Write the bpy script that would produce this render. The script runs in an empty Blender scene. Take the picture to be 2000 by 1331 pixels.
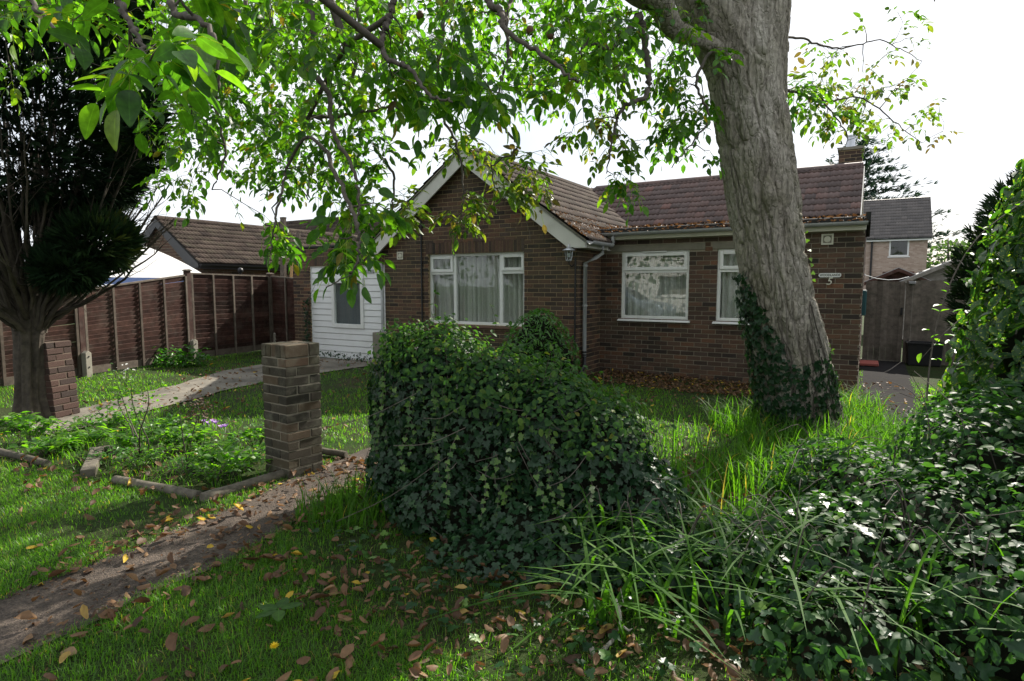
import bpy, math, random
import numpy as np
from mathutils import Matrix, Vector

# ------------------------------------------------------------------ camera, sky, sun, exposure
SC = bpy.context.scene
COL = SC.collection
KY = 0.94
FPX, CX, CY, HOR, CAMZ = 1165.0, 1000.0, 665.5, 558.0, 1.55
PITCH = math.atan((CY - HOR) / FPX)
cd = bpy.data.cameras.new('camera')
cd.sensor_fit = 'HORIZONTAL'; cd.sensor_width = 36.0; cd.lens = FPX / 2000 * 36
cd.clip_start = 0.05; cd.clip_end = 3000
cam = bpy.data.objects.new('camera', cd); COL.objects.link(cam)
cam.location = (0, 0, CAMZ); cam.rotation_euler = (math.pi / 2 - PITCH, 0, 0)
SC.camera = cam

SUN_AZ, SUN_EL = math.radians(40), math.radians(38)      # azimuth from +Y towards +X
sun_dir = Vector((math.sin(SUN_AZ) * math.cos(SUN_EL), math.cos(SUN_AZ) * math.cos(SUN_EL), math.sin(SUN_EL)))
W = bpy.data.worlds.new('World'); SC.world = W; W.use_nodes = True
nt = W.node_tree; nt.nodes.clear()
wo = nt.nodes.new('ShaderNodeOutputWorld'); bg = nt.nodes.new('ShaderNodeBackground')
sky = nt.nodes.new('ShaderNodeTexSky'); sky.sky_type = 'NISHITA'; sky.sun_disc = False
sky.sun_elevation = SUN_EL; sky.sun_rotation = SUN_AZ; sky.dust_density = 2.0; sky.air_density = 1.0
tc = nt.nodes.new('ShaderNodeTexCoord'); nz = nt.nodes.new('ShaderNodeTexNoise')
nz.inputs['Scale'].default_value = 2.2; nz.inputs['Detail'].default_value = 6; nz.inputs['Roughness'].default_value = 0.55
rmp = nt.nodes.new('ShaderNodeValToRGB'); rmp.color_ramp.elements[0].position = 0.30; rmp.color_ramp.elements[1].position = 0.56
rmp.color_ramp.elements[0].color = (0.35, 0.35, 0.35, 1)
mx = nt.nodes.new('ShaderNodeMix'); mx.data_type = 'RGBA'
nt.links.new(tc.outputs['Generated'], nz.inputs['Vector']); nt.links.new(nz.outputs['Fac'], rmp.inputs['Fac'])
nt.links.new(rmp.outputs['Color'], mx.inputs['Factor'])
nt.links.new(sky.outputs['Color'], mx.inputs['A']); mx.inputs['B'].default_value = (8.6, 8.9, 9.4, 1)   # bright thin cloud
nt.links.new(mx.outputs['Result'], bg.inputs['Color']); bg.inputs['Strength'].default_value = 0.066
nt.links.new(bg.outputs['Background'], wo.inputs['Surface'])
sl = bpy.data.lights.new('sun', 'SUN'); sl.energy = 5.0; sl.angle = math.radians(0.6); sl.color = (1.0, 0.93, 0.82)
so = bpy.data.objects.new('sun', sl); COL.objects.link(so)
so.rotation_euler = sun_dir.to_track_quat('Z', 'Y').to_euler()
SC.view_settings.view_transform = 'Standard'; SC.view_settings.look = 'None'
SC.view_settings.exposure = 1.10; SC.view_settings.gamma = 1.0
SC.view_settings.use_curve_mapping = False
SC.cycles.max_bounces = 7; SC.cycles.diffuse_bounces = 3; SC.cycles.glossy_bounces = 3
SC.cycles.transmission_bounces = 4; SC.cycles.transparent_max_bounces = 8
SC.cycles.use_adaptive_sampling = True

# ------------------------------------------------------------------ placing by sight line
_c, _s = math.cos(PITCH), math.sin(PITCH)
def ray(px, py):
    u = (px - CX) / FPX; v = (CY - py) / FPX
    return np.array([u, _c + v * _s, -_s + v * _c])
def at(px, py, Y):
    r = ray(px, py); return np.array([0, 0, CAMZ]) + r * (Y * KY / r[1])
def gnd(px, py, z=0.0):
    r = ray(px, py); return np.array([0, 0, CAMZ]) + r * ((z - CAMZ) / r[2])
TH = math.radians(30.6)
E3 = np.array([math.cos(TH), -math.sin(TH), 0]); N3 = np.array([math.sin(TH), math.cos(TH), 0])
WY = 1.02                 # how far the gable stands before the wing
G0 = np.array([1.587, 10.75, 0]) - WY * N3
def loc2w(x, y, z): return G0 + E3 * x + N3 * y + np.array([0, 0, z])

rng = np.random.default_rng(7)
random.seed(7)

# ------------------------------------------------------------------ noise
def _hash(ix, iy, iz):
    h = (ix.astype(np.int64) * 374761393 + iy.astype(np.int64) * 668265263 + iz.astype(np.int64) * 2147483647 + 1013904223)
    h = (h ^ (h >> 13)) * 1274126177; h = h ^ (h >> 16)
    return (h & 0xffff).astype(np.float64) / 65535.0
def vnoise(p):
    p = np.asarray(p, float); i = np.floor(p).astype(np.int64); f = p - i; f = f * f * (3 - 2 * f)
    r = 0
    for dx in (0, 1):
        wx = f[:, 0] if dx else 1 - f[:, 0]
        for dy in (0, 1):
            wy = f[:, 1] if dy else 1 - f[:, 1]
            for dz in (0, 1):
                wz = f[:, 2] if dz else 1 - f[:, 2]
                r = r + wx * wy * wz * _hash(i[:, 0] + dx, i[:, 1] + dy, i[:, 2] + dz)
    return r
def fbm(p, o=4):
    a, r, t = 1.0, 0, 0
    for k in range(o):
        r = r + a * vnoise(p * (2 ** k) + k * 17.3); t += a; a *= 0.5
    return r / t

# ------------------------------------------------------------------ objects and labels
def tag(o, label=None, cat=None, group=None, kind=None):
    if label: o['label'] = label
    if cat: o['category'] = cat
    if group: o['group'] = group
    if kind: o['kind'] = kind
    return o
def thing(name, label, cat, loc=(0, 0, 0), rz=0.0, group=None):
    o = bpy.data.objects.new(name, None); COL.objects.link(o)
    o.location = [float(a) for a in loc]; o.rotation_euler = (0, 0, rz); o.empty_display_size = 0.1
    return tag(o, label, cat, group)
def obj(name, me, parent=None, loc=None, rot=None, scale=None):
    o = bpy.data.objects.new(name, me); COL.objects.link(o)
    if parent is not None: o.parent = parent
    if loc is not None: o.location = [float(a) for a in loc]
    if rot is not None: o.rotation_euler = rot
    if scale is not None: o.scale = scale
    return o
def npmesh(name, V, T, mats, v=None, smooth=True, mi=None, e=None):
    """fast mesh from numpy: V (n,3), T (m,3) or (m,4) faces, v = per-vertex value 0..1"""
    V = np.ascontiguousarray(V, dtype=np.float32); T = np.ascontiguousarray(T, dtype=np.int32)
    me = bpy.data.meshes.new(name); k = T.shape[1]
    me.vertices.add(len(V)); me.vertices.foreach_set('co', V.ravel())
    me.loops.add(T.size); me.loops.foreach_set('vertex_index', T.ravel())
    me.polygons.add(len(T)); me.polygons.foreach_set('loop_start', np.arange(0, T.size, k, dtype=np.int32))
    try: me.polygons.foreach_set('loop_total', np.full(len(T), k, dtype=np.int32))
    except Exception: pass
    if mi is not None: me.polygons.foreach_set('material_index', np.asarray(mi, dtype=np.int32))
    me.polygons.foreach_set('use_smooth', np.full(len(T), smooth, dtype=bool))
    for m in (mats if isinstance(mats, (list, tuple)) else [mats]): me.materials.append(m)
    if v is not None:
        a = me.attributes.new('v', 'FLOAT', 'POINT'); a.data.foreach_set('value', np.asarray(v, dtype=np.float32))
    if e is not None:
        a = me.attributes.new('e', 'FLOAT', 'POINT'); a.data.foreach_set('value', np.asarray(e, dtype=np.float32))
    me.update(calc_edges=True)
    return me

class MB:
    """collects boxes, prisms, tubes and lathes; build() makes one mesh object"""
    def __init__(s): s.V = []; s.F = []; s.M = []; s.A = []
    def add(s, vs, fs, m=0, v=0.5):
        b = len(s.V); s.V.extend([tuple(map(float, p)) for p in vs])
        s.F.extend([[b + i for i in f] for f in fs]); s.M.extend([m] * len(fs)); s.A.extend([v] * len(vs)); return s
    def box(s, x0, x1, y0, y1, z0, z1, m=0, v=0.5):
        return s.add([(x0, y0, z0), (x1, y0, z0), (x1, y1, z0), (x0, y1, z0), (x0, y0, z1), (x1, y0, z1), (x1, y1, z1), (x0, y1, z1)],
                     [(0, 3, 2, 1), (4, 5, 6, 7), (0, 1, 5, 4), (1, 2, 6, 5), (2, 3, 7, 6), (3, 0, 4, 7)], m, v)
    def prism(s, poly, o, u, w, d, m=0, v=0.5):
        """poly [(a,b)] in the plane o + a*u + b*w, pushed along d"""
        o, u, w, d = [np.array(a, float) for a in (o, u, w, d)]; n = len(poly)
        P = [o + a * u + b * w for a, b in poly]; vs = P + [p + d for p in P]
        fs = [tuple(range(n))[::-1], tuple(range(n, 2 * n))] + [(i, (i + 1) % n, n + (i + 1) % n, n + i) for i in range(n)]
        return s.add(vs, fs, m, v)
    def tube(s, pts, rad, n=8, m=0, v=0.5, cap=True):
        pts = [np.array(p, float) for p in pts]
        if np.isscalar(rad): rad = [rad] * len(pts)
        b = len(s.V); ref = np.array([0.13, 0.27, 0.95]); K = len(pts)
        for i, p in enumerate(pts):
            t = pts[min(i + 1, K - 1)] - pts[max(i - 1, 0)]; t = t / (np.linalg.norm(t) + 1e-9)
            a = np.cross(t, ref)
            if np.linalg.norm(a) < 0.15: a = np.cross(t, np.array([1.0, 0.2, 0]))
            a /= np.linalg.norm(a); c = np.cross(t, a)
            for k in range(n):
                q = 2 * math.pi * k / n
                s.V.append(tuple(p + rad[i] * (math.cos(q) * a + math.sin(q) * c))); s.A.append(v)
        for i in range(K - 1):
            for k in range(n):
                s.F.append([b + i * n + k, b + i * n + (k + 1) % n, b + (i + 1) * n + (k + 1) % n, b + (i + 1) * n + k]); s.M.append(m)
        if cap:
            s.F.append([b + k for k in range(n)][::-1]); s.M.append(m)
            s.F.append([b + (K - 1) * n + k for k in range(n)]); s.M.append(m)
        return s
    def lathe(s, prof, o=(0, 0, 0), n=16, m=0, v=0.5):
        b = len(s.V)
        for r, z in prof:
            for k in range(n):
                q = 2 * math.pi * k / n; s.V.append((o[0] + r * math.cos(q), o[1] + r * math.sin(q), o[2] + z)); s.A.append(v)
        for i in range(len(prof) - 1):
            for k in range(n):
                s.F.append([b + i * n + k, b + i * n + (k + 1) % n, b + (i + 1) * n + (k + 1) % n, b + (i + 1) * n + k]); s.M.append(m)
        return s
    def mesh(s, name, mats, smooth=False):
        me = bpy.data.meshes.new(name); me.from_pydata(s.V, [], s.F)
        for m in (mats if isinstance(mats, (list, tuple)) else [mats]): me.materials.append(m)
        me.polygons.foreach_set('material_index', s.M)
        a = me.attributes.new('v', 'FLOAT', 'POINT'); a.data.foreach_set('value', np.array(s.A, dtype=np.float32))
        if smooth: me.polygons.foreach_set('use_smooth', [True] * len(s.F))
        me.update(); return me
    def build(s, name, mats, parent=None, smooth=False, bevel=0, **k):
        o = obj(name, s.mesh(name, mats, smooth), parent, **k)
        if bevel:
            b = o.modifiers.new('bevel', 'BEVEL'); b.width = bevel; b.segments = 2; b.limit_method = 'ANGLE'
        return o

# ------------------------------------------------------------------ materials
def _nodes(name):
    m = bpy.data.materials.new(name); m.use_nodes = True; t = m.node_tree; t.nodes.clear()
    o = t.nodes.new('ShaderNodeOutputMaterial'); return m, t, o
def _ramp(t, stops, interp='LINEAR'):
    r = t.nodes.new('ShaderNodeValToRGB'); e = r.color_ramp.elements; r.color_ramp.interpolation = interp
    while len(e) < len(stops): e.new(0.5)
    for k, (p, c) in enumerate(stops): e[k].position = p; e[k].color = (c[0], c[1], c[2], 1)
    return r
def _coord(t, kind='Object'):
    c = t.nodes.new('ShaderNodeTexCoord'); return c.outputs[kind]
def _noise(t, vec, scale, detail=4, rough=0.55, dist=0.0):
    n = t.nodes.new('ShaderNodeTexNoise'); n.inputs['Scale'].default_value = scale; n.inputs['Detail'].default_value = detail
    n.inputs['Roughness'].default_value = rough; n.inputs['Distortion'].default_value = dist
    if vec is not None: t.links.new(vec, n.inputs['Vector'])
    return n
def _mapscale(t, vec, sc):
    m = t.nodes.new('ShaderNodeMapping'); m.inputs['Scale'].default_value = sc; t.links.new(vec, m.inputs['Vector']); return m.outputs[0]
def _mix(t, a, b, fac, mode='MIX'):
    m = t.nodes.new('ShaderNodeMix'); m.data_type = 'RGBA'; m.blend_type = mode
    for s, x in (('A', a), ('B', b)):
        if isinstance(x, tuple): m.inputs[s].default_value = (*x, 1)
        else: t.links.new(x, m.inputs[s])
    if isinstance(fac, (int, float)): m.inputs['Factor'].default_value = fac
    else: t.links.new(fac, m.inputs['Factor'])
    return m.outputs['Result']
def _math(t, op, a, b=0.0):
    m = t.nodes.new('ShaderNodeMath'); m.operation = op
    for k, x in ((0, a), (1, b)):
        if isinstance(x, (int, float)): m.inputs[k].default_value = x
        else: t.links.new(x, m.inputs[k])
    return m.outputs[0]
def _attr(t, n='v'):
    a = t.nodes.new('ShaderNodeAttribute'); a.attribute_name = n; return a.outputs['Fac']
def _bump(t, h, strength=0.3, dist=0.01):
    b = t.nodes.new('ShaderNodeBump'); b.inputs['Strength'].default_value = strength; b.inputs['Distance'].default_value = dist
    t.links.new(h, b.inputs['Height']); return b.outputs[0]
def _pr(t, o, col, rough=0.6, spec=0.5, normal=None, metal=0.0):
    p = t.nodes.new('ShaderNodeBsdfPrincipled')
    if isinstance(col, tuple): p.inputs['Base Color'].default_value = (*col, 1)
    else: t.links.new(col, p.inputs['Base Color'])
    if isinstance(rough, (int, float)): p.inputs['Roughness'].default_value = rough
    else: t.links.new(rough, p.inputs['Roughness'])
    p.inputs['Specular IOR Level'].default_value = spec; p.inputs['Metallic'].default_value = metal
    if normal is not None: t.links.new(normal, p.inputs['Normal'])
    if o is not None: t.links.new(p.outputs[0], o.inputs['Surface'])
    return p

def m_plain(name, col, rough=0.5, spec=0.5, var=0.15, scale=6.0, metal=0.0, dirt=None, dirtamt=0.5, bump=0.1, stretch=None):
    m, t, o = _nodes(name); v = _coord(t)
    if stretch: v = _mapscale(t, v, stretch)
    n = _noise(t, v, scale, 5, 0.6); n2 = _noise(t, v, scale * 9, 3)
    c = _mix(t, tuple(x * (1 - var) for x in col), tuple(min(1, x * (1 + var)) for x in col), n.outputs['Fac'])
    if dirt:
        r = _ramp(t, [(0.45, (0, 0, 0)), (0.75, (1, 1, 1))]); t.links.new(n.outputs['Fac'], r.inputs['Fac'])
        c = _mix(t, c, dirt, _math(t, 'MULTIPLY', r.outputs['Color'], dirtamt))
    _pr(t, o, c, rough, spec, _bump(t, n2.outputs['Fac'], bump, 0.004), metal); return m
def m_varied(name, stops, rough=0.85, spec=0.3, mottle=0.35, scale=30.0, bump=0.5, stain=None, stain_sc=2.0, stain_amt=0.5, bdist=0.006):
    """per-piece colour from the attribute v, mottled, with stains that have a shape of their own"""
    m, t, o = _nodes(name); v = _coord(t); r = _ramp(t, stops); t.links.new(_attr(t), r.inputs['Fac'])
    n = _noise(t, v, scale, 5, 0.65); g = t.nodes.new('ShaderNodeNewGeometry')
    k = _ramp(t, [(0.3, (1 - mottle,) * 3), (0.7, (1 + mottle * 0.6,) * 3)]); t.links.new(n.outputs['Fac'], k.inputs['Fac'])
    c = _mix(t, r.outputs['Color'], k.outputs['Color'], 1.0, 'MULTIPLY')
    if stain:
        n2 = _noise(t, g.outputs['Position'], stain_sc, 5, 0.65); q = _ramp(t, [(0.48, (0, 0, 0)), (0.68, (1, 1, 1))]); t.links.new(n2.outputs['Fac'], q.inputs['Fac'])
        c = _mix(t, c, stain, _math(t, 'MULTIPLY', q.outputs['Color'], stain_amt))
    _pr(t, o, c, rough, spec, _bump(t, n.outputs['Fac'], bump, bdist)); return m
def m_leaf(name, stops, rough=0.4, spec=0.45, transl=0.4, tcol=(1.0, 1.15, 0.35), tgain=2.2, spots=None, spot_sc=60, vein=0.15, rib=0.0):
    m, t, o = _nodes(name); r = _ramp(t, stops); t.links.new(_attr(t), r.inputs['Fac'])
    g = t.nodes.new('ShaderNodeNewGeometry'); n = _noise(t, g.outputs['Position'], 45, 3)
    k = _ramp(t, [(0.3, (1 - vein,) * 3), (0.7, (1 + vein,) * 3)]); t.links.new(n.outputs['Fac'], k.inputs['Fac'])
    c = _mix(t, r.outputs['Color'], k.outputs['Color'], 1.0, 'MULTIPLY')
    if rib:
        er = _ramp(t, [(0.0, (1 + rib,) * 3), (0.10, (1, 1, 1)), (0.8, (1, 1, 1)), (1.0, (0.93,) * 3)]); t.links.new(_attr(t, 'e'), er.inputs['Fac']); c = _mix(t, c, er.outputs['Color'], 1.0, 'MULTIPLY')
    if spots:
        n3 = _noise(t, g.outputs['Position'], spot_sc, 2, 0.5); q = _ramp(t, [(0.60, (0, 0, 0)), (0.66, (1, 1, 1))]); t.links.new(n3.outputs['Fac'], q.inputs['Fac'])
        c = _mix(t, c, spots, q.outputs['Color'])
    p = _pr(t, None, c, rough, spec, _bump(t, n.outputs['Fac'], 0.25, 0.004))
    tr = t.nodes.new('ShaderNodeBsdfTranslucent'); t.links.new(_mix(t, c, tuple(a * tgain for a in tcol), 1.0, 'MULTIPLY'), tr.inputs['Color'])
    ms = t.nodes.new('ShaderNodeMixShader'); ms.inputs[0].default_value = transl
    t.links.new(p.outputs[0], ms.inputs[1]); t.links.new(tr.outputs[0], ms.inputs[2]); t.links.new(ms.outputs[0], o.inputs['Surface']); return m
def m_glass(name, tint=(0.95, 0.965, 0.955), refl=0.9):
    m, t, o = _nodes(name); f = t.nodes.new('ShaderNodeFresnel'); bf = t.nodes.new('ShaderNodeNewGeometry').outputs['Backfacing']
    t.links.new(_math(t, 'ADD', _math(t, 'MULTIPLY', bf, 1 / 1.5 - 1.5), 1.5), f.inputs['IOR'])      # the same reflection from both sides of the pane
    g = t.nodes.new('ShaderNodeBsdfGlossy'); g.inputs['Roughness'].default_value = 0.01; g.inputs['Color'].default_value = (refl, refl, refl, 1)
    tr = t.nodes.new('ShaderNodeBsdfTransparent'); tr.inputs['Color'].default_value = (*tint, 1)
    n = _noise(t, _coord(t), 1.3, 1); t.links.new(_bump(t, n.outputs['Fac'], 0.04, 0.05), g.inputs['Normal'])
    ms = t.nodes.new('ShaderNodeMixShader'); t.links.new(f.outputs[0], ms.inputs[0]); t.links.new(tr.outputs[0], ms.inputs[1]); t.links.new(g.outputs[0], ms.inputs[2])
    t.links.new(ms.outputs[0], o.inputs['Surface']); return m
M = {}
BRICK = [(0.0, (0.032, 0.025, 0.022)), (0.2, (0.062, 0.040, 0.031)), (0.42, (0.092, 0.054, 0.039)), (0.62, (0.125, 0.070, 0.046)), (0.82, (0.078, 0.056, 0.046)), (1.0, (0.165, 0.080, 0.046))]
_old = [(0.0, (0.035, 0.026, 0.024)), (0.2, (0.072, 0.04, 0.031)), (0.42, (0.11, 0.056, 0.038)), (0.62, (0.145, 0.072, 0.045)), (0.82, (0.085, 0.058, 0.048)), (1.0, (0.19, 0.085, 0.045))]
M['brick'] = m_varied('brick', BRICK, stain=(0.06, 0.058, 0.035), stain_sc=0.9, stain_amt=0.55)
M['pierbrick'] = m_varied('pier_brick', [(0, (0.028, 0.026, 0.019)), (0.4, (0.050, 0.041, 0.029)), (0.8, (0.070, 0.056, 0.034)), (1, (0.115, 0.066, 0.042))], stain=(0.17, 0.165, 0.12), stain_sc=9.0, stain_amt=0.45, scale=50)
M['redpier'] = m_varied('red_pier_brick', [(0, (0.028, 0.021, 0.018)), (0.5, (0.055, 0.031, 0.025)), (1, (0.085, 0.046, 0.035))], scale=50)
M['mortar'] = m_plain('mortar', (0.34, 0.26, 0.16), 0.95, 0.1, 0.3, 14, dirt=(0.17, 0.145, 0.09), dirtamt=0.6, bump=0.6)
M['mortar2'] = m_plain('grey_mortar', (0.27, 0.24, 0.185), 0.95, 0.1, 0.35, 14, dirt=(0.10, 0.09, 0.07), dirtamt=0.6, bump=0.6)
M['palebrick'] = m_varied('pale_brick', [(0, (0.30, 0.215, 0.17)), (0.5, (0.40, 0.30, 0.245)), (1, (0.47, 0.37, 0.31))], mottle=0.15)
M['palemortar'] = m_plain('pale_mortar', (0.42, 0.37, 0.31), 0.95, 0.1)
M['white'] = m_plain('white_upvc', (0.74, 0.75, 0.74), 0.32, 0.5, 0.05, 5, dirt=(0.42, 0.40, 0.33), dirtamt=0.28, bump=0.02)
M['board_white'] = m_plain('white_cladding', (0.76, 0.77, 0.78), 0.38, 0.5, 0.04, 3, dirt=(0.5, 0.5, 0.46), dirtamt=0.3, bump=0.02)
M['cream'] = m_plain('cream_paint', (0.60, 0.58, 0.49), 0.5, 0.4, 0.08, 4, dirt=(0.33, 0.32, 0.25), dirtamt=0.5, bump=0.1)
M['barge'] = m_plain('old_white_paint', (0.62, 0.61, 0.57), 0.55, 0.4, 0.08, 3, dirt=(0.36, 0.35, 0.31), dirtamt=0.5, bump=0.15)
M['greypvc'] = m_plain('grey_plastic', (0.33, 0.34, 0.35), 0.4, 0.5, 0.1, 8, dirt=(0.15, 0.15, 0.13), dirtamt=0.5)
M['black'] = m_plain('black_plastic', (0.018, 0.018, 0.02), 0.45, 0.4, 0.2, 10)
M['felt'] = m_plain('bitumen_felt', (0.028, 0.028, 0.027), 0.9, 0.2, 0.3, 12, bump=0.5)
M['concrete'] = m_plain('concrete', (0.30, 0.28, 0.235), 0.9, 0.2, 0.2, 5, dirt=(0.13, 0.125, 0.085), dirtamt=0.6, bump=0.5)
M['lintel'] = m_plain('lintel_concrete', (0.22, 0.205, 0.165), 0.9, 0.2, 0.25, 5, dirt=(0.10, 0.10, 0.075), dirtamt=0.7, bump=0.4)
M['sill'] = m_plain('brown_sill_tile', (0.13, 0.075, 0.055), 0.7, 0.3, 0.25, 8)
M['metal'] = m_plain('grey_metal', (0.45, 0.47, 0.50), 0.3, 0.5, 0.1, 8, metal=0.8)
M['glass'] = m_glass('window_glass')
M['lampglass'] = m_glass('lamp_glass', (0.8, 0.85, 0.85))
M['net'] = m_leaf('net_curtain', [(0, (0.46, 0.47, 0.44)), (1, (0.78, 0.79, 0.75))], 0.9, 0.1, 0.35, (1, 1, 1), 1.0, vein=0.1)
M['blind'] = m_leaf('blind_cloth', [(0, (0.15, 0.18, 0.20)), (1, (0.22, 0.255, 0.275))], 0.9, 0.1, 0.3, (1, 1, 1), 1.0, vein=0.1)
M['room'] = m_plain('room_wall', (0.28, 0.25, 0.21), 0.9, 0.1)
M['tile_red'] = m_varied('red_roof_tile', [(0, (0.062, 0.044, 0.040)), (0.5, (0.094, 0.062, 0.055)), (0.85, (0.125, 0.074, 0.062)), (1, (0.18, 0.088, 0.07))], rough=0.6, spec=0.4, mottle=0.25, scale=25, bump=0.3, stain=(0.17, 0.13, 0.12), stain_sc=3, stain_amt=0.35)
M['tile_brown'] = m_varied('brown_roof_tile', [(0, (0.034, 0.027, 0.024)), (0.5, (0.056, 0.042, 0.035)), (1, (0.085, 0.064, 0.054))], rough=0.92, spec=0.10, mottle=0.4, scale=25, bump=0.5, stain=(0.10, 0.09, 0.062), stain_sc=4, stain_amt=0.5)
M['tile_grey'] = m_varied('grey_roof_tile', [(0, (0.065, 0.058, 0.055)), (1, (0.115, 0.10, 0.092))], rough=0.5, spec=0.5, mottle=0.2)
M['slat'] = m_varied('brown_fence_wood', [(0, (0.030, 0.015, 0.012)), (0.5, (0.066, 0.029, 0.022)), (1, (0.115, 0.058, 0.045))], mottle=0.5, scale=8, bump=0.6, stain=(0.14, 0.115, 0.095), stain_sc=3.5, stain_amt=0.4)
M['post'] = m_varied('weathered_post', [(0, (0.08, 0.062, 0.048)), (1, (0.15, 0.125, 0.10))], mottle=0.4, scale=9, bump=0.6)
M['shedwood'] = m_varied('pale_shed_wood', [(0, (0.16, 0.15, 0.13)), (1, (0.28, 0.26, 0.23))], mottle=0.3, scale=10, bump=0.6)
M['redmortar'] = m_plain('dark_mortar', (0.13, 0.10, 0.08), 0.95, 0.1, 0.35, 14, bump=0.6)
M['greywood'] = m_varied('grey_fence_wood', [(0, (0.105, 0.090, 0.072)), (0.5, (0.165, 0.142, 0.116)), (1, (0.225, 0.195, 0.16))], mottle=0.45, scale=10, bump=0.7, stain=(0.05, 0.058, 0.035), stain_sc=3, stain_amt=0.4)
M['log'] = m_varied('weathered_log', [(0, (0.065, 0.055, 0.042)), (1, (0.13, 0.115, 0.09))], mottle=0.5, scale=14, bump=0.9)
M['newwood'] = m_plain('raw_timber', (0.42, 0.27, 0.13), 0.7, 0.3, 0.2, 10)
def m_bark():
    m, t, o = _nodes('walnut_bark'); v = _coord(t); r = _ramp(t, [(0, (0.19, 0.165, 0.135)), (0.5, (0.31, 0.28, 0.235)), (1, (0.43, 0.395, 0.345))]); t.links.new(_attr(t), r.inputs['Fac'])
    n = _noise(t, v, 24, 5, 0.65); k = _ramp(t, [(0.3, (0.62,) * 3), (0.7, (1.2,) * 3)]); t.links.new(n.outputs['Fac'], k.inputs['Fac']); c = _mix(t, r.outputs['Color'], k.outputs['Color'], 1.0, 'MULTIPLY')
    n2 = _noise(t, v, 2.6, 5, 0.65); q = _ramp(t, [(0.48, (0, 0, 0)), (0.68, (1, 1, 1))]); t.links.new(n2.outputs['Fac'], q.inputs['Fac']); c = _mix(t, c, (0.17, 0.165, 0.09), _math(t, 'MULTIPLY', q.outputs['Color'], 0.45))
    w = _noise(t, v, 9, 3); d = t.nodes.new('ShaderNodeVectorMath'); d.operation = 'MULTIPLY_ADD'; t.links.new(w.outputs['Color'], d.inputs[0]); d.inputs[1].default_value = (0.07, 0.07, 0.12); t.links.new(v, d.inputs[2])
    vo = t.nodes.new('ShaderNodeTexVoronoi'); vo.feature = 'DISTANCE_TO_EDGE'; vo.inputs['Scale'].default_value = 1.0; t.links.new(_mapscale(t, d.outputs[0], (22, 22, 3.4)), vo.inputs['Vector'])
    cr = _ramp(t, [(0.0, (0, 0, 0)), (0.16, (1, 1, 1))]); t.links.new(vo.outputs['Distance'], cr.inputs['Fac'])
    h = _math(t, 'ADD', cr.outputs['Color'], _math(t, 'MULTIPLY', n.outputs['Fac'], 0.5))
    _pr(t, o, c, 0.95, 0.15, _bump(t, h, 0.8, 0.018)); return m
M['bark'] = m_bark()
M['twig'] = m_varied('twig_bark', [(0, (0.05, 0.042, 0.034)), (1, (0.14, 0.12, 0.10))], mottle=0.4, scale=30)
M['cypress_bark'] = m_varied('cypress_bark', [(0, (0.042, 0.034, 0.027)), (1, (0.095, 0.078, 0.06))], mottle=0.5, scale=12, bump=0.9)
G = lambda *a: a
M['walnut'] = m_leaf('walnut_leaf', [(0, (0.022, 0.062, 0.012)), (0.35, (0.035, 0.095, 0.014)), (0.7, (0.06, 0.135, 0.016)), (0.88, (0.10, 0.15, 0.02)), (0.95, (0.15, 0.12, 0.022)), (1.0, (0.08, 0.05, 0.025))], 0.40, 0.35, 0.50, (1.05, 1.15, 0.22), 3.3, rib=0.45, vein=0.25)
M['walnut_old'] = m_leaf('walnut_leaf_autumn', [(0, (0.035, 0.08, 0.014)), (0.5, (0.065, 0.115, 0.018)), (0.75, (0.10, 0.11, 0.022)), (0.88, (0.085, 0.06, 0.032)), (1.0, (0.05, 0.035, 0.026))], 0.45, 0.4, 0.45, (1.05, 1.15, 0.28), 2.8, rib=.3, vein=.3)
M['ivy'] = m_leaf('ivy_leaf', [(0, (0.009, 0.030, 0.013)), (0.5, (0.015, 0.048, 0.017)), (0.82, (0.028, 0.075, 0.02)), (0.93, (0.065, 0.14, 0.025)), (1, (0.10, 0.18, 0.035))], 0.40, 0.32, 0.22, (1, 1.15, 0.4), 2.2)
M['bramble'] = m_leaf('bramble_leaf', [(0, (0.015, 0.042, 0.018)), (0.5, (0.026, 0.068, 0.022)), (0.85, (0.05, 0.11, 0.028)), (0.97, (0.09, 0.15, 0.03)), (1, (0.25, 0.13, 0.03))], 0.52, 0.13, 0.36, (1, 1.2, 0.35), 2.4)
M['cream_edge'] = m_leaf('variegated_leaf', [(0, (0.16, 0.24, 0.12)), (1, (0.34, 0.40, 0.24))], 0.35, 0.5, 0.3, (1, 1, 0.8), 1.2)
M['laurel'] = m_leaf('spotted_laurel_leaf', [(0, (0.016, 0.055, 0.018)), (0.5, (0.03, 0.085, 0.02)), (1, (0.055, 0.13, 0.025))], 0.34, 0.45, 0.36, (1.05, 1.2, 0.3), 2.4, spots=(0.26, 0.30, 0.05), spot_sc=55)
M['shrub'] = m_leaf('choisya_leaf', [(0, (0.024, 0.085, 0.014)), (0.6, (0.05, 0.15, 0.02)), (1, (0.10, 0.23, 0.03))], 0.35, 0.5, 0.3, (1, 1.2, 0.3), 2.2)
M['bed'] = m_leaf('bed_leaf', [(0, (0.025, 0.075, 0.014)), (0.5, (0.05, 0.13, 0.018)), (0.9, (0.10, 0.19, 0.022)), (1, (0.22, 0.20, 0.03))], 0.45, 0.4, 0.5, (1.05, 1.2, 0.22), 3.0)
M['cypress'] = m_leaf('cypress_needle', [(0, (0.006, 0.015, 0.008)), (0.6, (0.011, 0.026, 0.011)), (0.9, (0.024, 0.048, 0.014)), (1, (0.06, 0.075, 0.018))], 0.75, 0.08, 0.06, (1, 1.1, 0.4), 1.5)
M['farleaf'] = m_leaf('far_leaf', [(0, (0.04, 0.085, 0.03)), (1, (0.09, 0.15, 0.05))], 0.6, 0.3, 0.35, (1, 1.1, 0.5), 1.8)
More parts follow.
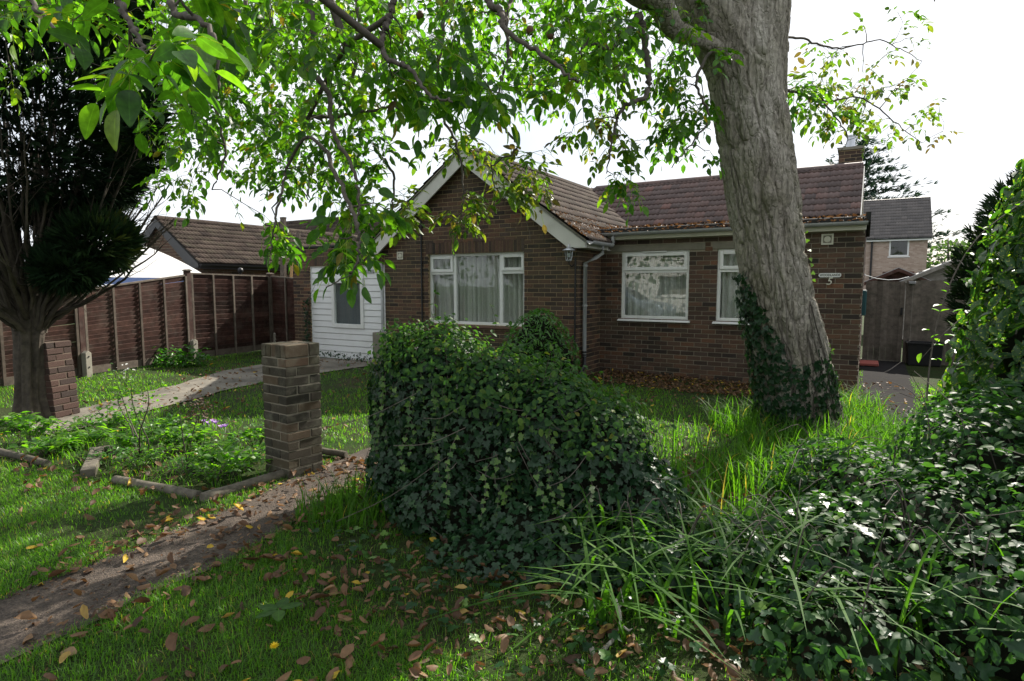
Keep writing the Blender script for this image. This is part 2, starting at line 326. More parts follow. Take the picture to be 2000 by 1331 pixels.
M['cedar'] = m_leaf('cedar_needle', [(0, (0.02, 0.05, 0.035)), (1, (0.04, 0.085, 0.055))], 0.7, 0.2, 0.1, (1, 1.1, 0.6), 1.3)
M['grass'] = m_leaf('grass_blade', [(0, (0.034, 0.088, 0.009)), (0.5, (0.062, 0.150, 0.012)), (0.9, (0.105, 0.205, 0.018)), (1, (0.24, 0.20, 0.07))], 0.42, 0.4, 0.5, (1.05, 1.2, 0.2), 3.2)
M['sedge'] = m_leaf('sedge_blade', [(0, (0.030, 0.080, 0.014)), (0.6, (0.062, 0.145, 0.02)), (0.93, (0.085, 0.17, 0.025)), (1, (0.28, 0.20, 0.09))], 0.60, 0.15, 0.46, (1.0, 1.2, 0.22), 2.4)
M['litter'] = m_leaf('dead_leaf', [(0, (0.045, 0.026, 0.017)), (0.45, (0.115, 0.062, 0.032)), (0.8, (0.20, 0.12, 0.062)), (0.93, (0.28, 0.19, 0.10)), (1, (0.40, 0.28, 0.03))], 0.6, 0.3, 0.22, (1.1, 0.9, 0.5), 1.8)
M['petal_p'] = m_leaf('lilac_petal', [(0, (0.40, 0.22, 0.55)), (1, (0.55, 0.38, 0.68))], 0.5, 0.3, 0.4, (1, 0.9, 1.1), 1.2)
M['petal_y'] = m_leaf('yellow_petal', [(0, (0.72, 0.52, 0.02)), (1, (0.80, 0.62, 0.03))], 0.5, 0.3, 0.3, (1, 1, 0.3), 1.2)
M['petal_w'] = m_leaf('white_petal', [(0, (0.70, 0.70, 0.66)), (1, (0.8, 0.8, 0.78))], 0.5, 0.3, 0.4, (1, 1, 1), 1.0)
M['core'] = m_plain('dark_core', (0.012, 0.014, 0.008), 0.95, 0.1, 0.5, 20, bump=0.8)

# ------------------------------------------------------------------ many alike pieces: the largest in view singly, the rest joined
def frame_score(P, size):
    d = P - np.array([0, 0, CAMZ]); z = d[:, 1] * _c - d[:, 2] * _s; y = d[:, 1] * _s + d[:, 2] * _c
    zz = np.maximum(z, 0.05); px = CX + FPX * d[:, 0] / zz; py = CY - FPX * y / zz
    ok = (z > 0.05) & (px > 0) & (px < 2000) & (py > 0) & (py < 1331)
    return np.where(ok, (size / zz) ** 2, -1.0)
_variants = {}
def inst(name, parent, tmpl, Ms, v, mat, n_ind=300, stuff='pieces', pw=None, smooth=True, key=None, score=None, label=None):
    """tmpl (V,F); Ms (N,4,4) in the parent's space; v (N,) 0..1"""
    V, F = tmpl[:2]; Et = tmpl[2] if len(tmpl) > 2 else None; Ms = np.asarray(Ms, float); v = np.asarray(v, float); N = len(Ms)
    if N == 0: return []
    if score is None:
        P = Ms[:, :3, 3]
        if pw is not None: P = P @ np.array(pw)[:3, :3].T + np.array(pw)[:3, 3]
        score = frame_score(P, np.linalg.norm(Ms[:, :3, 0], axis=1))
    order = np.argsort(-score); ind = order[:n_ind]; ind = ind[score[ind] > 0] if n_ind else ind[:0]
    out = []; key = key or (name + str(id(mat)))
    for i in ind:
        q = int(min(11, max(0, v[i] * 12))); kk = (key, q)
        if kk not in _variants:
            _variants[kk] = npmesh(name, V, F, mat, np.full(len(V), (q + 0.5) / 12), smooth, e=Et)
        o = bpy.data.objects.new(name, _variants[kk]); COL.objects.link(o)
        if parent is not None: o.parent = parent
        o.matrix_basis = Matrix(Ms[i].tolist()); out.append(o)
    rest = np.ones(N, bool); rest[ind] = False
    if rest.any() and stuff:
        R = Ms[rest]; k = len(R); nv = len(V)
        VV = np.einsum('nij,vj->nvi', R[:, :3, :3], V) + R[:, None, :3, 3]
        FF = (F[None] + (np.arange(k) * nv)[:, None, None]).reshape(-1, F.shape[1])
        me = npmesh(stuff, VV.reshape(-1, 3), FF, mat, np.repeat(v[rest], nv), smooth, e=None if Et is None else np.tile(Et, k))
        s = obj(stuff, me, parent); s['kind'] = 'stuff'; out.append(s)
    return out
def mats_from(P, X, Y, Z, sx=1, sy=1, sz=1):
    """columns X,Y,Z (N,3) scaled"""
    N = len(P); R = np.zeros((N, 4, 4)); R[:, 3, 3] = 1; R[:, :3, 3] = P
    R[:, :3, 0] = X * np.reshape(sx, (-1, 1)); R[:, :3, 1] = Y * np.reshape(sy, (-1, 1)); R[:, :3, 2] = Z * np.reshape(sz, (-1, 1)); return R
def nrm(a): return a / (np.linalg.norm(a, axis=-1, keepdims=True) + 1e-9)
def frame_from(d, up=None, roll=None):
    """Y along d, Z near up -> X,Y,Z arrays"""
    Y = nrm(d); up = np.tile([0, 0, 1.0], (len(d), 1)) if up is None else up
    X = np.cross(Y, up); bad = np.linalg.norm(X, axis=1) < 0.05; X[bad] = np.cross(Y[bad], np.array([0.7, 0.7, 0.1])); X = nrm(X); Z = np.cross(X, Y)
    if roll is not None:
        c, s = np.cos(roll)[:, None], np.sin(roll)[:, None]; X, Z = X * c + Z * s, Z * c - X * s
    return X, Y, Z
BOX5 = (np.array([(-.5, -.5, -.5), (.5, -.5, -.5), (.5, .5, -.5), (-.5, .5, -.5), (-.5, -.5, .5), (.5, -.5, .5), (.5, .5, .5), (-.5, .5, .5)], float),
        np.array([(0, 3, 2, 1), (4, 5, 6, 7), (0, 1, 5, 4), (1, 2, 6, 5), (2, 3, 7, 6), (3, 0, 4, 7)]))
def cham_box(b):
    """box -.5..+.5 whose edges are cut back by b=(bx,by,bz)"""
    V = []; idx = {}
    for sx in (-1, 1):
        for sy in (-1, 1):
            for sz in (-1, 1):
                for ax in range(3):
                    p = [sx * (0.5 - b[0]), sy * (0.5 - b[1]), sz * (0.5 - b[2])]; p[ax] = (sx, sy, sz)[ax] * 0.5
                    idx[(sx, sy, sz, ax)] = len(V); V.append(p)
    F = []
    for ax in range(3):
        o = [a for a in range(3) if a != ax]
        for s in (-1, 1):
            q = []
            for a, c in ((-1, -1), (1, -1), (1, 1), (-1, 1)):
                t = [0, 0, 0]; t[ax] = s; t[o[0]] = a; t[o[1]] = c; q.append(idx[(*t, ax)])
            F.append(q)
    for ax in range(3):           # edges along ax
        o = [a for a in range(3) if a != ax]
        for a in (-1, 1):
            for c in (-1, 1):
                t1 = [0, 0, 0]; t1[ax] = -1; t1[o[0]] = a; t1[o[1]] = c; t2 = list(t1); t2[ax] = 1
                F.append([idx[(*t1, o[0])], idx[(*t2, o[0])], idx[(*t2, o[1])], idx[(*t1, o[1])]])
    for sx in (-1, 1):
        for sy in (-1, 1):
            for sz in (-1, 1): 
                a = [idx[(sx, sy, sz, k)] for k in range(3)]; F.append([a[0], a[1], a[2], a[2]])
    V = np.array(V); T = []
    for f in F:
        T.append((f[0], f[1], f[2]))
        if f[3] != f[2]: T.append((f[0], f[2], f[3]))
    T = np.array(T); c = V[T].mean(1); n = np.cross(V[T[:, 1]] - V[T[:, 0]], V[T[:, 2]] - V[T[:, 0]])
    T[(n * c).sum(1) < 0] = T[(n * c).sum(1) < 0][:, ::-1]
    return V, T

# ------------------------------------------------------------------ ground, drive, paths
def gz(x, y):
    x = np.asarray(x, float); y = np.asarray(y, float)
    p = np.stack([np.ravel(x) * 0.7, np.ravel(y) * 0.7, np.zeros(x.size)], 1); n = vnoise(p + 31.7).reshape(x.shape)
    far = np.clip((np.hypot(x, y - 6) - 9) / 8, 0, 1)
    return 0.05 * (n - 0.5) * (1 - far) - 0.02
xs = np.unique(np.concatenate([np.array([-900, -400, -150, -70, -40, -25, -18]), np.linspace(-14, 16, 121), np.array([20, 28, 45, 80, 160, 400, 900])]))
ys = np.unique(np.concatenate([np.array([-300, -120, -60, -30, -16, -8, -4, -2]), np.linspace(-1, 20, 90), np.array([24, 30, 45, 80, 160, 400, 900, 1500])]))
XX, YY = np.meshgrid(xs, ys); ZZ = gz(XX, YY); nx, ny = len(xs), len(ys)
ii = (np.arange(ny - 1)[:, None] * nx + np.arange(nx - 1)[None]).ravel()
m, t, o = _nodes('soil'); v = _coord(t); n1 = _noise(t, v, 1.4, 6, 0.65); n2 = _noise(t, v, 40, 5, 0.7)
r1 = _ramp(t, [(0.35, (0.022, 0.045, 0.010)), (0.58, (0.034, 0.044, 0.016)), (0.75, (0.06, 0.045, 0.028))]); t.links.new(n1.outputs['Fac'], r1.inputs['Fac'])
r2 = _ramp(t, [(0.3, (0.5, 0.5, 0.5)), (0.7, (1.4, 1.4, 1.4))]); t.links.new(n2.outputs['Fac'], r2.inputs['Fac'])
_pr(t, o, _mix(t, r1.outputs['Color'], r2.outputs['Color'], 1.0, 'MULTIPLY'), 0.95, 0.1, _bump(t, n2.outputs['Fac'], 0.9, 0.02)); M['soil'] = m
ground = obj('ground', npmesh('ground', np.stack([XX.ravel(), YY.ravel(), ZZ.ravel()], 1), np.stack([ii, ii + 1, ii + 1 + nx, ii + nx], 1), M['soil'])); tag(ground, kind='structure')

m, t, o = _nodes('path_grit'); v = _coord(t); n1 = _noise(t, v, 3, 5, 0.6); n2 = t.nodes.new('ShaderNodeTexVoronoi'); n2.inputs['Scale'].default_value = 110; t.links.new(v, n2.inputs['Vector']); n3 = _noise(t, v, 60, 4, 0.7)
r1 = _ramp(t, [(0.3, (0.036, 0.029, 0.025)), (0.7, (0.085, 0.068, 0.056))]); t.links.new(n1.outputs['Fac'], r1.inputs['Fac'])
r3 = _ramp(t, [(0.35, (0.55, 0.55, 0.55)), (0.75, (1.9, 1.85, 1.75))]); t.links.new(n3.outputs['Fac'], r3.inputs['Fac'])
_pr(t, o, _mix(t, r1.outputs['Color'], r3.outputs['Color'], 1.0, 'MULTIPLY'), 0.85, 0.25, _bump(t, n2.outputs['Distance'], 0.7, 0.008)); M['path'] = m
m, t, o = _nodes('drive_concrete'); v = _coord(t); n1 = _noise(t, v, 1.6, 6, 0.65); n3 = _noise(t, v, 45, 4, 0.7)
r1 = _ramp(t, [(0.30, (0.06, 0.055, 0.045)), (0.5, (0.16, 0.145, 0.12)), (0.8, (0.25, 0.225, 0.185))]); t.links.new(n1.outputs['Fac'], r1.inputs['Fac'])
r3 = _ramp(t, [(0.3, (0.75,) * 3), (0.7, (1.15,) * 3)]); t.links.new(n3.outputs['Fac'], r3.inputs['Fac'])
_pr(t, o, _mix(t, r1.outputs['Color'], r3.outputs['Color'], 1.0, 'MULTIPLY'), 0.9, 0.2, _bump(t, n3.outputs['Fac'], 0.5, 0.005)); M['drive'] = m

def resample(P, n):
    P = np.array(P, float); d = np.r_[0, np.cumsum(np.linalg.norm(np.diff(P, axis=0), axis=1))]; s = np.linspace(0, d[-1], n)
    return np.stack([np.interp(s, d, P[:, k]) for k in range(P.shape[1])], 1)
def strip(name, A, B, mat, lift, n=60, k=10, rag=0.0, th=0.0):
    A = resample(A, n)[:, :2]; B = resample(B, n)[:, :2]; w = np.linspace(0, 1, k)
    if rag:
        A += rag * (fbm(np.c_[A * 3, np.zeros(n)]) - 0.5)[:, None] * [1, 1.0]; B += rag * (fbm(np.c_[B * 3, np.ones(n)]) - 0.5)[:, None]
    P = A[:, None] * (1 - w[None, :, None]) + B[:, None] * w[None, :, None]; z = gz(P[..., 0], P[..., 1]) + lift
    V = np.concatenate([P, z[..., None]], 2).reshape(-1, 3); j = (np.arange(n - 1)[:, None] * k + np.arange(k - 1)[None]).ravel()
    F = np.stack([j, j + 1, j + 1 + k, j + k], 1); me = npmesh(name, V, F, mat); o = tag(obj(name, me), kind='structure')
    nz = np.zeros(len(me.polygons) * 3); me.polygons.foreach_get('normal', nz)
    if nz.reshape(-1, 3)[:, 2].mean() < 0: me.flip_normals()
    w_ = (B - A) / np.linalg.norm(B - A, axis=1, keepdims=True); i_ = 0.045 if rag > .15 else 0.03; i_ = i_ + 0.10 * (fbm(np.c_[A * 4, np.full(n, 9.)]) - .5)[:, None] * (rag > .15)
    return o, np.vstack([A + w_ * i_, (B - w_ * i_)[::-1]])
pathA = [gnd(*p) for p in ((-700, 1350), (-300, 1260), (0, 1165), (200, 1092), (330, 1042), (450, 988), (560, 938), (640, 905), (720, 872), (800, 850))]
pathB = [gnd(*p) for p in ((-700, 1600), (-300, 1460), (0, 1300), (150, 1225), (300, 1152), (450, 1098), (540, 1045), (620, 985), (710, 925), (800, 890))]
path, path_poly = strip('path', pathA, pathB, M['path'], 0.010, 90, 14, 0.22)
L = lambda x, y: loc2w(x, y, 0)
drive, drive_poly = strip('driveway', [L(-6.4, 0.02), L(-6.2, -1.5), L(-5.8, -2.6), L(-4.95, -4.3), L(-4.5, -5.3), L(-4.3, -6.2)], [L(-4.1, 0.02), L(-4.2, -2.9), L(-4.0, -3.8), L(-3.6, -5.0), L(-3.2, -6.2)], M['drive'], 0.018, 60, 12, 0.25)
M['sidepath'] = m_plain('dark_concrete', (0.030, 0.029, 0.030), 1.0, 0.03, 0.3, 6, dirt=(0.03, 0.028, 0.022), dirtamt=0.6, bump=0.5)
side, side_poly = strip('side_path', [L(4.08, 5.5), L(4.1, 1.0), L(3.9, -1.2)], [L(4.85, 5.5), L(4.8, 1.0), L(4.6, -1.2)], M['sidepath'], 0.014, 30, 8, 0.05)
M['road'] = m_plain('asphalt', (0.05, 0.05, 0.052), 0.9, 0.2, 0.2, 30, bump=0.5)
road, road_poly = strip('road', [L(-45, -10.6), L(0, -10.6), L(40, -10.6)], [L(-45, -16.2), L(0, -16.2), L(40, -16.2)], M['road'], 0.03, 20, 4)

# ------------------------------------------------------------------ bungalow
HW = Matrix.Translation(Vector(G0.tolist())) @ Matrix.Rotation(-TH, 4, 'Z')
house = thing('bungalow', 'brown brick bungalow with gabled front, white windows and attached garage', 'house', G0, -TH)
HWn = np.array(HW)
def rects_minus(x0, x1, z0, z1, ops):
    xc = sorted({x0, x1, *[min(max(a, x0), x1) for o in ops for a in (o[0], o[1])]}); zc = sorted({z0, z1, *[min(max(a, z0), z1) for o in ops for a in (o[2], o[3])]})
    out = []
    for i in range(len(xc) - 1):
        for j in range(len(zc) - 1):
            cx, cz = (xc[i] + xc[i + 1]) / 2, (zc[j] + zc[j + 1]) / 2
            if not any(o[0] < cx < o[1] and o[2] < cz < o[3] for o in ops) and xc[i + 1] - xc[i] > 1e-4 and zc[j + 1] - zc[j] > 1e-4:
                out.append((xc[i], xc[i + 1], zc[j], zc[j + 1]))
    return out
brick_rng = np.random.default_rng(3)
def lay_bricks(u0, u1, z0, z1, ops=(), lim=None, shift=0.0):
    """stretcher bond cells: (u_centre, z_centre, length)"""
    out = []; k = 0; z = z0
    while z + 0.03 < z1:
        h = min(0.065, z1 - z)
        off = shift + (0.1125 if k % 2 else 0.0); a = u0 - 0.225 + off % 0.225
        while a < u1:
            iv = [(max(a, u0), min(a + 0.215, u1))]
            for o in ops:
                if o[2] < z + 0.0325 < o[3]:
                    iv = [q for (p0, p1) in iv for q in ((p0, min(p1, o[0])), (max(p0, o[1]), p1)) if q[1] - q[0] > 0.02]
            for p0, p1 in iv:
                if lim is not None:
                    lo, hi = lim(z + h); p0, p1 = max(p0, lo), min(p1, hi)
                if p1 - p0 > 0.025: out.append(((p0 + p1) / 2, z + h / 2, p1 - p0, h))
            a += 0.225
        z += 0.075; k += 1
    return out
all_bricks = []      # (matrix, v) in house space
def bricks_on(wall_, cells, org, u, nrmv, proud=0.006, dep=0.04):
    u = np.array(u, float); nn = np.array(nrmv, float); w = np.array([0, 0, 1.0])
    for (a, z, L_, h) in cells:
        j = brick_rng.normal(0, 0.0016)
        P = np.array(org, float) + u * a + w * z + nn * (proud + j - dep / 2)
        r = brick_rng.normal(0, 0.006)
        uu = u * math.cos(r) + w * math.sin(r); ww = w * math.cos(r) - u * math.sin(r)
        Mx = np.eye(4); Mx[:3, 0] = uu * L_; Mx[:3, 1] = -nn * dep; Mx[:3, 2] = ww * h; Mx[:3, 3] = P
        all_bricks.append((Mx, brick_rng.beta(1.05, 1.05), wall_))
GC, GA, GT = -2.18, 4.0, 0.714            # gable centre, ridge height, roof slope
win_g = (-3.10, -0.993, 0.83, 2.135)
sold = (-3.142, -1.005, 2.14, 2.36)
# gable front wall
w = MB()
for (a, b, c, d) in rects_minus(-4.19, 0.0, -0.15, 2.25, [win_g]): w.box(a, b, 0.0, 0.24, c, d)
w.prism([(-4.19, 2.25), (0.0, 2.25), (0.0, 2.32), (GC, 3.85), (-4.19, 2.36)], (0, 0, 0), (1, 0, 0), (0, 0, 1), (0, 0.24, 0))
gw = w.build('wall', M['mortar'], house); gw['label'] = 'gabled front wall'
lim = lambda z: (max(-4.19, GC - (3.87 - z) / GT), min(0.0, GC + (3.87 - z) / GT))
bricks_on(gw, lay_bricks(-4.19, 0.0, -0.14, 3.85, [win_g, sold], lim), (0, 0, 0), (1, 0, 0), (0, -1, 0))
for k in range(29):                        # soldier course
    x = sold[0] + 0.037 + k * 0.0743
    Mx = np.eye(4); Mx[:3, 0] = (0.065, 0, 0); Mx[:3, 1] = (0, 0.04, 0); Mx[:3, 2] = (0, 0, 0.218); Mx[:3, 3] = (x, -0.006 + 0.02 + brick_rng.normal(0, .0015), 2.249)
    all_bricks.append((Mx, brick_rng.random() * 0.9, gw))
# return wall, wing front, side walls
rw = MB().box(-0.24, 0.0, 0.242, WY, -0.15, 2.3).build('wall', M['mortar'], house)
bricks_on(rw, lay_bricks(0.0, WY, -0.14, 2.22, shift=0.1), (0, 0, 0), (0, 1, 0), (1, 0, 0))
win_1 = (0.39, 1.567, 0.975, 2.135); win_2 = (2.015, 2.96, 0.975, 2.135)
lint_1 = (0.02, 1.82, 2.137, 2.24); lint_2 = (1.935, 3.2, 2.137, 2.24)
w = MB()
for (a, b, c, d) in rects_minus(-0.1, 4.055, -0.15, 2.36, [win_1, win_2]): w.box(a, b, WY, WY + 0.24, c, d)
wf = w.build('wall', M['mortar2'], house); wf['label'] = 'wing front wall with two windows'
bricks_on(wf, lay_bricks(0.0, 4.055, -0.14, 2.36, [win_1, win_2, lint_1, lint_2]), (0, WY, 0), (1, 0, 0), (0, -1, 0))
sw = MB().box(3.815, 4.055, WY + 0.242, 7.2, -0.15, 2.5).build('wall', M['mortar2'], house)
bricks_on(sw, lay_bricks(WY, 7.2, -0.14, 2.5, shift=0.11), (4.055, 0, 0), (0, 1, 0), (1, 0, 0))
for lt in (lint_1, lint_2): MB().box(lt[0], lt[1], WY - 0.012, WY + 0.05, lt[2], lt[3]).build('lintel', M['lintel'], house, bevel=0.006)
# garage front: pier, head wall; garage side and flat roof
gdoor = (-6.42, -4.25, 0.03, 1.965)
w = MB()
for (a, b, c, d) in rects_minus(-6.95, -4.192, -0.15, 2.34, [(gdoor[0], -4.20, -1, gdoor[3])]): w.box(a, b, 0.03, 0.27, c, d)
w.box(-6.95, -6.75, 0.272, 5.6, -0.15, 2.32)
gwl = w.build('wall', M['mortar'], house); gwl['label'] = 'garage front wall and pier'
bricks_on(gwl, lay_bricks(-6.95, -4.20, -0.14, 2.35, [(gdoor[0], -4.1, -1, gdoor[3]), (gdoor[0] - 0.05, -4.1, 1.96, 2.18)]), (0, 0.03, 0), (1, 0, 0), (0, -1, 0))
for k in range(30):
    Mx = np.eye(4); Mx[:3, 0] = (0.065, 0, 0); Mx[:3, 1] = (0, 0.04, 0); Mx[:3, 2] = (0, 0, 0.20); Mx[:3, 3] = (gdoor[0] - 0.02 + k * 0.075, 0.03 - 0.006 + 0.02, 2.072)
    all_bricks.append((Mx, brick_rng.random() * 0.9, gwl))
MB().box(-6.98, -4.20, 0.0, 5.6, 2.352, 2.40).build('garage_roof', M['felt'], house, bevel=0.01)
BT = cham_box((0.012, 0.05, 0.04))
BM = np.array([b[0] for b in all_bricks]); BV = np.array([b[1] for b in all_bricks])
Pw = BM[:, :3, 3] @ HWn[:3, :3].T + HWn[:3, 3]
facing = (BM[:, :3, 1] @ HWn[:3, :3].T); facing = nrm(facing); vis = (facing * nrm(Pw - np.array([0, 0, CAMZ]))).sum(1) > 0.05
sc_ = frame_score(Pw, np.linalg.norm(BM[:, :3, 0], axis=1)); px_ = CX + FPX * Pw[:, 0] / np.maximum(Pw[:, 1], .1)
sc_ = np.where(vis & ~((px_ > 1410) & (px_ < 1640)), sc_, sc_ * 0.2)
cut_ = np.sort(sc_)[-300]
for wl_ in (gw, rw, wf, sw, gwl):
    k_ = np.array([b[2] is wl_ for b in all_bricks]); inst('brick', wl_, BT, BM[k_], BV[k_], M['brick'], int((sc_[k_] >= cut_).sum()), 'brick_field', score=sc_[k_], smooth=False, key='housebrick')

# ---- windows
def pane(par, x0, x1, z0, z1, y, mat='glass'):
    return MB().box(x0, x1, y, y + 0.006, z0, z1).build('pane', M[mat], par)
def ring(mb, x0, x1, z0, z1, y0, y1, t):
    mb.box(x0, x0 + t, y0, y1, z0, z1); mb.box(x1 - t, x1, y0, y1, z0, z1)
    mb.box(x0 + t, x1 - t, y0 + .0005, y1, z0, z0 + t); mb.box(x0 + t, x1 - t, y0 + .0005, y1, z1 - t, z1)
def casement(par, x0, x1, z0, z1, y, t=0.055):
    f = MB(); ring(f, x0, x1, z0, z1, y - 0.022, y + 0.03, t); c = f.build('casement', M['white'], par, bevel=0.006)
    return pane(par, x0 + t - 0.004, x1 - t + 0.004, z0 + t - 0.004, z1 - t + 0.004, y)
def window(lbl, x0, x1, z0, z1, y, lights, bars, sill=True):
    """lights: (x0,x1,z0,z1,opening?) clear openings; bars: extra frame boxes"""
    f = MB(); ring(f, x0, x1, z0, z1, y, y + 0.07, 0.05)
    for b in bars: f.box(b[0], b[1], y + 0.001, y + 0.069, b[2], b[3])
    wo_ = f.build('window', M['white'], house, bevel=0.004); wo_['label'] = lbl
    for (a, b, c, d, op) in lights:
        if op: casement(wo_, a, b, c, d, y + 0.002)
        else: pane(wo_, a - 0.003, b + 0.003, c - 0.003, d + 0.003, y + 0.03)
    return wo_
y_ = 0.06
wg = window('wide front window of six lights', *win_g, y_, [(-3.065, -2.55, 1.80, 2.098, True), (-3.05, -2.545, 0.88, 1.755, False), (-2.485, -1.538, 0.88, 2.085, False), (-1.49, -1.028, 1.81, 2.098, True), (-1.47, -1.043, 0.88, 1.757, False)],
            [(-2.545, -2.485, 0.88, 2.085), (-1.538, -1.47, 0.88, 2.085), (-3.05, -2.545, 1.755, 1.81), (-1.47, -1.043, 1.757, 1.815)])
s_ = MB().prism([(-0.05, 0.78), (-0.05, 0.805), (0.06, 0.828), (0.10, 0.828), (0.10, 0.765), (-0.03, 0.765)], (win_g[0] - 0.03, 0, 0), (0, 1, 0), (0, 0, 1), (win_g[1] - win_g[0] + 0.06, 0, 0)); s_.build('sill', M['sill'], wg)
for nm, wn in (('left wing window with one top light', win_1), ('right wing window behind the tree trunk', win_2)):
    a, b, c, d = wn
    ww_ = window(nm, a, b, c, d, WY + 0.03, [(a + 0.035, b - 0.035, 1.81, d - 0.03, True), (a + 0.05, b - 0.05, c + 0.055, 1.765, False)], [(a + 0.05, b - 0.05, 1.765, 1.81)])
    MB().prism([(-0.075, 0.93), (-0.075, 0.945), (0.03, 0.974), (0.06, 0.974), (0.06, 0.925)], (a - 0.04, WY, 0), (0, 1, 0), (0, 0, 1), (b - a + 0.08, 0, 0)).build('sill', M['white'], ww_, bevel=0.003)
MB().box(0.76, 1.19, WY - .015, WY + .007, 2.114, 2.13).build('trickle_vent', M['white'], house, bevel=0.003)
# garage door: horizontal boards and one small window
gd = thing('x', None, None); bpy.data.objects.remove(gd)
fr = MB(); ring(fr, gdoor[0], gdoor[1], -0.02, gdoor[3], 0.055, 0.12, 0.02)
gdo = fr.build('garage_door', M['board_white'], house); gdo['label'] = 'white horizontally boarded garage door'
nb = 15; bh = (gdoor[3] - 0.02 - 0.0) / nb; gw_ = (-5.79, -4.85, 5 * bh, 13 * bh)
for k in range(nb):
    z0 = 0.0 + k * bh; z1 = z0 + bh - 0.004
    for (a, b) in ([(gdoor[0] + 0.02, gdoor[1] - 0.02)] if z1 < gw_[2] or z0 > gw_[3] - .001 else [(gdoor[0] + 0.02, gw_[0]), (gw_[1], gdoor[1] - 0.02)]):
        MB().prism([(0.062, z0 + 0.012), (0.075, z0), (0.095, z0), (0.095, z1), (0.070, z1)], (a, 0, 0), (0, 1, 0), (0, 0, 1), (b - a, 0, 0)).build('board', M['board_white'], gdo)
f = MB(); ring(f, gw_[0] + 0.002, gw_[1] - 0.002, gw_[2] + 0.002, gw_[3] - 0.002, 0.04, 0.115, 0.085); gwin = f.build('window', M['white'], gdo, bevel=0.005)
pane(gdo, gw_[0] + 0.08, gw_[1] - 0.08, gw_[2] + 0.08, gw_[3] - 0.08, 0.08)
MB().box(-4.78, -4.56, 0.05, 0.066, 1.80, 1.87).build('vent', M['greypvc'], gdo)
# ---- rooms behind the glass and flat ceilings (dark because nothing lights them)
r = MB(); r.box(-4.15, 3.78, 3.9, 4.0, -0.1, 2.3); r.box(-4.11, -0.25, 0.3, 3.9, -0.1, -0.02); r.box(-0.13, 3.78, WY + .25, 3.9, -0.1, -0.02); r.box(-4.15, -0.25, 0.25, 7.0, 2.31, 2.33); r.box(-0.24, 3.80, WY + .245, 7.0, 2.31, 2.33); r.box(-4.18, -4.12, 0.25, 3.9, -0.1, 2.3); r.box(-0.24, -0.14, WY + .01, 3.9, -0.1, 2.3)
r.box(-6.7, -4.2, 3.0, 3.1, -0.1, 2.3)
r.build('room_lining', M['room'], house)
# ---- roofs
def roman(w=0.30, g=0.33):
    n = 9; x = np.linspace(0, 1, n); h = 0.085 * w * np.clip(np.sin((x * 2 - 0.25) * 2 * np.pi), -0.15, 1)
    V = []; 
    for (y, lift) in ((-0.03, 0.034), (-0.03, 0.006), (g + 0.02, 0.008)):
        for k in range(n): V.append((x[k] * w, y, h[k] + lift if lift != 0.006 else h[k] * 0.9 + 0.010))
    V = np.array(V); F = []
    for k in range(n - 1):
        F.append((k, k + 1, 2 * n + k + 1, 2 * n + k)); F.append((n + k, n + k + 1, k + 1, k))
    return V, np.array(F)
_roman = {}
def tiled(roof, org, u, w_, Lu, Lw, mat, keep=None, n_ind=150, tw=0.30, g=0.33, seed=1):
    r_ = np.random.default_rng(seed); u = nrm(np.array(u, float)); w_ = nrm(np.array(w_, float)); nn = np.cross(u, w_); Ms = []; vs = []
    if nn[2] < 0: nn = -nn
    for j in range(int(math.ceil(Lw / g))):
        for i in range(int(math.ceil(Lu / tw))):
            a, b = i * tw, j * g
            if keep is not None and not keep(a + tw / 2, b + g / 2): continue
            P = np.array(org, float) + u * a + w_ * (b + r_.normal(0, 0.003)) + nn * abs(r_.normal(0, 0.003))
            sl_ = min(1.0, (Lw - b) / g + 0.05); su = min(1.0, (Lu - a) / tw)
            if sl_ < 0.1 or su < 0.1: continue
            Mx = np.eye(4); Mx[:3, 0] = u * su; Mx[:3, 1] = w_ * sl_; Mx[:3, 2] = nn; Mx[:3, 3] = P; Ms.append(Mx); vs.append(r_.beta(2, 2))
    Ms = np.array(Ms)
    T = _roman.setdefault((tw, g), roman(tw, g)); fl = np.dot(np.cross(u, w_), [0, 0, 1]) < 0
    if fl: T = (T[0], T[1][:, ::-1])
    pw = HWn if roof.parent == house else np.array(roof.parent.matrix_basis) if roof.parent else np.eye(4)
    inst('roof_tile', roof, T, Ms, vs, mat, n_ind, 'tile_field', pw=pw, key='tile' + mat.name + str((fl, tw, g)))
def slab(name, quad, th, mat, par):
    q = [np.array(p, float) for p in quad]; n_ = nrm(np.cross(q[1] - q[0], q[3] - q[0])); n_ = n_ if n_[2] > 0 else -n_
    k = len(q); return MB().add(q + [p - n_ * th for p in q], [tuple(range(k)), tuple(range(k, 2 * k))[::-1]] + [(i, (i + 1) % k, k + (i + 1) % k, k + i) for i in range(k)]).build(name, mat, par)
cs = 1 / math.hypot(1, GT); EX = 2.41                     # half width at the eaves
ez = GA - GT * EX
yv = -0.15
YR, ZR, YE, ZE = 5.6, 4.03, 4.05, 2.87                    # main ridge and its eaves
mt = (ZR - ZE) / (YR - YE)
gr = slab('roof', [(GC, yv, GA), (GC + EX, yv, ez), (GC + EX, WY + .03, ez), (GC + EX, WY + .03, ez), (GC + 2.05, WY + .03, GA - GT * 2.05), (GC + 2.05, 3.4, GA - GT * 2.05), (GC, 5.75, GA)], 0.05, M['felt'], house)
gr['label'] = 'weathered brown gable roof strewn with dead leaves'
slab('roof_slab', [(GC, yv, GA), (GC - EX, yv, ez), (GC - EX, 6.0, ez), (GC, 6.0, GA)], 0.05, M['felt'], house)
Ls = EX / cs
def keepR(a, b):
    y = yv + a; x = GC + EX - b * cs; z = ez + b * GT * cs
    if y < WY: return True
    if z < 2.50: return False
    return not (y > YE and z < ZE + (y - YE) * mt - 0.02) and y < YR + 0.2
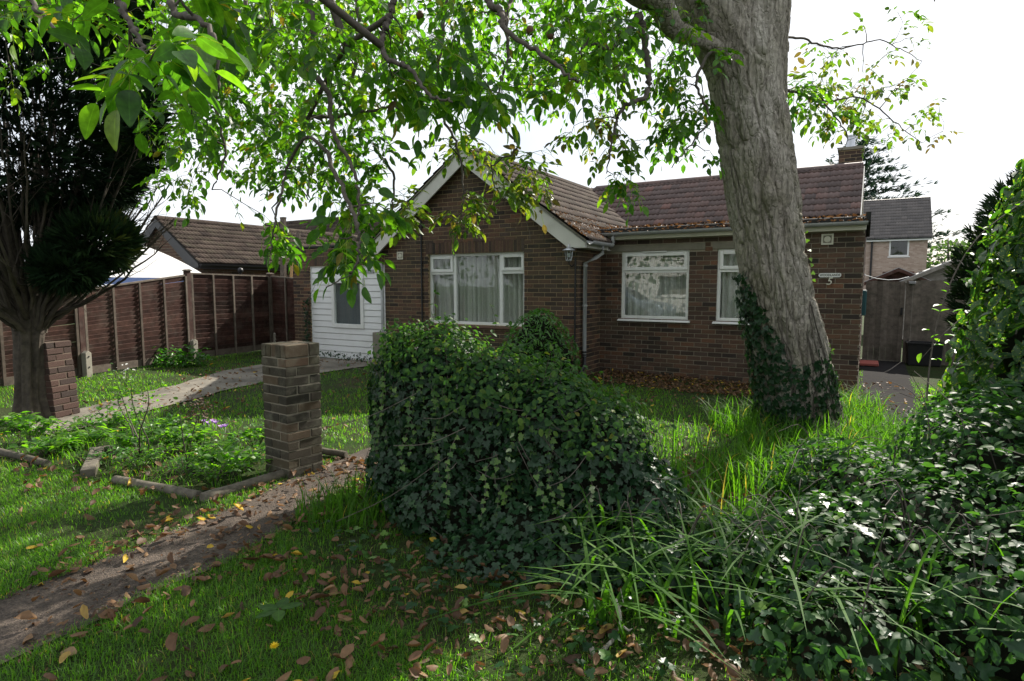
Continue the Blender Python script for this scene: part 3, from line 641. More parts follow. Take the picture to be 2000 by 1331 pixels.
tiled(gr, (GC + EX + 0.02, yv - 0.02, ez + 0.005), (0, 1, 0), (-cs, 0, GT * cs), 6.1, Ls, M['tile_brown'], keepR, 150, seed=2, tw=.25, g=.28)
tiled(gr, (GC - EX - 0.02, 6.0, ez + 0.005), (0, -1, 0), (cs, 0, GT * cs), 6.17, Ls, M['tile_brown'], None, 0, seed=3, tw=.25, g=.28)
def ridge(par, p0, p1, mat, r=0.11, step=0.42):
    p0, p1 = np.array(p0, float), np.array(p1, float); D = np.linalg.norm(p1 - p0); d = (p1 - p0) / D; s_ = np.cross(d, [0, 0, 1.0]); k = 0
    while k * step < D:
        a = p0 + d * k * step; ln = min(step - 0.006, D - k * step); prof = [(math.cos(q) * r, math.sin(q) * r * 0.75) for q in np.linspace(0, math.pi, 8)]
        prof += [(math.cos(q) * (r - 0.015), math.sin(q) * (r - 0.015) * 0.75) for q in np.linspace(math.pi, 0, 8)]
        MB().prism(prof, a, s_, (0, 0, 1), d * ln, v=0.2 + 0.6 * random.random()).build('ridge_tile', mat, par); k += 1
ridge(gr, (GC, yv - 0.01, GA - 0.02), (GC, 5.65, GA - 0.02), M['tile_brown'])
mr = slab('roof', [(-4.0, YE, ZE), (3.95, YE, ZE), (3.92, YR, ZR), (-4.0, YR, ZR)], 0.05, M['felt'], house); mr['label'] = 'purplish red tiled main roof'
slab('roof_slab', [(-4.0, 2 * YR - YE, ZE), (3.92, 2 * YR - YE, ZE), (3.92, YR, ZR), (-4.0, YR, ZR)], 0.05, M['felt'], house)
def keepM(a, b):
    x = -4.2 + a; z = ZE + b * mt / math.hypot(1, mt)
    return z > GA - GT * abs(x - GC) - 0.03
tiled(mr, (-4.2, YE - 0.03, ZE + 0.005), (1, 0, 0), (0, 1 / math.hypot(1, mt), mt / math.hypot(1, mt)), 8.15, (YR - YE) * math.hypot(1, mt) + 0.02, M['tile_red'], keepM, 150, seed=5, tw=.21, g=.225)
ridge(mr, (-2.0, YR, ZR - 0.01), (3.94, YR, ZR - 0.01), M['tile_red'], 0.12)
MB().prism([(YE - 0.06, ZE - 0.14), (YE - 0.06, ZE), (YR, ZR - 0.01), (YR + 1.7, ZE), (YR + 1.7, ZE - 0.14), (YR, ZR - 0.19)], (3.945, 0, 0), (0, 1, 0), (0, 0, 1), (0.02, 0, 0)).build('verge_board', M['barge'], house)
w = MB(); w.prism([(YE, 2.5), (YE, ZE - 0.06), (YR, ZR - 0.06), (YR + 1.55, ZE), (YR + 1.55, 2.5)], (3.68, 0, 0), (0, 1, 0), (0, 0, 1), (0.24, 0, 0)); w.build('wall', M['brick'], house)
MB().box(1.66, 1.86, 0, 0.03, 0, 0.34).build('roof_patch', M['newwood'], mr, loc=(0, YE + 0.18, ZE + 0.19), rot=(math.atan(mt), 0, 0))
# flat roof over the wing
MB().box(-0.05, 4.08, WY - .09, YE + 0.05, 2.45, 2.495).build('flat_roof', M['felt'], house)
MB().prism([(WY - .11, 2.46), (WY - .11, 2.525), (WY - .08, 2.54), (WY - .02, 2.50), (WY - .02, 2.46)], (-0.12, 0, 0), (0, 1, 0), (0, 0, 1), (4.22, 0, 0)).build('roof_kerb', M['felt'], house)
MB().prism([(WY - .105, 2.45), (WY - .105, 2.59), (WY, 2.58), (1.6, 2.55), (4.0, 2.55), (4.0, 2.45)], (4.06, 0, 0), (0, 1, 0), (0, 0, 1), (0.06, 0, 0)).build('roof_kerb', M['felt'], house)
fa = MB().box(0.02, 4.07, WY - .12, WY - .095, 2.34, 2.465).build('fascia', M['cream'], house, bevel=0.003)
MB().box(0.0, 4.05, WY - .094, WY - .002, 2.348, 2.358).build('soffit', M['cream'], house)
def gutter(par, p0, p1, out, r=0.055):
    p0, p1, out = [np.array(a, float) for a in (p0, p1, out)]; d = p1 - p0
    prof = [(math.cos(q) * r, math.sin(q) * r) for q in np.linspace(math.pi, 2 * math.pi, 9)] + [(math.cos(q) * (r - 0.006), math.sin(q) * (r - 0.006)) for q in np.linspace(2 * math.pi, math.pi, 9)]
    return MB().prism(prof, p0, out, (0, 0, 1), d)
gutter(house, (-0.02, WY - .182, 2.455), (4.09, WY - .182, 2.455), (0, -1, 0)).build('gutter', M['greypvc'], house)
gutter(house, (GC + EX + 0.075, yv - 0.02, ez - 0.02), (GC + EX + 0.075, 0.74, ez - 0.02), (1, 0, 0), 0.06).build('gutter', M['greypvc'], house)
MB().box(0.005, 0.20, yv, WY - .005, 2.155, 2.175).build('soffit', M['barge'], house); MB().box(0.202, 0.225, yv, 0.80, 2.155, ez - 0.01).build('fascia', M['barge'], house)
# bargeboards
zt = GA - 0.03; bo = 0.27
for sgn in (1, -1):
    MB().prism([(0, zt), (EX, zt - GT * EX), (EX, zt - GT * EX - 0.075), (EX - 0.33, zt - GT * EX - 0.085), (0, zt - bo)], (GC, yv, 0), (sgn, 0, 0), (0, 0, 1), (0, 0.03, 0)).build('bargeboard', M['barge'], house, bevel=0.004)
    MB().prism([(0, zt - 0.035), (EX - 0.03, zt - GT * (EX - 0.03) - 0.035), (EX - 0.03, zt - GT * (EX - 0.03) - 0.075), (0, zt - 0.075)], (GC, yv + 0.03, 0), (sgn, 0, 0), (0, 0, 1), (0, 0.15, 0)).build('soffit', M['barge'], house)
    MB().prism([(0, GA - 0.005), (EX, GA - GT * EX - 0.005), (EX, GA - GT * EX - 0.028), (0, GA - 0.028)], (GC, yv - 0.028, 0), (sgn, 0, 0), (0, 0, 1), (0, 0.027, 0)).build('undercloak', M['lintel'], house)
# rainwater pipes
x_, yp = 0.07, 0.18
MB().tube([(GC + EX + 0.075, 0.35, ez - 0.07), (GC + EX + 0.075, 0.35, ez - 0.19), (GC + EX - 0.02, 0.28, ez - 0.27), (x_, yp, ez - 0.36), (x_, yp, 0.42), (x_, yp, 0.36)], 0.034, 12).build('downpipe', M['greypvc'], house, smooth=True)
for z in (1.86, 1.2, 0.42): MB().lathe([(0.036, 0), (0.043, 0), (0.043, 0.03), (0.036, 0.03)], (x_, yp, z), 14).build('pipe_clip', M['black'] if z < 0.5 else M['greypvc'], house)
MB().tube([(x_, yp, 0.40), (x_, yp, 0.22), (x_ + 0.0, yp - 0.08, 0.12), (x_ - 0.0, yp - 0.2, 0.05)], 0.038, 12).build('drain_shoe', M['black'], house, smooth=True)
MB().tube([(-4.23, -0.05, 1.94), (-4.23, -0.05, 0.62), (-4.23, -0.05, 0.05)], 0.033, 12).build('downpipe', M['greypvc'], house, smooth=True)
MB().tube([(-4.6, -0.05, 2.07), (-4.45, -0.05, 2.02), (-4.25, -0.05, 1.99), (-4.23, -0.05, 1.90)], 0.035, 12).build('pipe_swan_neck', M['greypvc'], house, smooth=True)
MB().box(-4.33, -3.9, -0.25, -0.012, -0.02, 0.62).build('meter_plinth', M['lintel'], house, bevel=0.01)
MB().tube([(0.29, WY - .17, 2.42), (0.29, WY - .17, 2.30), (0.23, WY - .16, 2.24)], 0.032, 10).build('downpipe', M['greypvc'], house, smooth=True)
MB().tube([(-3.24, -0.022, 2.9), (-3.24, -0.022, 0.2)], 0.016, 8).build('cable_conduit', M['black'], house)
MB().tube([(-0.02, -0.02, 2.0), (-0.02, -0.02, 1.2), (-0.015, -0.02, 0.0)], 0.014, 8).build('cable_conduit', M['black'], house)
MB().tube([(-0.98, -0.012, 2.93), (-0.97, -0.014, 2.7), (-0.88, -0.014, 2.45), (-0.87, -0.014, 2.3)], 0.004, 6).build('loose_cable', M['lintel'], house)
MB().tube([(-0.62, -0.012, 2.78), (-0.62, -0.013, 2.33)], 0.004, 6).build('loose_cable', M['lintel'], house)
def airvent(x, y, z, wv=0.16):
    f = MB(); ring(f, x - wv / 2, x + wv / 2, z - wv / 2, z + wv / 2, y - 0.018, y + 0.0, 0.025); v_ = f.build('air_vent', M['cream'], house, bevel=0.003)
    MB().box(x - wv / 2 + .024, x + wv / 2 - .024, y - 0.010, y, z - wv / 2 + .024, z + wv / 2 - .024).build('louvre', M['lintel'], v_)
    MB().lathe([(0.0, -0.001), (wv * 0.26, -0.001), (wv * 0.28, 0.006), (wv * 0.22, 0.008), (0.0, 0.008)], n=18).build('fan_disc', M['cream'], v_, loc=(x, y - 0.009, z), rot=(math.pi / 2, 0, 0))
airvent(3.58, WY - .006, 2.23); airvent(-3.78, -0.006, 2.13, 0.15)
# chimney
ch = MB().box(3.45, 3.90, 6.3, 6.85, 3.4, 4.52).build('chimney', M['mortar'], house)
cb = []
for f_, org, u, nn, Lx in ((0, (3.45, 6.3, 0), (1, 0, 0), (0, -1, 0), 0.45), (1, (3.90, 6.3, 0), (0, 1, 0), (1, 0, 0), 0.55), (2, (3.45, 6.85, 0), (0, -1, 0), (-1, 0, 0), 0.55)):
    for (a, z, L_, h) in lay_bricks(0, Lx, 3.6, 4.5, shift=0.1 * f_):
        Mx = np.eye(4); Mx[:3, 0] = np.array(u) * L_; Mx[:3, 1] = -np.array(nn) * 0.04; Mx[:3, 2] = (0, 0, h); Mx[:3, 3] = np.array(org) + np.array(u) * a + np.array([0, 0, z]) + np.array(nn) * (0.006 - 0.02); cb.append(Mx)
inst('brick', ch, BT, cb, brick_rng.random(len(cb)) * 0.6, M['brick'], 300, 'brick_field', pw=HWn, smooth=False)
MB().box(3.42, 3.93, 6.26, 6.89, 4.52, 4.58).build('chimney_cap', M['lintel'], ch)
MB().lathe([(0.10, 0), (0.09, 0.06), (0.085, 0.26), (0.10, 0.27), (0.10, 0.30), (0.07, 0.30)], (3.66, 6.57, 4.58), 14).build('flue_pot', M['metal'], ch)

# ---- things fixed on the house
def text_obj(name, s, size, loc, rot, mat, ext, parent, font=None, shear=0.0, sx=1.0):
    c = bpy.data.curves.new(name, 'FONT'); c.body = s; c.size = size; c.extrude = ext; c.align_x = 'CENTER'; c.align_y = 'CENTER'; c.shear = shear; c.offset = 0.0009
    o = bpy.data.objects.new(name, c); COL.objects.link(o); dg = bpy.context.evaluated_depsgraph_get(); me = bpy.data.meshes.new_from_object(o.evaluated_get(dg)); bpy.data.objects.remove(o)
    me.materials.clear(); me.materials.append(mat); o = obj(name, me, parent, loc, rot, (sx, 1, 1)); return o
sg = thing('name_sign', 'white rounded house sign lettered WOODLANDS on the brick wing', 'sign', loc2w(3.635, WY - .012, 1.702), -TH)
cap = [(-0.145 + 0.028 * math.cos(q) + (0.0), 0.03 * math.sin(q)) for q in np.linspace(math.pi / 2, 3 * math.pi / 2, 9)] + [(0.145 + 0.028 * math.cos(q), 0.03 * math.sin(q)) for q in np.linspace(-math.pi / 2, math.pi / 2, 9)]
cap = [(a * 0.86, b) for a, b in cap]
MB().prism(cap, (0, 0, 0), (1, 0, 0), (0, 0, 1), (0, -0.012, 0)).build('plate', M['white'], sg)
text_obj('lettering', 'WOODLANDS', 0.047, (0, -0.0135, 0), (math.pi / 2, 0, 0), M['black'], 0.001, sg, sx=0.88)
num = thing('house_number', 'cream raised numeral 5 below the house name sign', 'number', loc2w(3.627, WY - .012, 1.608), -TH)
text_obj('numeral', '5', 0.155, (0, -0.008, 0), (math.pi / 2, 0, 0), M['cream'], 0.006, num, shear=0.25)
lamp = thing('wall_lantern', 'grey metal wall lantern at the gable corner', 'lantern', loc2w(-0.06, -0.19, 2.02), -TH)
MB().lathe([(0.0, 0.20), (0.008, 0.195), (0.012, 0.16), (0.03, 0.145), (0.105, 0.10), (0.11, 0.092), (0.0, 0.092)], n=20).build('cap', M['metal'], lamp, smooth=True)
MB().lathe([(0.066, 0.09), (0.046, -0.06), (0.05, -0.065), (0.0, -0.07)], n=8).build('glass_body', M['lampglass'], lamp)
f = MB()
for k in range(8):
    q = 2 * math.pi * k / 8; f.tube([(0.068 * math.cos(q), 0.068 * math.sin(q), 0.09), (0.047 * math.cos(q), 0.047 * math.sin(q), -0.065)], 0.004, 5)
f.build('cage', M['metal'], lamp); MB().lathe([(0.0, -0.10), (0.03, -0.085), (0.05, -0.066), (0.05, -0.058), (0.0, -0.058)], n=14).build('base_cup', M['metal'], lamp)
MB().tube([(0, 0, -0.09), (0, 0.02, -0.13), (0, 0.12, -0.16), (0, 0.19, -0.13)], 0.010, 8).build('bracket', M['black'], lamp)
MB().lathe([(0.0, -.02), (0.02, -0.01), (0.025, 0.02), (0.012, 0.05), (0, 0.055)], n=12).build('bulb', M['white'], lamp)
ae = thing('television_aerial', 'thin television aerial mast rising behind the gable roof', 'aerial', loc2w(-2.3, 9.0, 2.6), -TH)
MB().tube([(0, 0, 0), (0, 0, 3.4)], 0.018, 6).build('mast', M['greypvc'], ae); f = MB().tube([(-0.1, 0, 3.36), (1.0, 0, 3.36)], 0.010, 6)
for k in range(7): f.tube([(0.1 + k * 0.13, -0.22 + k * .015, 3.36), (0.1 + k * 0.13, 0.22 - k * .015, 3.36)], 0.006, 5)
f.build('antenna_arm', M['greypvc'], ae)
bx = thing('meter_box', 'teal box fixed to the end wall beside the gate', 'box', loc2w(4.08, 1.9, 1.28), -TH)
MB().box(-0.02, 0.035, -0.15, 0.15, -0.2, 0.2).build('body', m_plain('teal_paint', (0.02, 0.09, 0.10), 0.5), bx, bevel=0.01); MB().box(0.035, 0.042, -0.13, 0.13, -0.18, 0.18).build('door', m_plain('teal_door', (0.025, 0.11, 0.12), 0.5), bx)
# ---- curtains
def curtain(lbl, x0, x1, z0, z1, y, amp=0.032, per=0.10, lean=None, cm='net'):
    nu, nv_ = 140, 8; u = np.linspace(0, 1, nu); zz_ = np.linspace(z0, z1, nv_); ph = np.cumsum(brick_rng.uniform(0.5, 1.5, nu)) * (x1 - x0) / nu / per * 2 * np.pi
    V = []
    for k, z in enumerate(zz_):
        t_ = (z - z0) / (z1 - z0); xx = x0 + (x1 - x0) * u
        if lean: xx = xx + lean * (1 - t_) * u ** 2
        V.append(np.stack([xx, y + amp * np.sin(ph + 0.3 * t_) + amp * .5 * np.sin(ph * 0.37 + 2), np.full(nu, z)], 1))
    V = np.concatenate(V) @ HWn[:3, :3].T + HWn[:3, 3]; j = (np.arange(nv_ - 1)[:, None] * nu + np.arange(nu - 1)[None]).ravel()
    c = obj('net_curtain', npmesh('net_curtain', V, np.stack([j, j + 1, j + 1 + nu, j + nu], 1), M[cm], np.tile(brick_rng.random(nu), nv_)))
    tag(c, lbl, 'curtain')
curtain('pleated net curtain filling the middle of the wide gable window', -2.66, -0.98, 0.85, 2.10, 0.165)
curtain('short net curtain drawn aside in the left light of the gable window', -3.08, -2.68, 0.85, 2.10, 0.175, 0.03, 0.16, 0.2)
curtain('sheer net curtain in the left window of the brick wing', 0.40, 1.55, 0.99, 2.11, WY + .13, 0.02, 0.13)
curtain('net curtain in the wing window half behind the tree trunk', 2.03, 2.95, 0.99, 2.11, WY + .13)
curtain('grey blind cloth behind the small garage door window', -5.72, -4.92, 0.70, 1.64, 0.112, 0.004, 0.4, cm='blind')

# ------------------------------------------------------------------ left boundary fence
fr_ = np.random.default_rng(11)
FP = [np.array([-8.15, 8.35 * KY, 0.0]), np.array([-7.37, 10.8 * KY, 0.0]), np.array([-6.72, 13.2 * KY, 0.0]), np.array([-5.84, 15.4 * KY, 0.0]), loc2w(-7.0, 0.35, 0)]
FT = [1.22, 1.47, 1.80, 1.77, 1.70]
fence = thing('panel_fence', 'dark brown overlapping slat fence with concrete spurs along the drive', 'fence', FP[1])
fo = FP[1]
UB = BOX5
def bar(par, name, p, q, th, dep, mat, side, v=0.5):
    """box from p to q, th high, dep deep towards side"""
    p, q = np.array(p, float), np.array(q, float); d = q - p; L_ = np.linalg.norm(d); X = d / L_; S = side - X * np.dot(side, X); S /= np.linalg.norm(S); Z = np.cross(X, S)
    if Z[2] < 0: Z = -Z
    o_ = MB().add([(p + q) / 2 + X * L_ * a[0] + S * dep * a[1] + Z * th * a[2] for a in UB[0]], [tuple(f) for f in UB[1]], 0, v)
    return o_.build(name, mat, par)
for k in range(4):
    a, b = FP[k] - fo, FP[k + 1] - fo; d = nrm(b - a); side = np.array([d[1], -d[0], 0]);
    if k == 3: side = np.array([-N3[0], -N3[1], 0])
    a2, b2 = a + d * 0.06, b - d * 0.06; z0 = 0.13
    up = np.array([0, 0, 1.0]); T0, T1 = FT[k], FT[k + 1]
    if k == 1: T1 = 1.76
    pan = bar(fence, 'panel', a2 + up * 0.085, b2 + up * 0.085, 0.13, 0.025, M['post'], side, 0.3); pan['label'] = 'fence panel with its gravel board'
    ns = 17
    for i in range(ns):
        f0 = i / ns; za, zb = z0 + (T0 - 0.02 - z0) * f0, z0 + (T1 - 0.02 - z0) * f0; h = (min(T0, T1) - z0) / ns + 0.018
        w0, w1 = fr_.normal(0, 0.006), fr_.normal(0, 0.006)
        pa, pb = a2 + up * (za + h / 2 + w0), b2 + up * (zb + h / 2 + w1)
        s_ = nrm(side + up * (-0.30)); bar(pan, 'slat', pa + side * 0.0, pb + side * 0.0, h, 0.010, M['slat'], s_, fr_.beta(2, 2))
    bar(pan, 'top_rail', a2 + up * T0, b2 + up * T1, 0.03, 0.055, M['post'], side, 0.6)
    nbat = 5 if k < 3 else 3
    for i in range(nbat):
        f0 = (i + 0.03) / (nbat - 1 + 0.06); P = a2 + (b2 - a2) * f0 + side * 0.022; T = T0 + (T1 - T0) * f0
        MB().prism([(-0.021, 0.03), (0.021, 0.03), (0.021, T - 0.016), (-0.021, T - 0.016)], P, d, (0, 0, 1), side * 0.028, v=fr_.random()).build('batten', M['post'], pan)
for k in (1, 2, 3):
    P = FP[k] - fo; d = nrm(FP[k + 1] - FP[k]) if k < 3 else nrm(FP[3] - FP[2]); s_ = np.array([d[1], -d[0], 0])
    MB().prism([(-0.05, -0.2), (0.05, -0.2), (0.05, max(FT[k], 1.4) + 0.05), (-0.05, max(FT[k], 1.4) + 0.05)], P - s_ * 0.05, d, (0, 0, 1), s_ * 0.10, v=0.35).build('post', M['slat'], fence, bevel=0.006)
    MB().prism([(-0.065, 0), (0.065, 0), (0.065, 0.02), (0.0, 0.035), (-0.065, 0.02)], P - s_ * 0.06 + np.array([0, 0, max(FT[k], 1.4) + 0.05]), d, (0, 0, 1), s_ * 0.13, v=0.8).build('post_cap', M['post'], fence)
    sp = MB().prism([(-0.055, -0.2), (0.055, -0.2), (0.055, 0.40), (0.0, 0.44), (-0.055, 0.40)], P + s_ * 0.052, d, (0, 0, 1), s_ * 0.10).build('concrete_spur', M['concrete'], fence, bevel=0.008)
    for z in (0.16, 0.34): MB().lathe([(0.0, 0.012), (0.012, 0.010), (0.014, 0.0)], n=8).build('bolt', M['black'], sp, loc=P + s_ * 0.152 + np.array([0, 0, z]), rot=(math.pi / 2, 0, math.atan2(s_[1], s_[0]) + math.pi / 2))

# ------------------------------------------------------------------ gate and board fence on the right
gate = thing('side_gate', 'weathered grey board gate beside the end wall', 'gate', loc2w(4.07, 5.5, 0), -TH)
gp = np.random.default_rng(5)
def boards(par, x0, x1, y, z0, z1, w_=0.105):
    x = x0
    while x < x1 - 0.02:
        b = min(w_ + gp.normal(0, 0.006), x1 - x); t_ = gp.normal(0, 0.002); zt_ = z1 + gp.normal(0, 0.006)
        MB().add([(x, y + t_, z0), (x + b - 0.0015, y + t_ - 0.006, z0), (x + b - 0.0015, y + 0.02, z0), (x, y + 0.02, z0), (x, y + t_, zt_), (x + b - 0.0015, y + t_ - 0.006, zt_), (x + b - 0.0015, y + 0.02, zt_), (x, y + 0.02, zt_)], [tuple(f) for f in UB[1]], 0, gp.beta(2, 2)).build('board', M['greywood'], par); x += b
boards(gate, 0.03, 0.72, 0, 0.013, 1.64)
for z in (0.3, 1.35): MB().box(0.03, 0.72, 0.021, 0.06, z, z + 0.09).build('rail', M['greywood'], gate)
MB().box(0.66, 0.70, -0.03, -0.007, 0.95, 1.10).build('latch', M['black'], gate)
MB().box(0.0, 0.72, 0.0, 0.06, -0.03, 0.012).build('threshold', M['concrete'], gate)
bf = thing('board_fence', 'weathered grey vertical board fence right of the gate', 'fence', loc2w(4.81, 5.45, 0), -TH)
MB().box(0.0, 0.11, -0.01, 0.09, -0.1, 1.66).build('post', M['greywood'], bf, bevel=0.005); boards(bf, 0.115, 3.4, 0.0, -0.06, 1.645, 0.12)
for z in (0.3, 1.35): MB().box(0.115, 3.4, 0.021, 0.06, z, z + 0.09).build('rail', M['greywood'], bf)
sl_ = thing('solar_lamp', 'small grey solar lamp on the board fence top by the gate', 'lamp', loc2w(4.90, 5.40, 1.60), -TH)
MB().box(-0.06, 0.06, -0.05, 0.02, -0.02, 0.035).build('housing', M['greypvc'], sl_, bevel=0.012); MB().box(-0.05, 0.05, -0.04, 0.01, -0.045, -0.02).build('lens', M['lampglass'], sl_); MB().box(-0.05, 0.05, -0.045, 0.012, 0.036, 0.04).build('solar_cell', M['black'], sl_)
pb = gnd(1803, 713, -0.02); bn = thing('planter_box', 'plain black box standing on the grass before the board fence', 'box', pb, -TH)
f = MB(); f.add([(-.27, -.2, 0), (.27, -.2, 0), (.27, .2, 0), (-.27, .2, 0), (-.29, -.22, .42), (.29, -.22, .42), (.29, .22, .42), (-.29, .22, .42)], [tuple(q) for q in UB[1]]); f.build('body', M['black'], bn, bevel=0.015)
f = MB(); ring(f, -0.31, 0.31, -0.24, 0.24, 0, 0.035, 0.05); f.V = [(a, c, b + 0.42) for (a, b, c) in f.V]; f.build('rim', M['black'], bn, bevel=0.006)
ps = gnd(1697, 712); st = tag(MB().box(-0.16, 0.16, -0.30, 0.30, 0.0, 0.05).build('paving_slab', m_plain('red_slab', (0.42, 0.12, 0.10), 0.8, 0.2, 0.15, 8, dirt=(0.2, 0.1, 0.08)), None, bevel=0.01, loc=ps, rot=(0, 0, -TH)), 'faded red slab lying by the house corner', 'slab')

# ------------------------------------------------------------------ beyond the fences
def simple_house(name, lbl, cat, org, wd, dp, ze, zr, wall, mortar, roofm, n_ind, axis='x', over=0.25, fasc='white', wins=(), bricks=True, rz=-TH):
    h = thing(name, lbl, cat, org, rz); pw = np.array(Matrix.Translation(Vector([float(a) for a in org])) @ Matrix.Rotation(rz, 4, 'Z')); h.matrix_basis = Matrix(pw.tolist())
    w = MB(); ops = [(a, b, c, d) for a, b, c, d in wins]
    for r_ in rects_minus(-wd, 0, -0.2, ze, ops): w.box(r_[0], r_[1], 0, 0.25, r_[2], r_[3])
    w.box(-wd, -wd + 0.25, 0.252, dp, -0.2, ze); w.box(-0.25, 0, 0.252, dp, -0.2, ze); w.box(-wd + .251, -.251, dp - 0.25, dp, -0.2, ze)
    if axis == 'y': w.prism([(-wd, ze), (0, ze), (-wd / 2, zr - 0.06)], (0, 0.0, 0), (1, 0, 0), (0, 0, 1), (0, 0.25, 0))
    else:
        for x in (-wd, -0.25): w.prism([(0, ze), (dp, ze), (dp / 2, zr - 0.06)], (x, 0, 0), (0, 1, 0), (0, 0, 1), (0.25, 0, 0))
    wl = w.build('wall', mortar, h)
    if bricks:
        Ms, vs = [], []; cells = lay_bricks(-wd, 0, -0.1, zr if axis == 'y' else ze, ops, (lambda z: (-wd, 0) if z < ze else (-wd / 2 - (zr - .08 - z) / (zr - ze) * wd / 2, -wd / 2 + (zr - .08 - z) / (zr - ze) * wd / 2)) if axis == 'y' else None)
        for c_, org_, u, nn in ((cells, (0, 0, 0), (1, 0, 0), (0, -1, 0)), (lay_bricks(0, dp, -0.1, ze), (0, 0, 0), (0, 1, 0), (1, 0, 0))):
            for (a, z, L_, hh) in c_:
                Mx = np.eye(4); Mx[:3, 0] = np.array(u) * L_; Mx[:3, 1] = -np.array(nn) * 0.04; Mx[:3, 2] = (0, 0, hh); Mx[:3, 3] = np.array(u) * a + np.array([0, 0, z]) + np.array(nn) * (0.006 - 0.02 + brick_rng.normal(0, .0015)); Ms.append(Mx); vs.append(brick_rng.beta(2, 2))
        inst('brick', wl, BOX5, Ms, vs, wall, n_ind, 'brick_field', pw=pw, smooth=False, key='bk' + wall.name)
    tl = math.hypot(1, (zr - ze) / ((wd if axis == 'y' else dp) / 2))
    if axis == 'y':
        hw = wd / 2; sl = (zr - ze) / hw; ex = hw + over; q = ex * math.hypot(1, sl)
        rf = slab('roof', [(-hw, -0.12, zr), (-hw + ex, -0.12, zr - sl * ex), (-hw + ex, dp + .1, zr - sl * ex), (-hw, dp + .1, zr)], 0.05, M['felt'], h); slab('roof_slab', [(-hw, -0.12, zr), (-hw - ex, -0.12, zr - sl * ex), (-hw - ex, dp + .1, zr - sl * ex), (-hw, dp + .1, zr)], 0.05, M['felt'], h)
        c_ = 1 / math.hypot(1, sl); tiled(rf, (-hw + ex + .02, -0.14, zr - sl * ex + .005), (0, 1, 0), (-c_, 0, sl * c_), dp + 0.24, q, roofm, None, n_ind, seed=8, tw=.21, g=.225); tiled(rf, (-hw - ex - .02, dp + .1, zr - sl * ex + .005), (0, -1, 0), (c_, 0, sl * c_), dp + .24, q, roofm, None, 0, seed=9)
        ridge(rf, (-hw, -0.13, zr - 0.02), (-hw, dp + .1, zr - 0.02), roofm)
        for sg_ in (1, -1): MB().prism([(0, zr - .03), (ex, zr - sl * ex - .03), (ex, zr - sl * ex - .12), (ex - .35, zr - sl * ex - .14), (0, zr - 0.24)], (-hw, -0.14, 0), (sg_, 0, 0), (0, 0, 1), (0, 0.03, 0)).build('bargeboard', M[fasc], h)
        MB().box(over - .03, over, -0.1, dp, zr - sl * ex - 0.15, zr - sl * ex - .01).build('fascia', M[fasc], h); MB().box(0.005, over - .031, -.1, dp, zr - sl * ex - .14, zr - sl * ex - .12).build('soffit', M[fasc], h)
        gutter(h, (over + .06, -0.12, zr - sl * ex - .04), (over + .06, dp, zr - sl * ex - .04), (1, 0, 0)).build('gutter', M[fasc], h)
    else:
        hd = dp / 2; sl = (zr - ze) / hd; ex = hd + over; c_ = 1 / math.hypot(1, sl); q = ex / c_
        rf = slab('roof', [(-wd - .2, -over, zr - sl * ex), (.2, -over, zr - sl * ex), (.2, hd, zr), (-wd - .2, hd, zr)], 0.05, M['felt'], h); slab('roof_slab', [(-wd - .2, dp + over, zr - sl * ex), (.2, dp + over, zr - sl * ex), (.2, hd, zr), (-wd - .2, hd, zr)], 0.05, M['felt'], h)
        tiled(rf, (-wd - .2, -over - .02, zr - sl * ex + .005), (1, 0, 0), (0, c_, sl * c_), wd + .42, q, roofm, None, n_ind, seed=8); ridge(rf, (-wd - .2, hd, zr - .02), (.22, hd, zr - .02), roofm)
        MB().box(-wd - .2, .2, -over, -over + .03, zr - sl * ex - .20, zr - sl * ex - .02).build('fascia', M[fasc], h); MB().box(-wd - .2, .2, -over + .031, -.005, zr - sl * ex - .19, zr - sl * ex - .17).build('soffit', M[fasc], h)
        gutter(h, (-wd - .2, -over - .06, zr - sl * ex - .04), (.2, -over - .06, zr - sl * ex - .04), (0, -1, 0)).build('gutter', M['black'], h)
    for (a, b, c, d) in wins:
        f = MB(); ring(f, a, b, c, d, 0.02, 0.10, 0.09); wn = f.build('window', M['white'], h); MB().box(a + .085, b - .085, .06, .066, c + .085, d - .085).build('pane', M['glass'], wn)
        MB().box(a - .06, b + .06, -0.06, .1, c - .06, c - .002).build('sill', M['white'], wn)
    MB().box(-wd + .3, -.3, dp * .5, dp * .5 + .05, 0, ze - .1).build('room_lining', M['room'], h)
    return h
nb_o = at(397, 512, 16.0); nb_o[2] = 0
nbh = simple_house('neighbour_garage', 'low brick outbuilding with brown tiled roof and black bargeboards beyond the slat fence', 'house', nb_o - E3 * 0.2, 3.2, 8.5, 2.25, 3.32, M['brick'], M['mortar2'], M['tile_brown'], 120, 'y', 0.2, 'black')
nb2 = simple_house('neighbour_house', 'larger brown roofed house behind the low brick outbuilding', 'house', at(660, 440, 27) * np.array([1, 1, 0]) + np.array([0, 0, 0]), 9.0, 7.0, 2.4, 4.9, M['brick'], M['mortar2'], M['tile_brown'], 0, 'x', 0.2, 'black', bricks=False)
fo_ = at(1813, 457, 40.0); fo_[2] = 0
fx = lambda px, py: (float((at(px, py, 40.6) - fo_) @ E3), float(at(px, py, 40.6)[2]))
(xa, zb), (xb, za) = fx(1731, 463), fx(1771, 501)
far = simple_house('two_storey_house', 'pale brick two storey house with dark tiled roof behind the board fence', 'house', fo_, 7.5, 6.2, 4.75, 7.35, M['palebrick'], M['palemortar'], M['tile_grey'], 150, 'x', 0.22, 'white', [(xa + .2, xb + .1, za, zb)])
MB().tube([(xa - 0.75, -0.1, 4.7), (xa - .75, -.1, 4.4), (xa - .75, -.08, 0)], 0.06, 8).build('downpipe', M['black'], far)
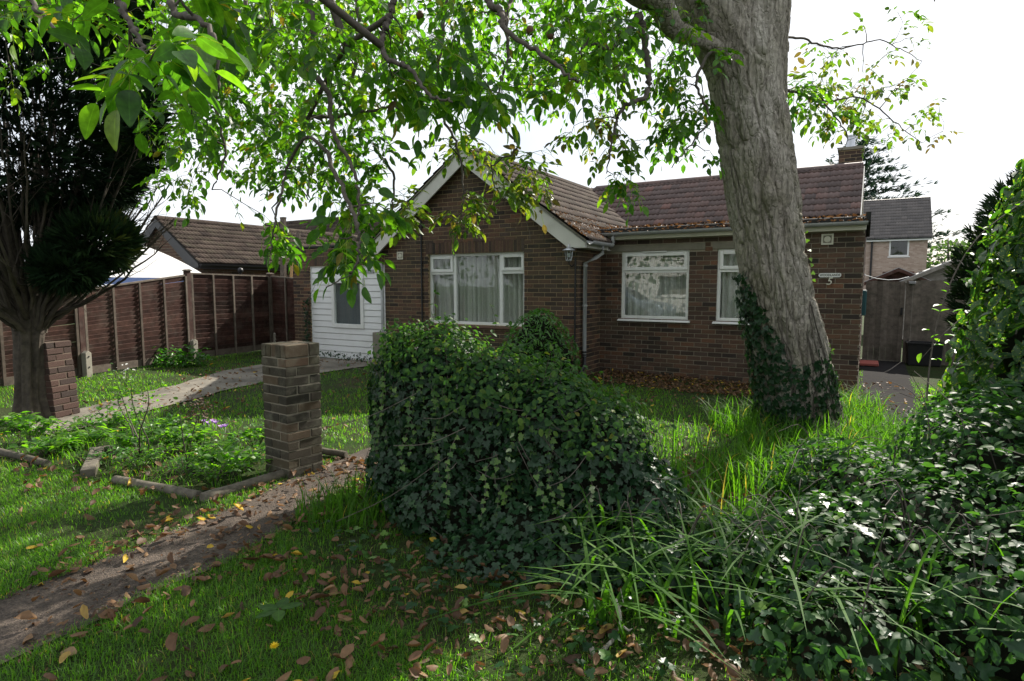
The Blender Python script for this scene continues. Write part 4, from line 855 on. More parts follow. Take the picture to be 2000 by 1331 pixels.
def shed(lbl, org, wd, dp, ze, zr, wallm, roofm_, rz=-TH):
    s_ = thing('garden_shed', lbl, 'shed', org, rz); k = 0; z = 0.0
    MB().box(-wd + .03, -.03, .03, dp - .03, 0, ze - .02).build('frame', M['felt'], s_)
    while z < zr - 0.05:
        h_ = 0.13; z1 = min(z + h_, zr)
        if z < ze: a, b = -wd, 0.0
        else: r_ = (zr - z) / (zr - ze) * wd / 2; a, b = -wd / 2 - r_, -wd / 2 + r_
        MB().prism([(-0.012, z), (0.0, z1), (0.02, z1), (0.02, z)], (a, 0, 0), (0, 1, 0), (0, 0, 1), (b - a, 0, 0), v=gp.beta(2, 2)).build('board', wallm, s_); z += h_
    for q in (1, -1): slab('roof', [(-wd / 2, -.18, zr + .05), (-wd / 2 + q * (wd / 2 + .15), -.18, ze), (-wd / 2 + q * (wd / 2 + .15), dp + .1, ze), (-wd / 2, dp + .1, zr + .05)], 0.04, roofm_, s_)
    for q in (1, -1): MB().prism([(0, zr + .03), (wd / 2 + .15, ze - .02), (wd / 2 + .15, ze - .12), (0, zr - .07)], (-wd / 2, -.2, 0), (q, 0, 0), (0, 0, 1), (0, .019, 0), v=.5).build('bargeboard', wallm, s_)
    return s_
M['feltgrey'] = m_plain('grey_roofing_felt', (0.34, 0.34, 0.34), 0.8, 0.3, 0.15, 20, bump=0.4)
s1 = at(1817, 552, 18.0); s1[2] = 0; shed('dark brown shed with shallow grey roof behind the gate', s1, 1.55, 1.8, 1.62, 2.02, M['slat'], M['feltgrey'])
s2 = at(1968, 552, 17.0); s2[2] = 0; shed('larger grey board shed with pale felt roof behind the fence', s2, 2.3, 2.2, 1.66, 2.24, M['shedwood'], M['feltgrey'])
p0, p1 = at(1688, 537, 14.5), at(1775, 541, 17.0)
ln = thing('washing_line', 'thin white line strung from the house towards the sheds', 'line', p0)
MB().tube([(0, 0, 0)] + [tuple((p1 - p0) * t_ + np.array([0, 0, -0.10 * 4 * t_ * (1 - t_)])) for t_ in (0.25, 0.5, 0.75, 1.0)], 0.007, 6).build('cord', M['white'], ln)
MB().lathe([(0.0, -.02), (0.02, -.02), (0.02, .02), (0, .02)], n=8).build('hook', M['metal'], ln)
# marquee
go = at(228, 548, 14.6); go[2] = 0
gz_t = thing('marquee', 'white peaked marquee roof with blue valance showing over the fence', 'marquee', go, -TH)
nq = 12; V, F = [], []; hw = 1.4; sides = [(-1, -1), (1, -1), (1, 1), (-1, 1)]
for i in range(nq + 1):
    t_ = i / nq; r_ = hw * (1 - t_); z = 1.70 + .95 * (0.55 * t_ + 0.45 * (1 - (1 - t_) ** 2.2))
    for a, b in sides: V.append((a * r_, b * r_, z))
for i in range(nq):
    for k in range(4): F.append((i * 4 + k, i * 4 + (k + 1) % 4, (i + 1) * 4 + (k + 1) % 4, (i + 1) * 4 + k))
obj('canopy', npmesh('canopy', np.array(V), np.array(F), m_leaf('white_canvas', [(0, (0.78, 0.78, 0.78)), (1, (0.8, 0.8, 0.8))], 0.6, 0.3, 0.4, (1, 1, 1), 1.0, vein=0.03), np.zeros(len(V)), False), gz_t)
f = MB(); ring(f, -hw, hw, -hw, hw, 0, 0.14, 0.01); f.V = [(a, c, 1.58 + b) for (a, b, c) in f.V]; f.build('valance', m_plain('blue_canvas', (0.10, 0.16, 0.36), 0.7), gz_t)
for a, b in sides: MB().tube([(a * (hw - .05), b * (hw - .05), 0), (a * (hw - .05), b * (hw - .05), 1.7)], 0.02, 8).build('pole', M['metal'], gz_t)
# timber and posts behind the garage corner
for lb, p, q, w_, v_ in (('thick upright wooden post beyond the slat fence by the garage', (551, 600), (553, 425), 0.15, .5), ('slanting pale plank leaning behind the garage corner', (567, 560), (583, 452), 0.10, .9), ('raw timber board leaning low beside the garage parapet', (556, 552), (571, 500), 0.07, 1.0)):
    a, b = at(*p, 16.3), at(*q, 16.4); a[2] = 0.0; d = nrm(b - a)
    o_ = thing('timber_plank' if v_ > .6 else 'wooden_post', lb, 'plank' if v_ > .6 else 'post', a); X, Y_, Z_ = frame_from(np.array([b - a]), np.array([[.5, .85, 0.0]]))
    MB().prism([(-w_ / 2, -w_ / 4), (w_ / 2, -w_ / 4), (w_ / 2, w_ / 4), (-w_ / 2, w_ / 4)], (0, 0, 0), X[0], Z_[0], b - a, v=v_).build('shaft', M['post'] if v_ < 1 else M['newwood'], o_, bevel=0.006)
    MB().prism([(-w_ / 2 - .004, -w_ / 4 - .004), (w_ / 2 + .004, -w_ / 4 - .004), (w_ / 2 + .004, w_ / 4 + .004), (-w_ / 2 - .004, w_ / 4 + .004)], (b - a) - d * 0.03, X[0], Z_[0], d * 0.034, v=.3).build('end_grain', M['post'], o_)
pg = at(470, 545, 16.5); pg[2] = 0
bp = thing('gate_post', 'black metal gate post with ball finial above the slat fence', 'post', pg)
MB().box(-.05, .05, -.05, .05, 0, 1.78).build('shaft', M['black'], bp, bevel=.005); MB().box(-.08, .08, -.08, .08, 1.78, 1.83).build('cap', M['black'], bp, bevel=.01)
MB().lathe([(0.0, 1.83), (.03, 1.84), (.03, 1.87), (.055, 1.89), (.075, 1.94), (.055, 1.99), (0.0, 2.015)], n=16).build('ball_finial', M['black'], bp, smooth=True)

# ------------------------------------------------------------------ brick piers
def pier(lbl, org, rz, n_course, mat, tilt=0.0, cap=True, mort='mortar2'):
    p = thing('brick_pier', lbl, 'pier', org, rz); p.rotation_euler = (0, tilt, rz)
    hw = 0.164; h = n_course * 0.075
    MB().box(-hw + .008, hw - .008, -hw + .008, hw - .008, -0.1, h - .004).build('mortar_core', M[mort], p)
    Ms, vs = [], []; pr = np.random.default_rng(int(n_course * 10))
    for k in range(n_course):
        for q in range(4):
            # pinwheel of four stretchers round the core
            cx, cy = -hw + 0.1075, -hw + 0.05125
            if k % 2: cx = -cx
            ang = q * math.pi / 2 + pr.normal(0, 0.012); c_, s_ = math.cos(q * math.pi / 2), math.sin(q * math.pi / 2)
            Mx = np.eye(4); ca, sa = math.cos(ang), math.sin(ang)
            Mx[:3, 0] = np.array([ca, sa, pr.normal(0, .01)]) * 0.215; Mx[:3, 1] = np.array([-sa, ca, 0]) * 0.1025; Mx[:3, 2] = (0, 0, 0.065)
            Mx[:3, 3] = (c_ * cx - s_ * cy + pr.normal(0, .0025), s_ * cx + c_ * cy + pr.normal(0, .0025), k * 0.075 + 0.0325); Ms.append(Mx); vs.append(pr.beta(1.5, 1.8))
    inst('brick', p, cham_box((0.02, 0.05, 0.07)), Ms, vs, mat, 400, 'brick_field', pw=np.eye(4), smooth=False, key='pb' + mat.name, score=np.ones(len(Ms)))
    if cap:
        Ms, vs = [], []
        for r_ in range(2):
            for i in range(5 if r_ == 0 else 2):
                Mx = np.eye(4)
                if r_ == 0: Mx[:3, 0] = (0.062, 0, 0); Mx[:3, 1] = (0, 0.215, 0); Mx[:3, 3] = (-hw + 0.034 + i * 0.066, -hw + 0.1075 + pr.normal(0, .003), h + 0.051)
                else: Mx[:3, 0] = (0.16 if i else 0.155, 0, 0); Mx[:3, 1] = (0, 0.10, 0); Mx[:3, 3] = (-hw + 0.08 + i * 0.168, hw - 0.051, h + 0.051)
                Mx[:3, 2] = (0, 0, 0.1025 + pr.normal(0, .002)); Ms.append(Mx); vs.append(0.5 + 0.5 * pr.random())
        inst('cap_brick', p, cham_box((0.06, 0.03, 0.06)), Ms, vs, mat, 50, 'brick_field', smooth=False, key='cb' + mat.name, score=np.ones(len(Ms)))
        MB().box(-hw + .01, hw - .01, -hw + .01, hw - .01, h - .003, h + .092).build('mortar_bed', M[mort], p)
    return p
pier('mossy brown brick gate pier standing alone beside the path', (-1.83, 5.215 * KY, -0.0), -TH - math.radians(5), 13, M['pierbrick'])
pier('leaning red brick pier behind the cypress trunk', (-5.50, 7.55 * KY, -0.02), -TH + math.radians(20), 12, M['redpier'], math.radians(-4.5), False, 'redmortar')

# ------------------------------------------------------------------ logs and boards edging the flower bed
def log(lbl, a, b, r=0.038, name='edging_log'):
    a, b = np.array(a, float), np.array(b, float); d = b - a; n_ = 14; pts = [a + d * i / (n_ - 1) + np.array([0, 0, 1]) * 0.002 * math.sin(i * .9) for i in range(n_)]
    o_ = thing(name, lbl, 'log', a); mb = MB(); mb.tube([p - a for p in pts], [r * (1 + 0.02 * math.sin(i * 1.3)) for i in range(n_)], 14, v=random.random()); mb.build('pole', M['log'], o_, smooth=True)
    for p, q in ((pts[0], pts[1]), (pts[-1], pts[-2])):
        e_ = nrm(p - q); MB().tube([p - a - e_ * 0.002, p - a + e_ * 0.004], r * 0.93, 14, v=0.9).build('sawn_end', M['log'], o_)
zl = 0.02
log('long half round log edging the bed in front of the shrubs', gnd(225, 938, zl), gnd(388, 968, zl), 0.036)
log('round log running up to the foot of the brick pier', gnd(396, 974, zl), gnd(556, 926, zl), 0.042)
log('log at the far left edge of the flower bed', gnd(-40, 872, zl), gnd(92, 906, zl), 0.032)
log('pale thin log lying in the bed left of the pier', gnd(418, 892, zl), gnd(508, 884, zl), 0.032)
log('dark log in the grass right of the brick pier', gnd(622, 880, zl), gnd(676, 888, zl), 0.03)
a, b = gnd(172, 935, .0), gnd(192, 888, .0); d = nrm(b - a)
bd = thing('edging_board', 'short flat weathered board set in the bed edge', 'board', a); MB().prism([(-.05, 0), (.05, 0), (.05, .075), (-.05, .075)], (0, 0, 0), (d[1], -d[0], 0), (0, 0, 1), b - a, v=.8).build('plank', M['log'], bd, bevel=.006)
MB().prism([(-.07, 0), (.11, 0), (.11, .06), (-.07, .06)], (b - a), (d[1], -d[0], 0), (0, 0, 1), d * 0.07, v=.4).build('end_block', M['log'], bd, bevel=.006)

# ------------------------------------------------------------------ leaf shapes (along +Y, facing +Z)
def leaf_t(w=0.48, st=None, fold=0.35, droop=0.22, wave=0.0, skew=0.42, n=7, edge=0.0):
    V = []; F = []; E = []
    if st is None:
        ts = [0.0, 0.05] + list(np.linspace(0.05, 0.95, n)[1:-1]) + [0.95, 1.0]
        st = [(t_, 0.03 if t_ == 0 else 0.0 if t_ == 1 else (math.sin(math.pi * t_ ** (math.log(0.5) / math.log(skew)))) ** 0.75) for t_ in ts]
    for i, (t_, k) in enumerate(st):
        z = -droop * t_ * t_; hw = w / 2 * k; wv = wave * math.sin(i * 2.1); ed = 1 + edge * (1 if i % 2 else -1)
        V += [(-hw * ed, t_, z + hw * fold + wv), (0, t_, z), (hw * ed, t_, z + hw * fold - wv)]; E += [1, 0, 1]
    for i in range(len(st) - 1):
        a = i * 3
        for k in (0, 1): F += [(a + k, a + k + 1, a + k + 4), (a + k, a + k + 4, a + k + 3)]
    V = np.array(V); F = np.array(F); ar = np.linalg.norm(np.cross(V[F[:, 1]] - V[F[:, 0]], V[F[:, 2]] - V[F[:, 0]]), axis=1)
    return V, F[ar > 1e-6], np.array(E, float)
LF_WALNUT = leaf_t(0.50, droop=0.20, fold=0.30, n=8, wave=0.006)
LF_OVAL = leaf_t(0.62, ((0, .05), (0.25, 0.9), (0.55, 1.0), (0.82, 0.6), (1, 0)), 0.35, 0.18)
LF_LAUREL = leaf_t(0.40, ((0, .06), (0.15, 0.5), (0.4, 1.0), (0.65, 0.92), (0.86, 0.45), (1, 0)), 0.35, 0.25, 0.012)
LF_NARROW = leaf_t(0.30, ((0, .1), (0.3, 0.9), (0.65, 0.9), (1, 0)), 0.3, 0.2)
LF_DEAD = leaf_t(0.56, None, 0.85, -0.30, 0.05, n=4, edge=0.06)
def ivy_t():
    P = [(0, -0.02), (0.22, -0.16), (0.40, -0.05), (0.52, 0.16), (0.30, 0.26), (0.33, 0.50), (0.16, 0.55), (0, 0.92)]
    P = P + [(-x, y) for x, y in P[1:-1][::-1]]; V = [(0, 0.22, -0.03)] + [(x, y, 0.05 - 0.22 * (x * x + (y - .2) ** 2)) for x, y in P]; n = len(P)
    return np.array(V), np.array([(0, 1 + i, 1 + (i + 1) % n) for i in range(n)])[:, ::-1]
LF_IVY = ivy_t()
def spray_t(n=7, seed=0):
    r = np.random.default_rng(seed); V = []; F = []
    for i in range(n):
        a = (i - (n - 1) / 2) * 0.30 + r.normal(0, 0.08); L_ = r.uniform(0.6, 1.0); b = np.array([0, 0.12 * i / n, 0]); d = np.array([math.sin(a), math.cos(a), r.normal(0, 0.12)]); s_ = np.array([math.cos(a), -math.sin(a), r.normal(0, .3)]) * 0.055
        k = len(V); V += [b - s_ * .5, b + s_ * .5, b + d * L_ * .55 + s_, b + d * L_ * .55 - s_, b + d * L_]; F += [(k, k + 1, k + 2), (k, k + 2, k + 3), (k + 3, k + 2, k + 4)]
    return np.array(V), np.array(F)
SPRAY = spray_t(4)

def catmull(P, n):
    P = np.array(P, float); Q = np.vstack([2 * P[0] - P[1], P, 2 * P[-1] - P[-2]]); out = []
    K = len(P) - 1
    for s in np.linspace(0, K - 1e-6, n):
        i = int(s); t_ = s - i; a, b, c, d = Q[i:i + 4]
        out.append(0.5 * (2 * b + (c - a) * t_ + (2 * a - 5 * b + 4 * c - d) * t_ ** 2 + (3 * b - a - 3 * c + d) * t_ ** 3))
    return np.array(out)
vr = np.random.default_rng(21)

# ------------------------------------------------------------------ walnut tree
tb = np.array([3.0, 6.5 * KY, 0.0])
wal = thing('walnut_tree', 'large walnut tree with ridged grey trunk and leaves overhanging the front garden', 'tree', tb)
def bark_tube(name, ctrl, rad, M_, N_, amp, par, org, flare=None):
    C = catmull(ctrl, M_); R = np.interp(np.linspace(0, 1, M_), np.linspace(0, 1, len(rad)), rad)
    T = nrm(np.gradient(C, axis=0)); ref = np.array([0.0, 1.0, 0.0]); A = nrm(np.cross(T, ref)); B = np.cross(T, A)
    q = np.linspace(0, 2 * np.pi, N_, endpoint=False); L_ = np.r_[0, np.cumsum(np.linalg.norm(np.diff(C, axis=0), axis=1))]
    QQ, LL = np.meshgrid(q, L_); RR = np.repeat(R[:, None], N_, 1)
    p3 = np.stack([np.cos(QQ) * RR, np.sin(QQ) * RR, LL], 2).reshape(-1, 3)
    warp = (fbm(p3 * np.array([4, 4, 1.6]) + 5) - 0.5)[:, None] * np.array([0.06, 0.06, 0.4]); w2 = (fbm(p3 * np.array([9, 9, 7.0]) + 15) - 0.5)[:, None] * np.array([0.035, 0.035, 0.05])
    def rid(fr, of): return np.abs(2 * vnoise((p3 + warp + w2) * np.array(fr) + of) - 1)
    a1, a2, a3 = rid([12.5, 12.5, 3.0], 0), rid([24, 24, 6.5], 9), rid([8, 8, 1.9], 23); a4 = rid([6, 6, 5.0], 51)
    fis = np.minimum(np.clip(a1 / 0.30, 0, 1) ** .8, np.clip(a3 / 0.17, 0, 1) ** .8) * .80 + np.clip(a2 / 0.35, 0, 1) * 0.14 + np.clip(a4 / .08, 0, 1) * .06
    fis = np.clip(fis + .10 * (fbm(p3 * np.array([60, 60, 14.0]), 3) - .5), 0, 1.1)
    low = fbm(p3 * np.array([2.2, 2.2, 1.1]) + 3, 3) - 0.5; fine = fbm(p3 * 40, 3) - .5
    D = (amp * (fis - 1.0) + 0.16 * low * RR.ravel() + 0.006 * fine).reshape(M_, N_)
    if flare is not None: D = D + flare(QQ, LL)
    V = C[:, None] + A[:, None] * (np.cos(QQ) * (RR + D))[..., None] + B[:, None] * (np.sin(QQ) * (RR + D))[..., None]
    k = np.arange(N_); i = np.arange(M_ - 1)[:, None] * N_; F = np.stack([(i + k), (i + (k + 1) % N_), (i + N_ + (k + 1) % N_), (i + N_ + k)], 2).reshape(-1, 4)
    vv = np.clip(fbm(p3 * np.array([5, 5, 1.2]) + 40) * 1.4 - .2, 0, 1)
    return obj(name, npmesh(name, V.reshape(-1, 3) - org, F[:, ::-1], M['bark'], vv), par)
def flare(Q, L_): return 0.09 * np.exp(-L_ / 0.22) * (1 + 0.5 * np.cos(5 * Q + 1)) + 0.07 * np.exp(-((L_ - 2.55) / 0.10) ** 2 - ((np.mod(Q + .4, 2 * np.pi) - 1.75) / 0.22) ** 2)
tc_ = [(3.02, 6.5, -0.1), (2.97, 6.5, 0.35), (2.885, 6.5, 0.8), (2.745, 6.5, 1.33), (2.63, 6.5, 1.85), (2.55, 6.52, 2.36), (2.46, 6.54, 2.87), (2.37, 6.56, 3.37), (2.33, 6.58, 3.86), (2.36, 6.6, 4.4), (2.44, 6.7, 5.2), (2.5, 6.8, 6.2), (2.4, 7.0, 7.4)]
tc_ = [(a, b * KY, c) for a, b, c in tc_]
bark_tube('trunk', tc_[:10], [0.385, 0.375, 0.36, 0.35, 0.35, 0.35, 0.35, 0.355, 0.385, 0.38], 270, 350, 0.050, wal, tb, flare)
bark_tube('upper_trunk', tc_[9:], [0.375, 0.30, 0.24, 0.15], 60, 60, 0.03, wal, tb)
limbs = {   # thick limbs: control points, radii
    'limb': ([(2.44, 6.56, 3.05), (2.26, 6.52, 3.65), (1.95, 6.45, 4.15), (1.55, 6.3, 4.75), (0.9, 6.0, 5.3), (-0.4, 5.5, 5.7), (-2.0, 5.0, 5.9), (-3.6, 4.4, 5.7), (-5.0, 3.9, 5.2)], [0.20, 0.30, 0.29, 0.25, 0.2, 0.16, 0.12, 0.08, 0.04]),
    'limb.b': ([(1.45, 6.25, 4.80), (1.28, 5.75, 4.22), (1.14, 5.40, 3.93), (0.92, 5.2, 3.92), (0.60, 5.0, 4.12), (0.0, 4.6, 4.45), (-1.2, 3.9, 4.5), (-2.2, 3.2, 4.2), (-3.0, 2.7, 3.9)], [0.18, 0.16, 0.145, 0.13, 0.11, 0.09, 0.07, 0.045, 0.02]),
    'limb.c': ([(2.15, 6.45, 3.78), (1.75, 6.1, 3.80), (1.42, 5.8, 3.78), (1.26, 5.6, 3.90), (1.16, 5.45, 4.0)], [0.085, 0.07, 0.09, 0.11, 0.11]),
    'limb.d': ([(-0.4, 5.5, 5.7), (-0.9, 6.4, 5.9), (-2.0, 7.4, 5.9), (-3.4, 8.3, 5.6), (-4.6, 8.9, 5.0)], [0.13, 0.11, 0.09, 0.06, 0.03]),
    'limb.e': ([(2.48, 6.75, 5.6), (3.1, 7.2, 6.2), (3.9, 7.8, 6.3), (4.8, 8.4, 5.9), (5.6, 8.8, 5.3)], [0.2, 0.15, 0.1, 0.06, 0.02]),
}
limbs = {k: ([(a, b * KY, c) for a, b, c in P], R) for k, (P, R) in limbs.items()}
nodes_P = [catmull(tc_, 60)[28:]]; nodes_R = [np.full(32, .03)]
for nm, (P, R) in limbs.items():
    thick = R[0] >= 0.2
    o_ = bark_tube('limb', P, R, 220 if thick else 90, 90 if thick else 28, 0.045 if thick else 0.008, wal, tb)
    C = catmull(P, 40); nodes_P.append(C[6:]); nodes_R.append(np.interp(np.linspace(0, 1, 40), np.linspace(0, 1, len(R)), R)[6:])
# branches seen in the photograph: sight-line control points with depths, start and end radius
BR = [
 ([(770, -60, 3.9), (765, 20, 3.9), (750, 60, 3.8), (750, 110, 3.7), (800, 135, 3.6), (835, 185, 3.5), (885, 196, 3.4)], .022, .006),
 ([(940, -60, 4.2), (955, 5, 4.1), (978, 22, 4.0), (988, 62, 3.9), (1050, 100, 3.8), (1110, 148, 3.7), (1130, 160, 3.7)], .024, .006),
 ([(1005, -40, 5.2), (990, 40, 5.0), (992, 115, 4.9), (975, 170, 4.8), (985, 250, 4.6)], .018, .005),
 ([(600, 230, 5.2), (680, 225, 5.0), (760, 210, 4.8), (800, 220, 4.7)], .016, .005),
 ([(590, -60, 4.4), (612, 60, 4.3), (598, 125, 4.2), (640, 180, 4.1), (650, 260, 4.0), (690, 330, 3.9), (700, 400, 3.8), (690, 440, 3.7)], .024, .005),
 ([(470, -60, 5.2), (480, 80, 5.0), (420, 180, 4.8), (440, 300, 4.7), (415, 370, 4.6)], .02, .005),
 ([(690, -60, 6.2), (700, 100, 6.0), (650, 240, 5.8), (610, 330, 5.6), (600, 390, 5.4)], .022, .005),
 ([(330, -80, 3.0), (340, 20, 2.9), (390, 40, 2.7), (420, 90, 2.6), (430, 180, 2.6)], .018, .005),
 ([(200, -80, 2.4), (230, 0, 2.3), (260, 60, 2.2), (290, 120, 2.1)], .014, .004),
 ([(40, -80, 3.4), (60, 0, 3.3), (110, 60, 3.2), (150, 110, 3.1)], .016, .004),
 ([(880, -60, 5.6), (860, 100, 5.4), (850, 190, 5.2), (890, 280, 5.0), (905, 360, 4.9), (900, 420, 4.9)], .018, .004),
 ([(985, 250, 4.6), (1010, 290, 4.7), (960, 330, 4.8), (985, 400, 4.9)], .008, .003),
 ([(1245, 30, 5.4), (1255, 60, 5.4), (1265, 130, 5.3), (1262, 185, 5.2), (1215, 212, 5.1), (1195, 270, 5.0), (1186, 340, 5.0)], .03, .004),
 ([(1250, 30, 5.3), (1215, 70, 5.2), (1195, 95, 5.1), (1150, 85, 5.0), (1130, 105, 4.9)], .024, .006),
 ([(1440, 60, 6.5), (1395, 90, 6.2), (1360, 160, 5.9), (1385, 230, 5.8), (1350, 280, 5.7), (1310, 330, 5.6)], .016, .004),
 ([(640, 300, 4.1), (690, 420, 3.6), (700, 480, 3.5), (690, 530, 3.45), (640, 560, 3.4)], .012, .003),
 ([(560, 330, 4.4), (540, 420, 4.2), (530, 480, 4.1), (520, 520, 4.1)], .010, .003),
 ([(740, 300, 4.6), (770, 350, 4.7), (765, 430, 4.8), (790, 470, 4.8)], .010, .003),
 ([(1490, 65, 6.55), (1560, 75, 6.75), (1640, 95, 7.0), (1720, 80, 7.1), (1800, 120, 7.2)], .012, .003),
 ([(1480, 170, 6.55), (1545, 178, 6.75), (1610, 200, 7.0), (1680, 190, 7.1), (1750, 240, 7.2), (1800, 280, 7.3)], .014, .003),
 ([(1600, 190, 7.0), (1640, 240, 7.1), (1655, 270, 7.1), (1640, 300, 7.2)], .008, .002),
]
def to_tree(p): return p - tb
for pts, r0, r1 in BR:
    C = catmull([at(*p) for p in pts], 8 * len(pts)); C += (vr.random(C.shape) - .5) * 0.02
    # tie the start to the nearest limb
    LP = np.concatenate(nodes_P); s0 = C[0]; j = np.argmin(np.linalg.norm(LP - s0, axis=1)); g_ = LP[j]
    if np.linalg.norm(g_ - s0) > 0.45: C = np.vstack([catmull([g_, (g_ + s0) / 2 + np.array([0, 0, .15]), s0], 10)[:-1], C])
    R = np.linspace(r0 * 1.2, r1, len(C)); MB().tube([to_tree(p) for p in C], list(R), 8, v=.5).build('branch', M['twig'], wal, smooth=True)
    nodes_P.append(C); nodes_R.append(R)
for nm in ('limb.b', 'limb'):  pass
# leaf clusters: sight-line boxes (x0,x1,y0,y1,near,far,clusters,leaf size,autumn?)
FILL = [
 (-60, 160, -140, 20, 3.4, 5.2, 18, .9, 0), (100, 420, -90, 40, 2.4, 3.4, 8, 1.0, 0), (130, 330, 40, 120, 2.0, 2.6, 4, 1.05, 0), (330, 620, -80, 110, 3.6, 5.6, 34, .85, 0), (300, 480, 80, 270, 4.2, 6.2, 34, .8, 0), (480, 760, 40, 220, 4.2, 6.4, 38, .8, 0), (600, 950, -80, 90, 3.8, 6.0, 46, .85, 0), (740, 990, 60, 190, 3.7, 5.2, 36, .9, 0), (930, 1230, -80, 80, 4.2, 6.6, 48, .8, 0), (1050, 1220, 40, 130, 4.4, 6.4, 18, .8, 0),
 (1060, 1150, 110, 170, 3.9, 4.6, 6, .9, 0), (590, 760, 230, 350, 4.4, 6.0, 26, .8, 0), (480, 640, 210, 350, 5.0, 6.4, 22, .75, 0), (400, 520, 220, 290, 5.0, 6.6, 9, .75, 0), (300, 380, 330, 390, 5.4, 6.8, 6, .75, 0), (640, 750, 350, 420, 3.8, 4.4, 10, .85, 0), (610, 730, 450, 500, 3.5, 4.0, 9, .85, 0), (500, 560, 420, 470, 4.4, 4.9, 6, .8, 0),
 (740, 805, 370, 450, 4.8, 5.6, 13, .75, 1), (870, 940, 370, 430, 4.9, 5.6, 10, 0.7, 1), (940, 1080, 290, 400, 4.8, 5.8, 22, 0.72, 1), (830, 930, 250, 290, 4.8, 5.8, 8, 0.72, 1), (1190, 1410, 0, 130, 5.2, 7.0, 40, .8, 0), (1270, 1400, 150, 300, 5.5, 6.6, 28, .8, 0), (1160, 1280, 120, 300, 5.0, 6.2, 14, .7, 1), (1190, 1245, 330, 380, 5.0, 5.4, 5, .75, 0),
 (1560, 1800, 20, 180, 6.6, 7.8, 24, .7, 1), (1560, 1680, 140, 260, 6.6, 7.4, 20, .8, 1), (1680, 1840, 170, 280, 6.8, 7.6, 14, .7, 1), (1090, 1190, 200, 310, 5, 6.5, 8, .6, 1), (1545, 1640, 150, 240, 6.6, 7.1, 9, .9, 0),
 (0, 620, -80, 160, 4.6, 7.0, 60, .75, 0), (560, 1150, -80, 180, 4.8, 7.0, 60, .75, 0), (-50, 1200, -80, 150, 7.0, 10.5, 240, .85, 0), (280, 720, 80, 300, 7.0, 10.0, 105, .85, 0), (740, 1200, 60, 220, 7.0, 9.5, 75, .8, 0), (330, 600, 180, 370, 6.5, 9.0, 44, .8, 0),
]
cl = []
for (x0, x1, y0, y1, n0, n1, k, sc, au) in FILL:
    for _ in range(k):
        cl.append((*at(vr.uniform(x0, x1), vr.uniform(y0, y1), vr.uniform(n0, n1)), sc, au))
for _ in range(120):      # the crown above the frame
    cl.append((vr.uniform(-4.5, 4.5), vr.uniform(2.0, 6.5), vr.uniform(4.9, 7.2), 1.1, 0))
cl = np.array(cl); LP = np.concatenate(nodes_P); LR = np.concatenate(nodes_R)
dist = np.array([np.min(np.linalg.norm(LP - c[:3], axis=1)) for c in cl]); cl = cl[np.argsort(dist)]
tw = MB(); leaves = []      # (P, dir, up, size, autumn)
LPl = LP.copy(); LRl = LR.copy()
for c in cl:
    D = np.linalg.norm(LPl - c[:3], axis=1); j = np.argmin(D); a = LPl[j]; b = c[:3]; L_ = D[j]
    n_ = max(4, int(L_ / 0.10) + 2); n_ = min(n_, 12)
    mid = (a + b) / 2 + np.array([vr.normal(0, .08), vr.normal(0, .08), 0.10 * min(L_, 1.2) + abs(vr.normal(0, .05))]) * min(1, L_ * 1.2)
    C = catmull([a, mid, b], n_) + vr.normal(0, 0.008, (n_, 3)); C[0] = a
    r0 = min(LRl[j] * 0.8, 0.006 + 0.009 * L_); R = np.linspace(r0, 0.0025, n_)
    tw.tube([to_tree(p) for p in C], list(R), 5, v=vr.random(), cap=False)
    LPl = np.vstack([LPl, C[2:]]); LRl = np.r_[LRl, R[2:]]
    td = nrm(C[-1] - C[-3]); sc = c[3]; nl = vr.integers(3, 6)
    for k in range(nl):
        s = 1.0 - 0.10 * k if k else 1.0; i = max(1, n_ - 1 - k // 2); q = vr.uniform(0, 2 * np.pi)
        out = np.array([math.cos(q), math.sin(q), vr.normal(-0.15, 0.25)]); d = nrm(td * (0.7 if k else 1.2) + out * (0.9 if k else 0.25) + np.array([0, 0, -0.30])); leaves.append((C[i], d, sc, c[4]))
tws = tw.build('twigs', M['twig'], wal, smooth=True); tws['kind'] = 'stuff'
# compound leaves
LPp, LDd, LSs, LAu, LVv = [], [], [], [], []; rach = MB()
for (P, d, sc, au) in leaves:
    Lr = vr.uniform(0.14, 0.26) * sc; npair = int(vr.integers(1, 3 + 1)); side = nrm(np.cross(d, np.array([vr.normal(0, .3), vr.normal(0, .3), 1.0]))); base = vr.beta(1.35, 1.5) * (0.88 if not au else 1.0)
    sag = np.array([0, 0, -0.18 * Lr]); pts = [P + d * Lr * t_ + sag * t_ * t_ * 2 for t_ in (0, .33, .66, 1.0)]; rach.tube([to_tree(p) for p in (pts[0], pts[2], pts[3])], 0.0016, 3, v=.9, cap=False)
    S = vr.uniform(0.075, 0.125) * sc
    for k in range(npair):
        t_ = 0.35 + 0.6 * (k + .3) / npair; q = P + d * Lr * t_ + sag * t_ * t_ * 2
        for s in (-1, 1):
            if vr.random() < (0.10 if not au else 0.35): continue
            LPp.append(q); LDd.append(nrm(side * s + d * 0.45 + np.array([0, 0, vr.normal(-0.35, 0.25)]))); LSs.append(S * (0.7 + 0.3 * t_) * vr.uniform(.85, 1.1)); LAu.append(au); LVv.append(np.clip(base + vr.normal(0, .06), 0, 1))
    LPp.append(pts[-1]); LDd.append(nrm(d + np.array([0, 0, vr.normal(-.45, .25)]))); LSs.append(S * 1.15); LAu.append(au); LVv.append(np.clip(base + vr.normal(0, .06), 0, 1))
LPp, LDd, LSs, LAu, LVv = map(np.array, (LPp, LDd, LSs, LAu, LVv))
rs = rach.build('leaf_stalks', M['walnut'], wal); rs['kind'] = 'stuff'
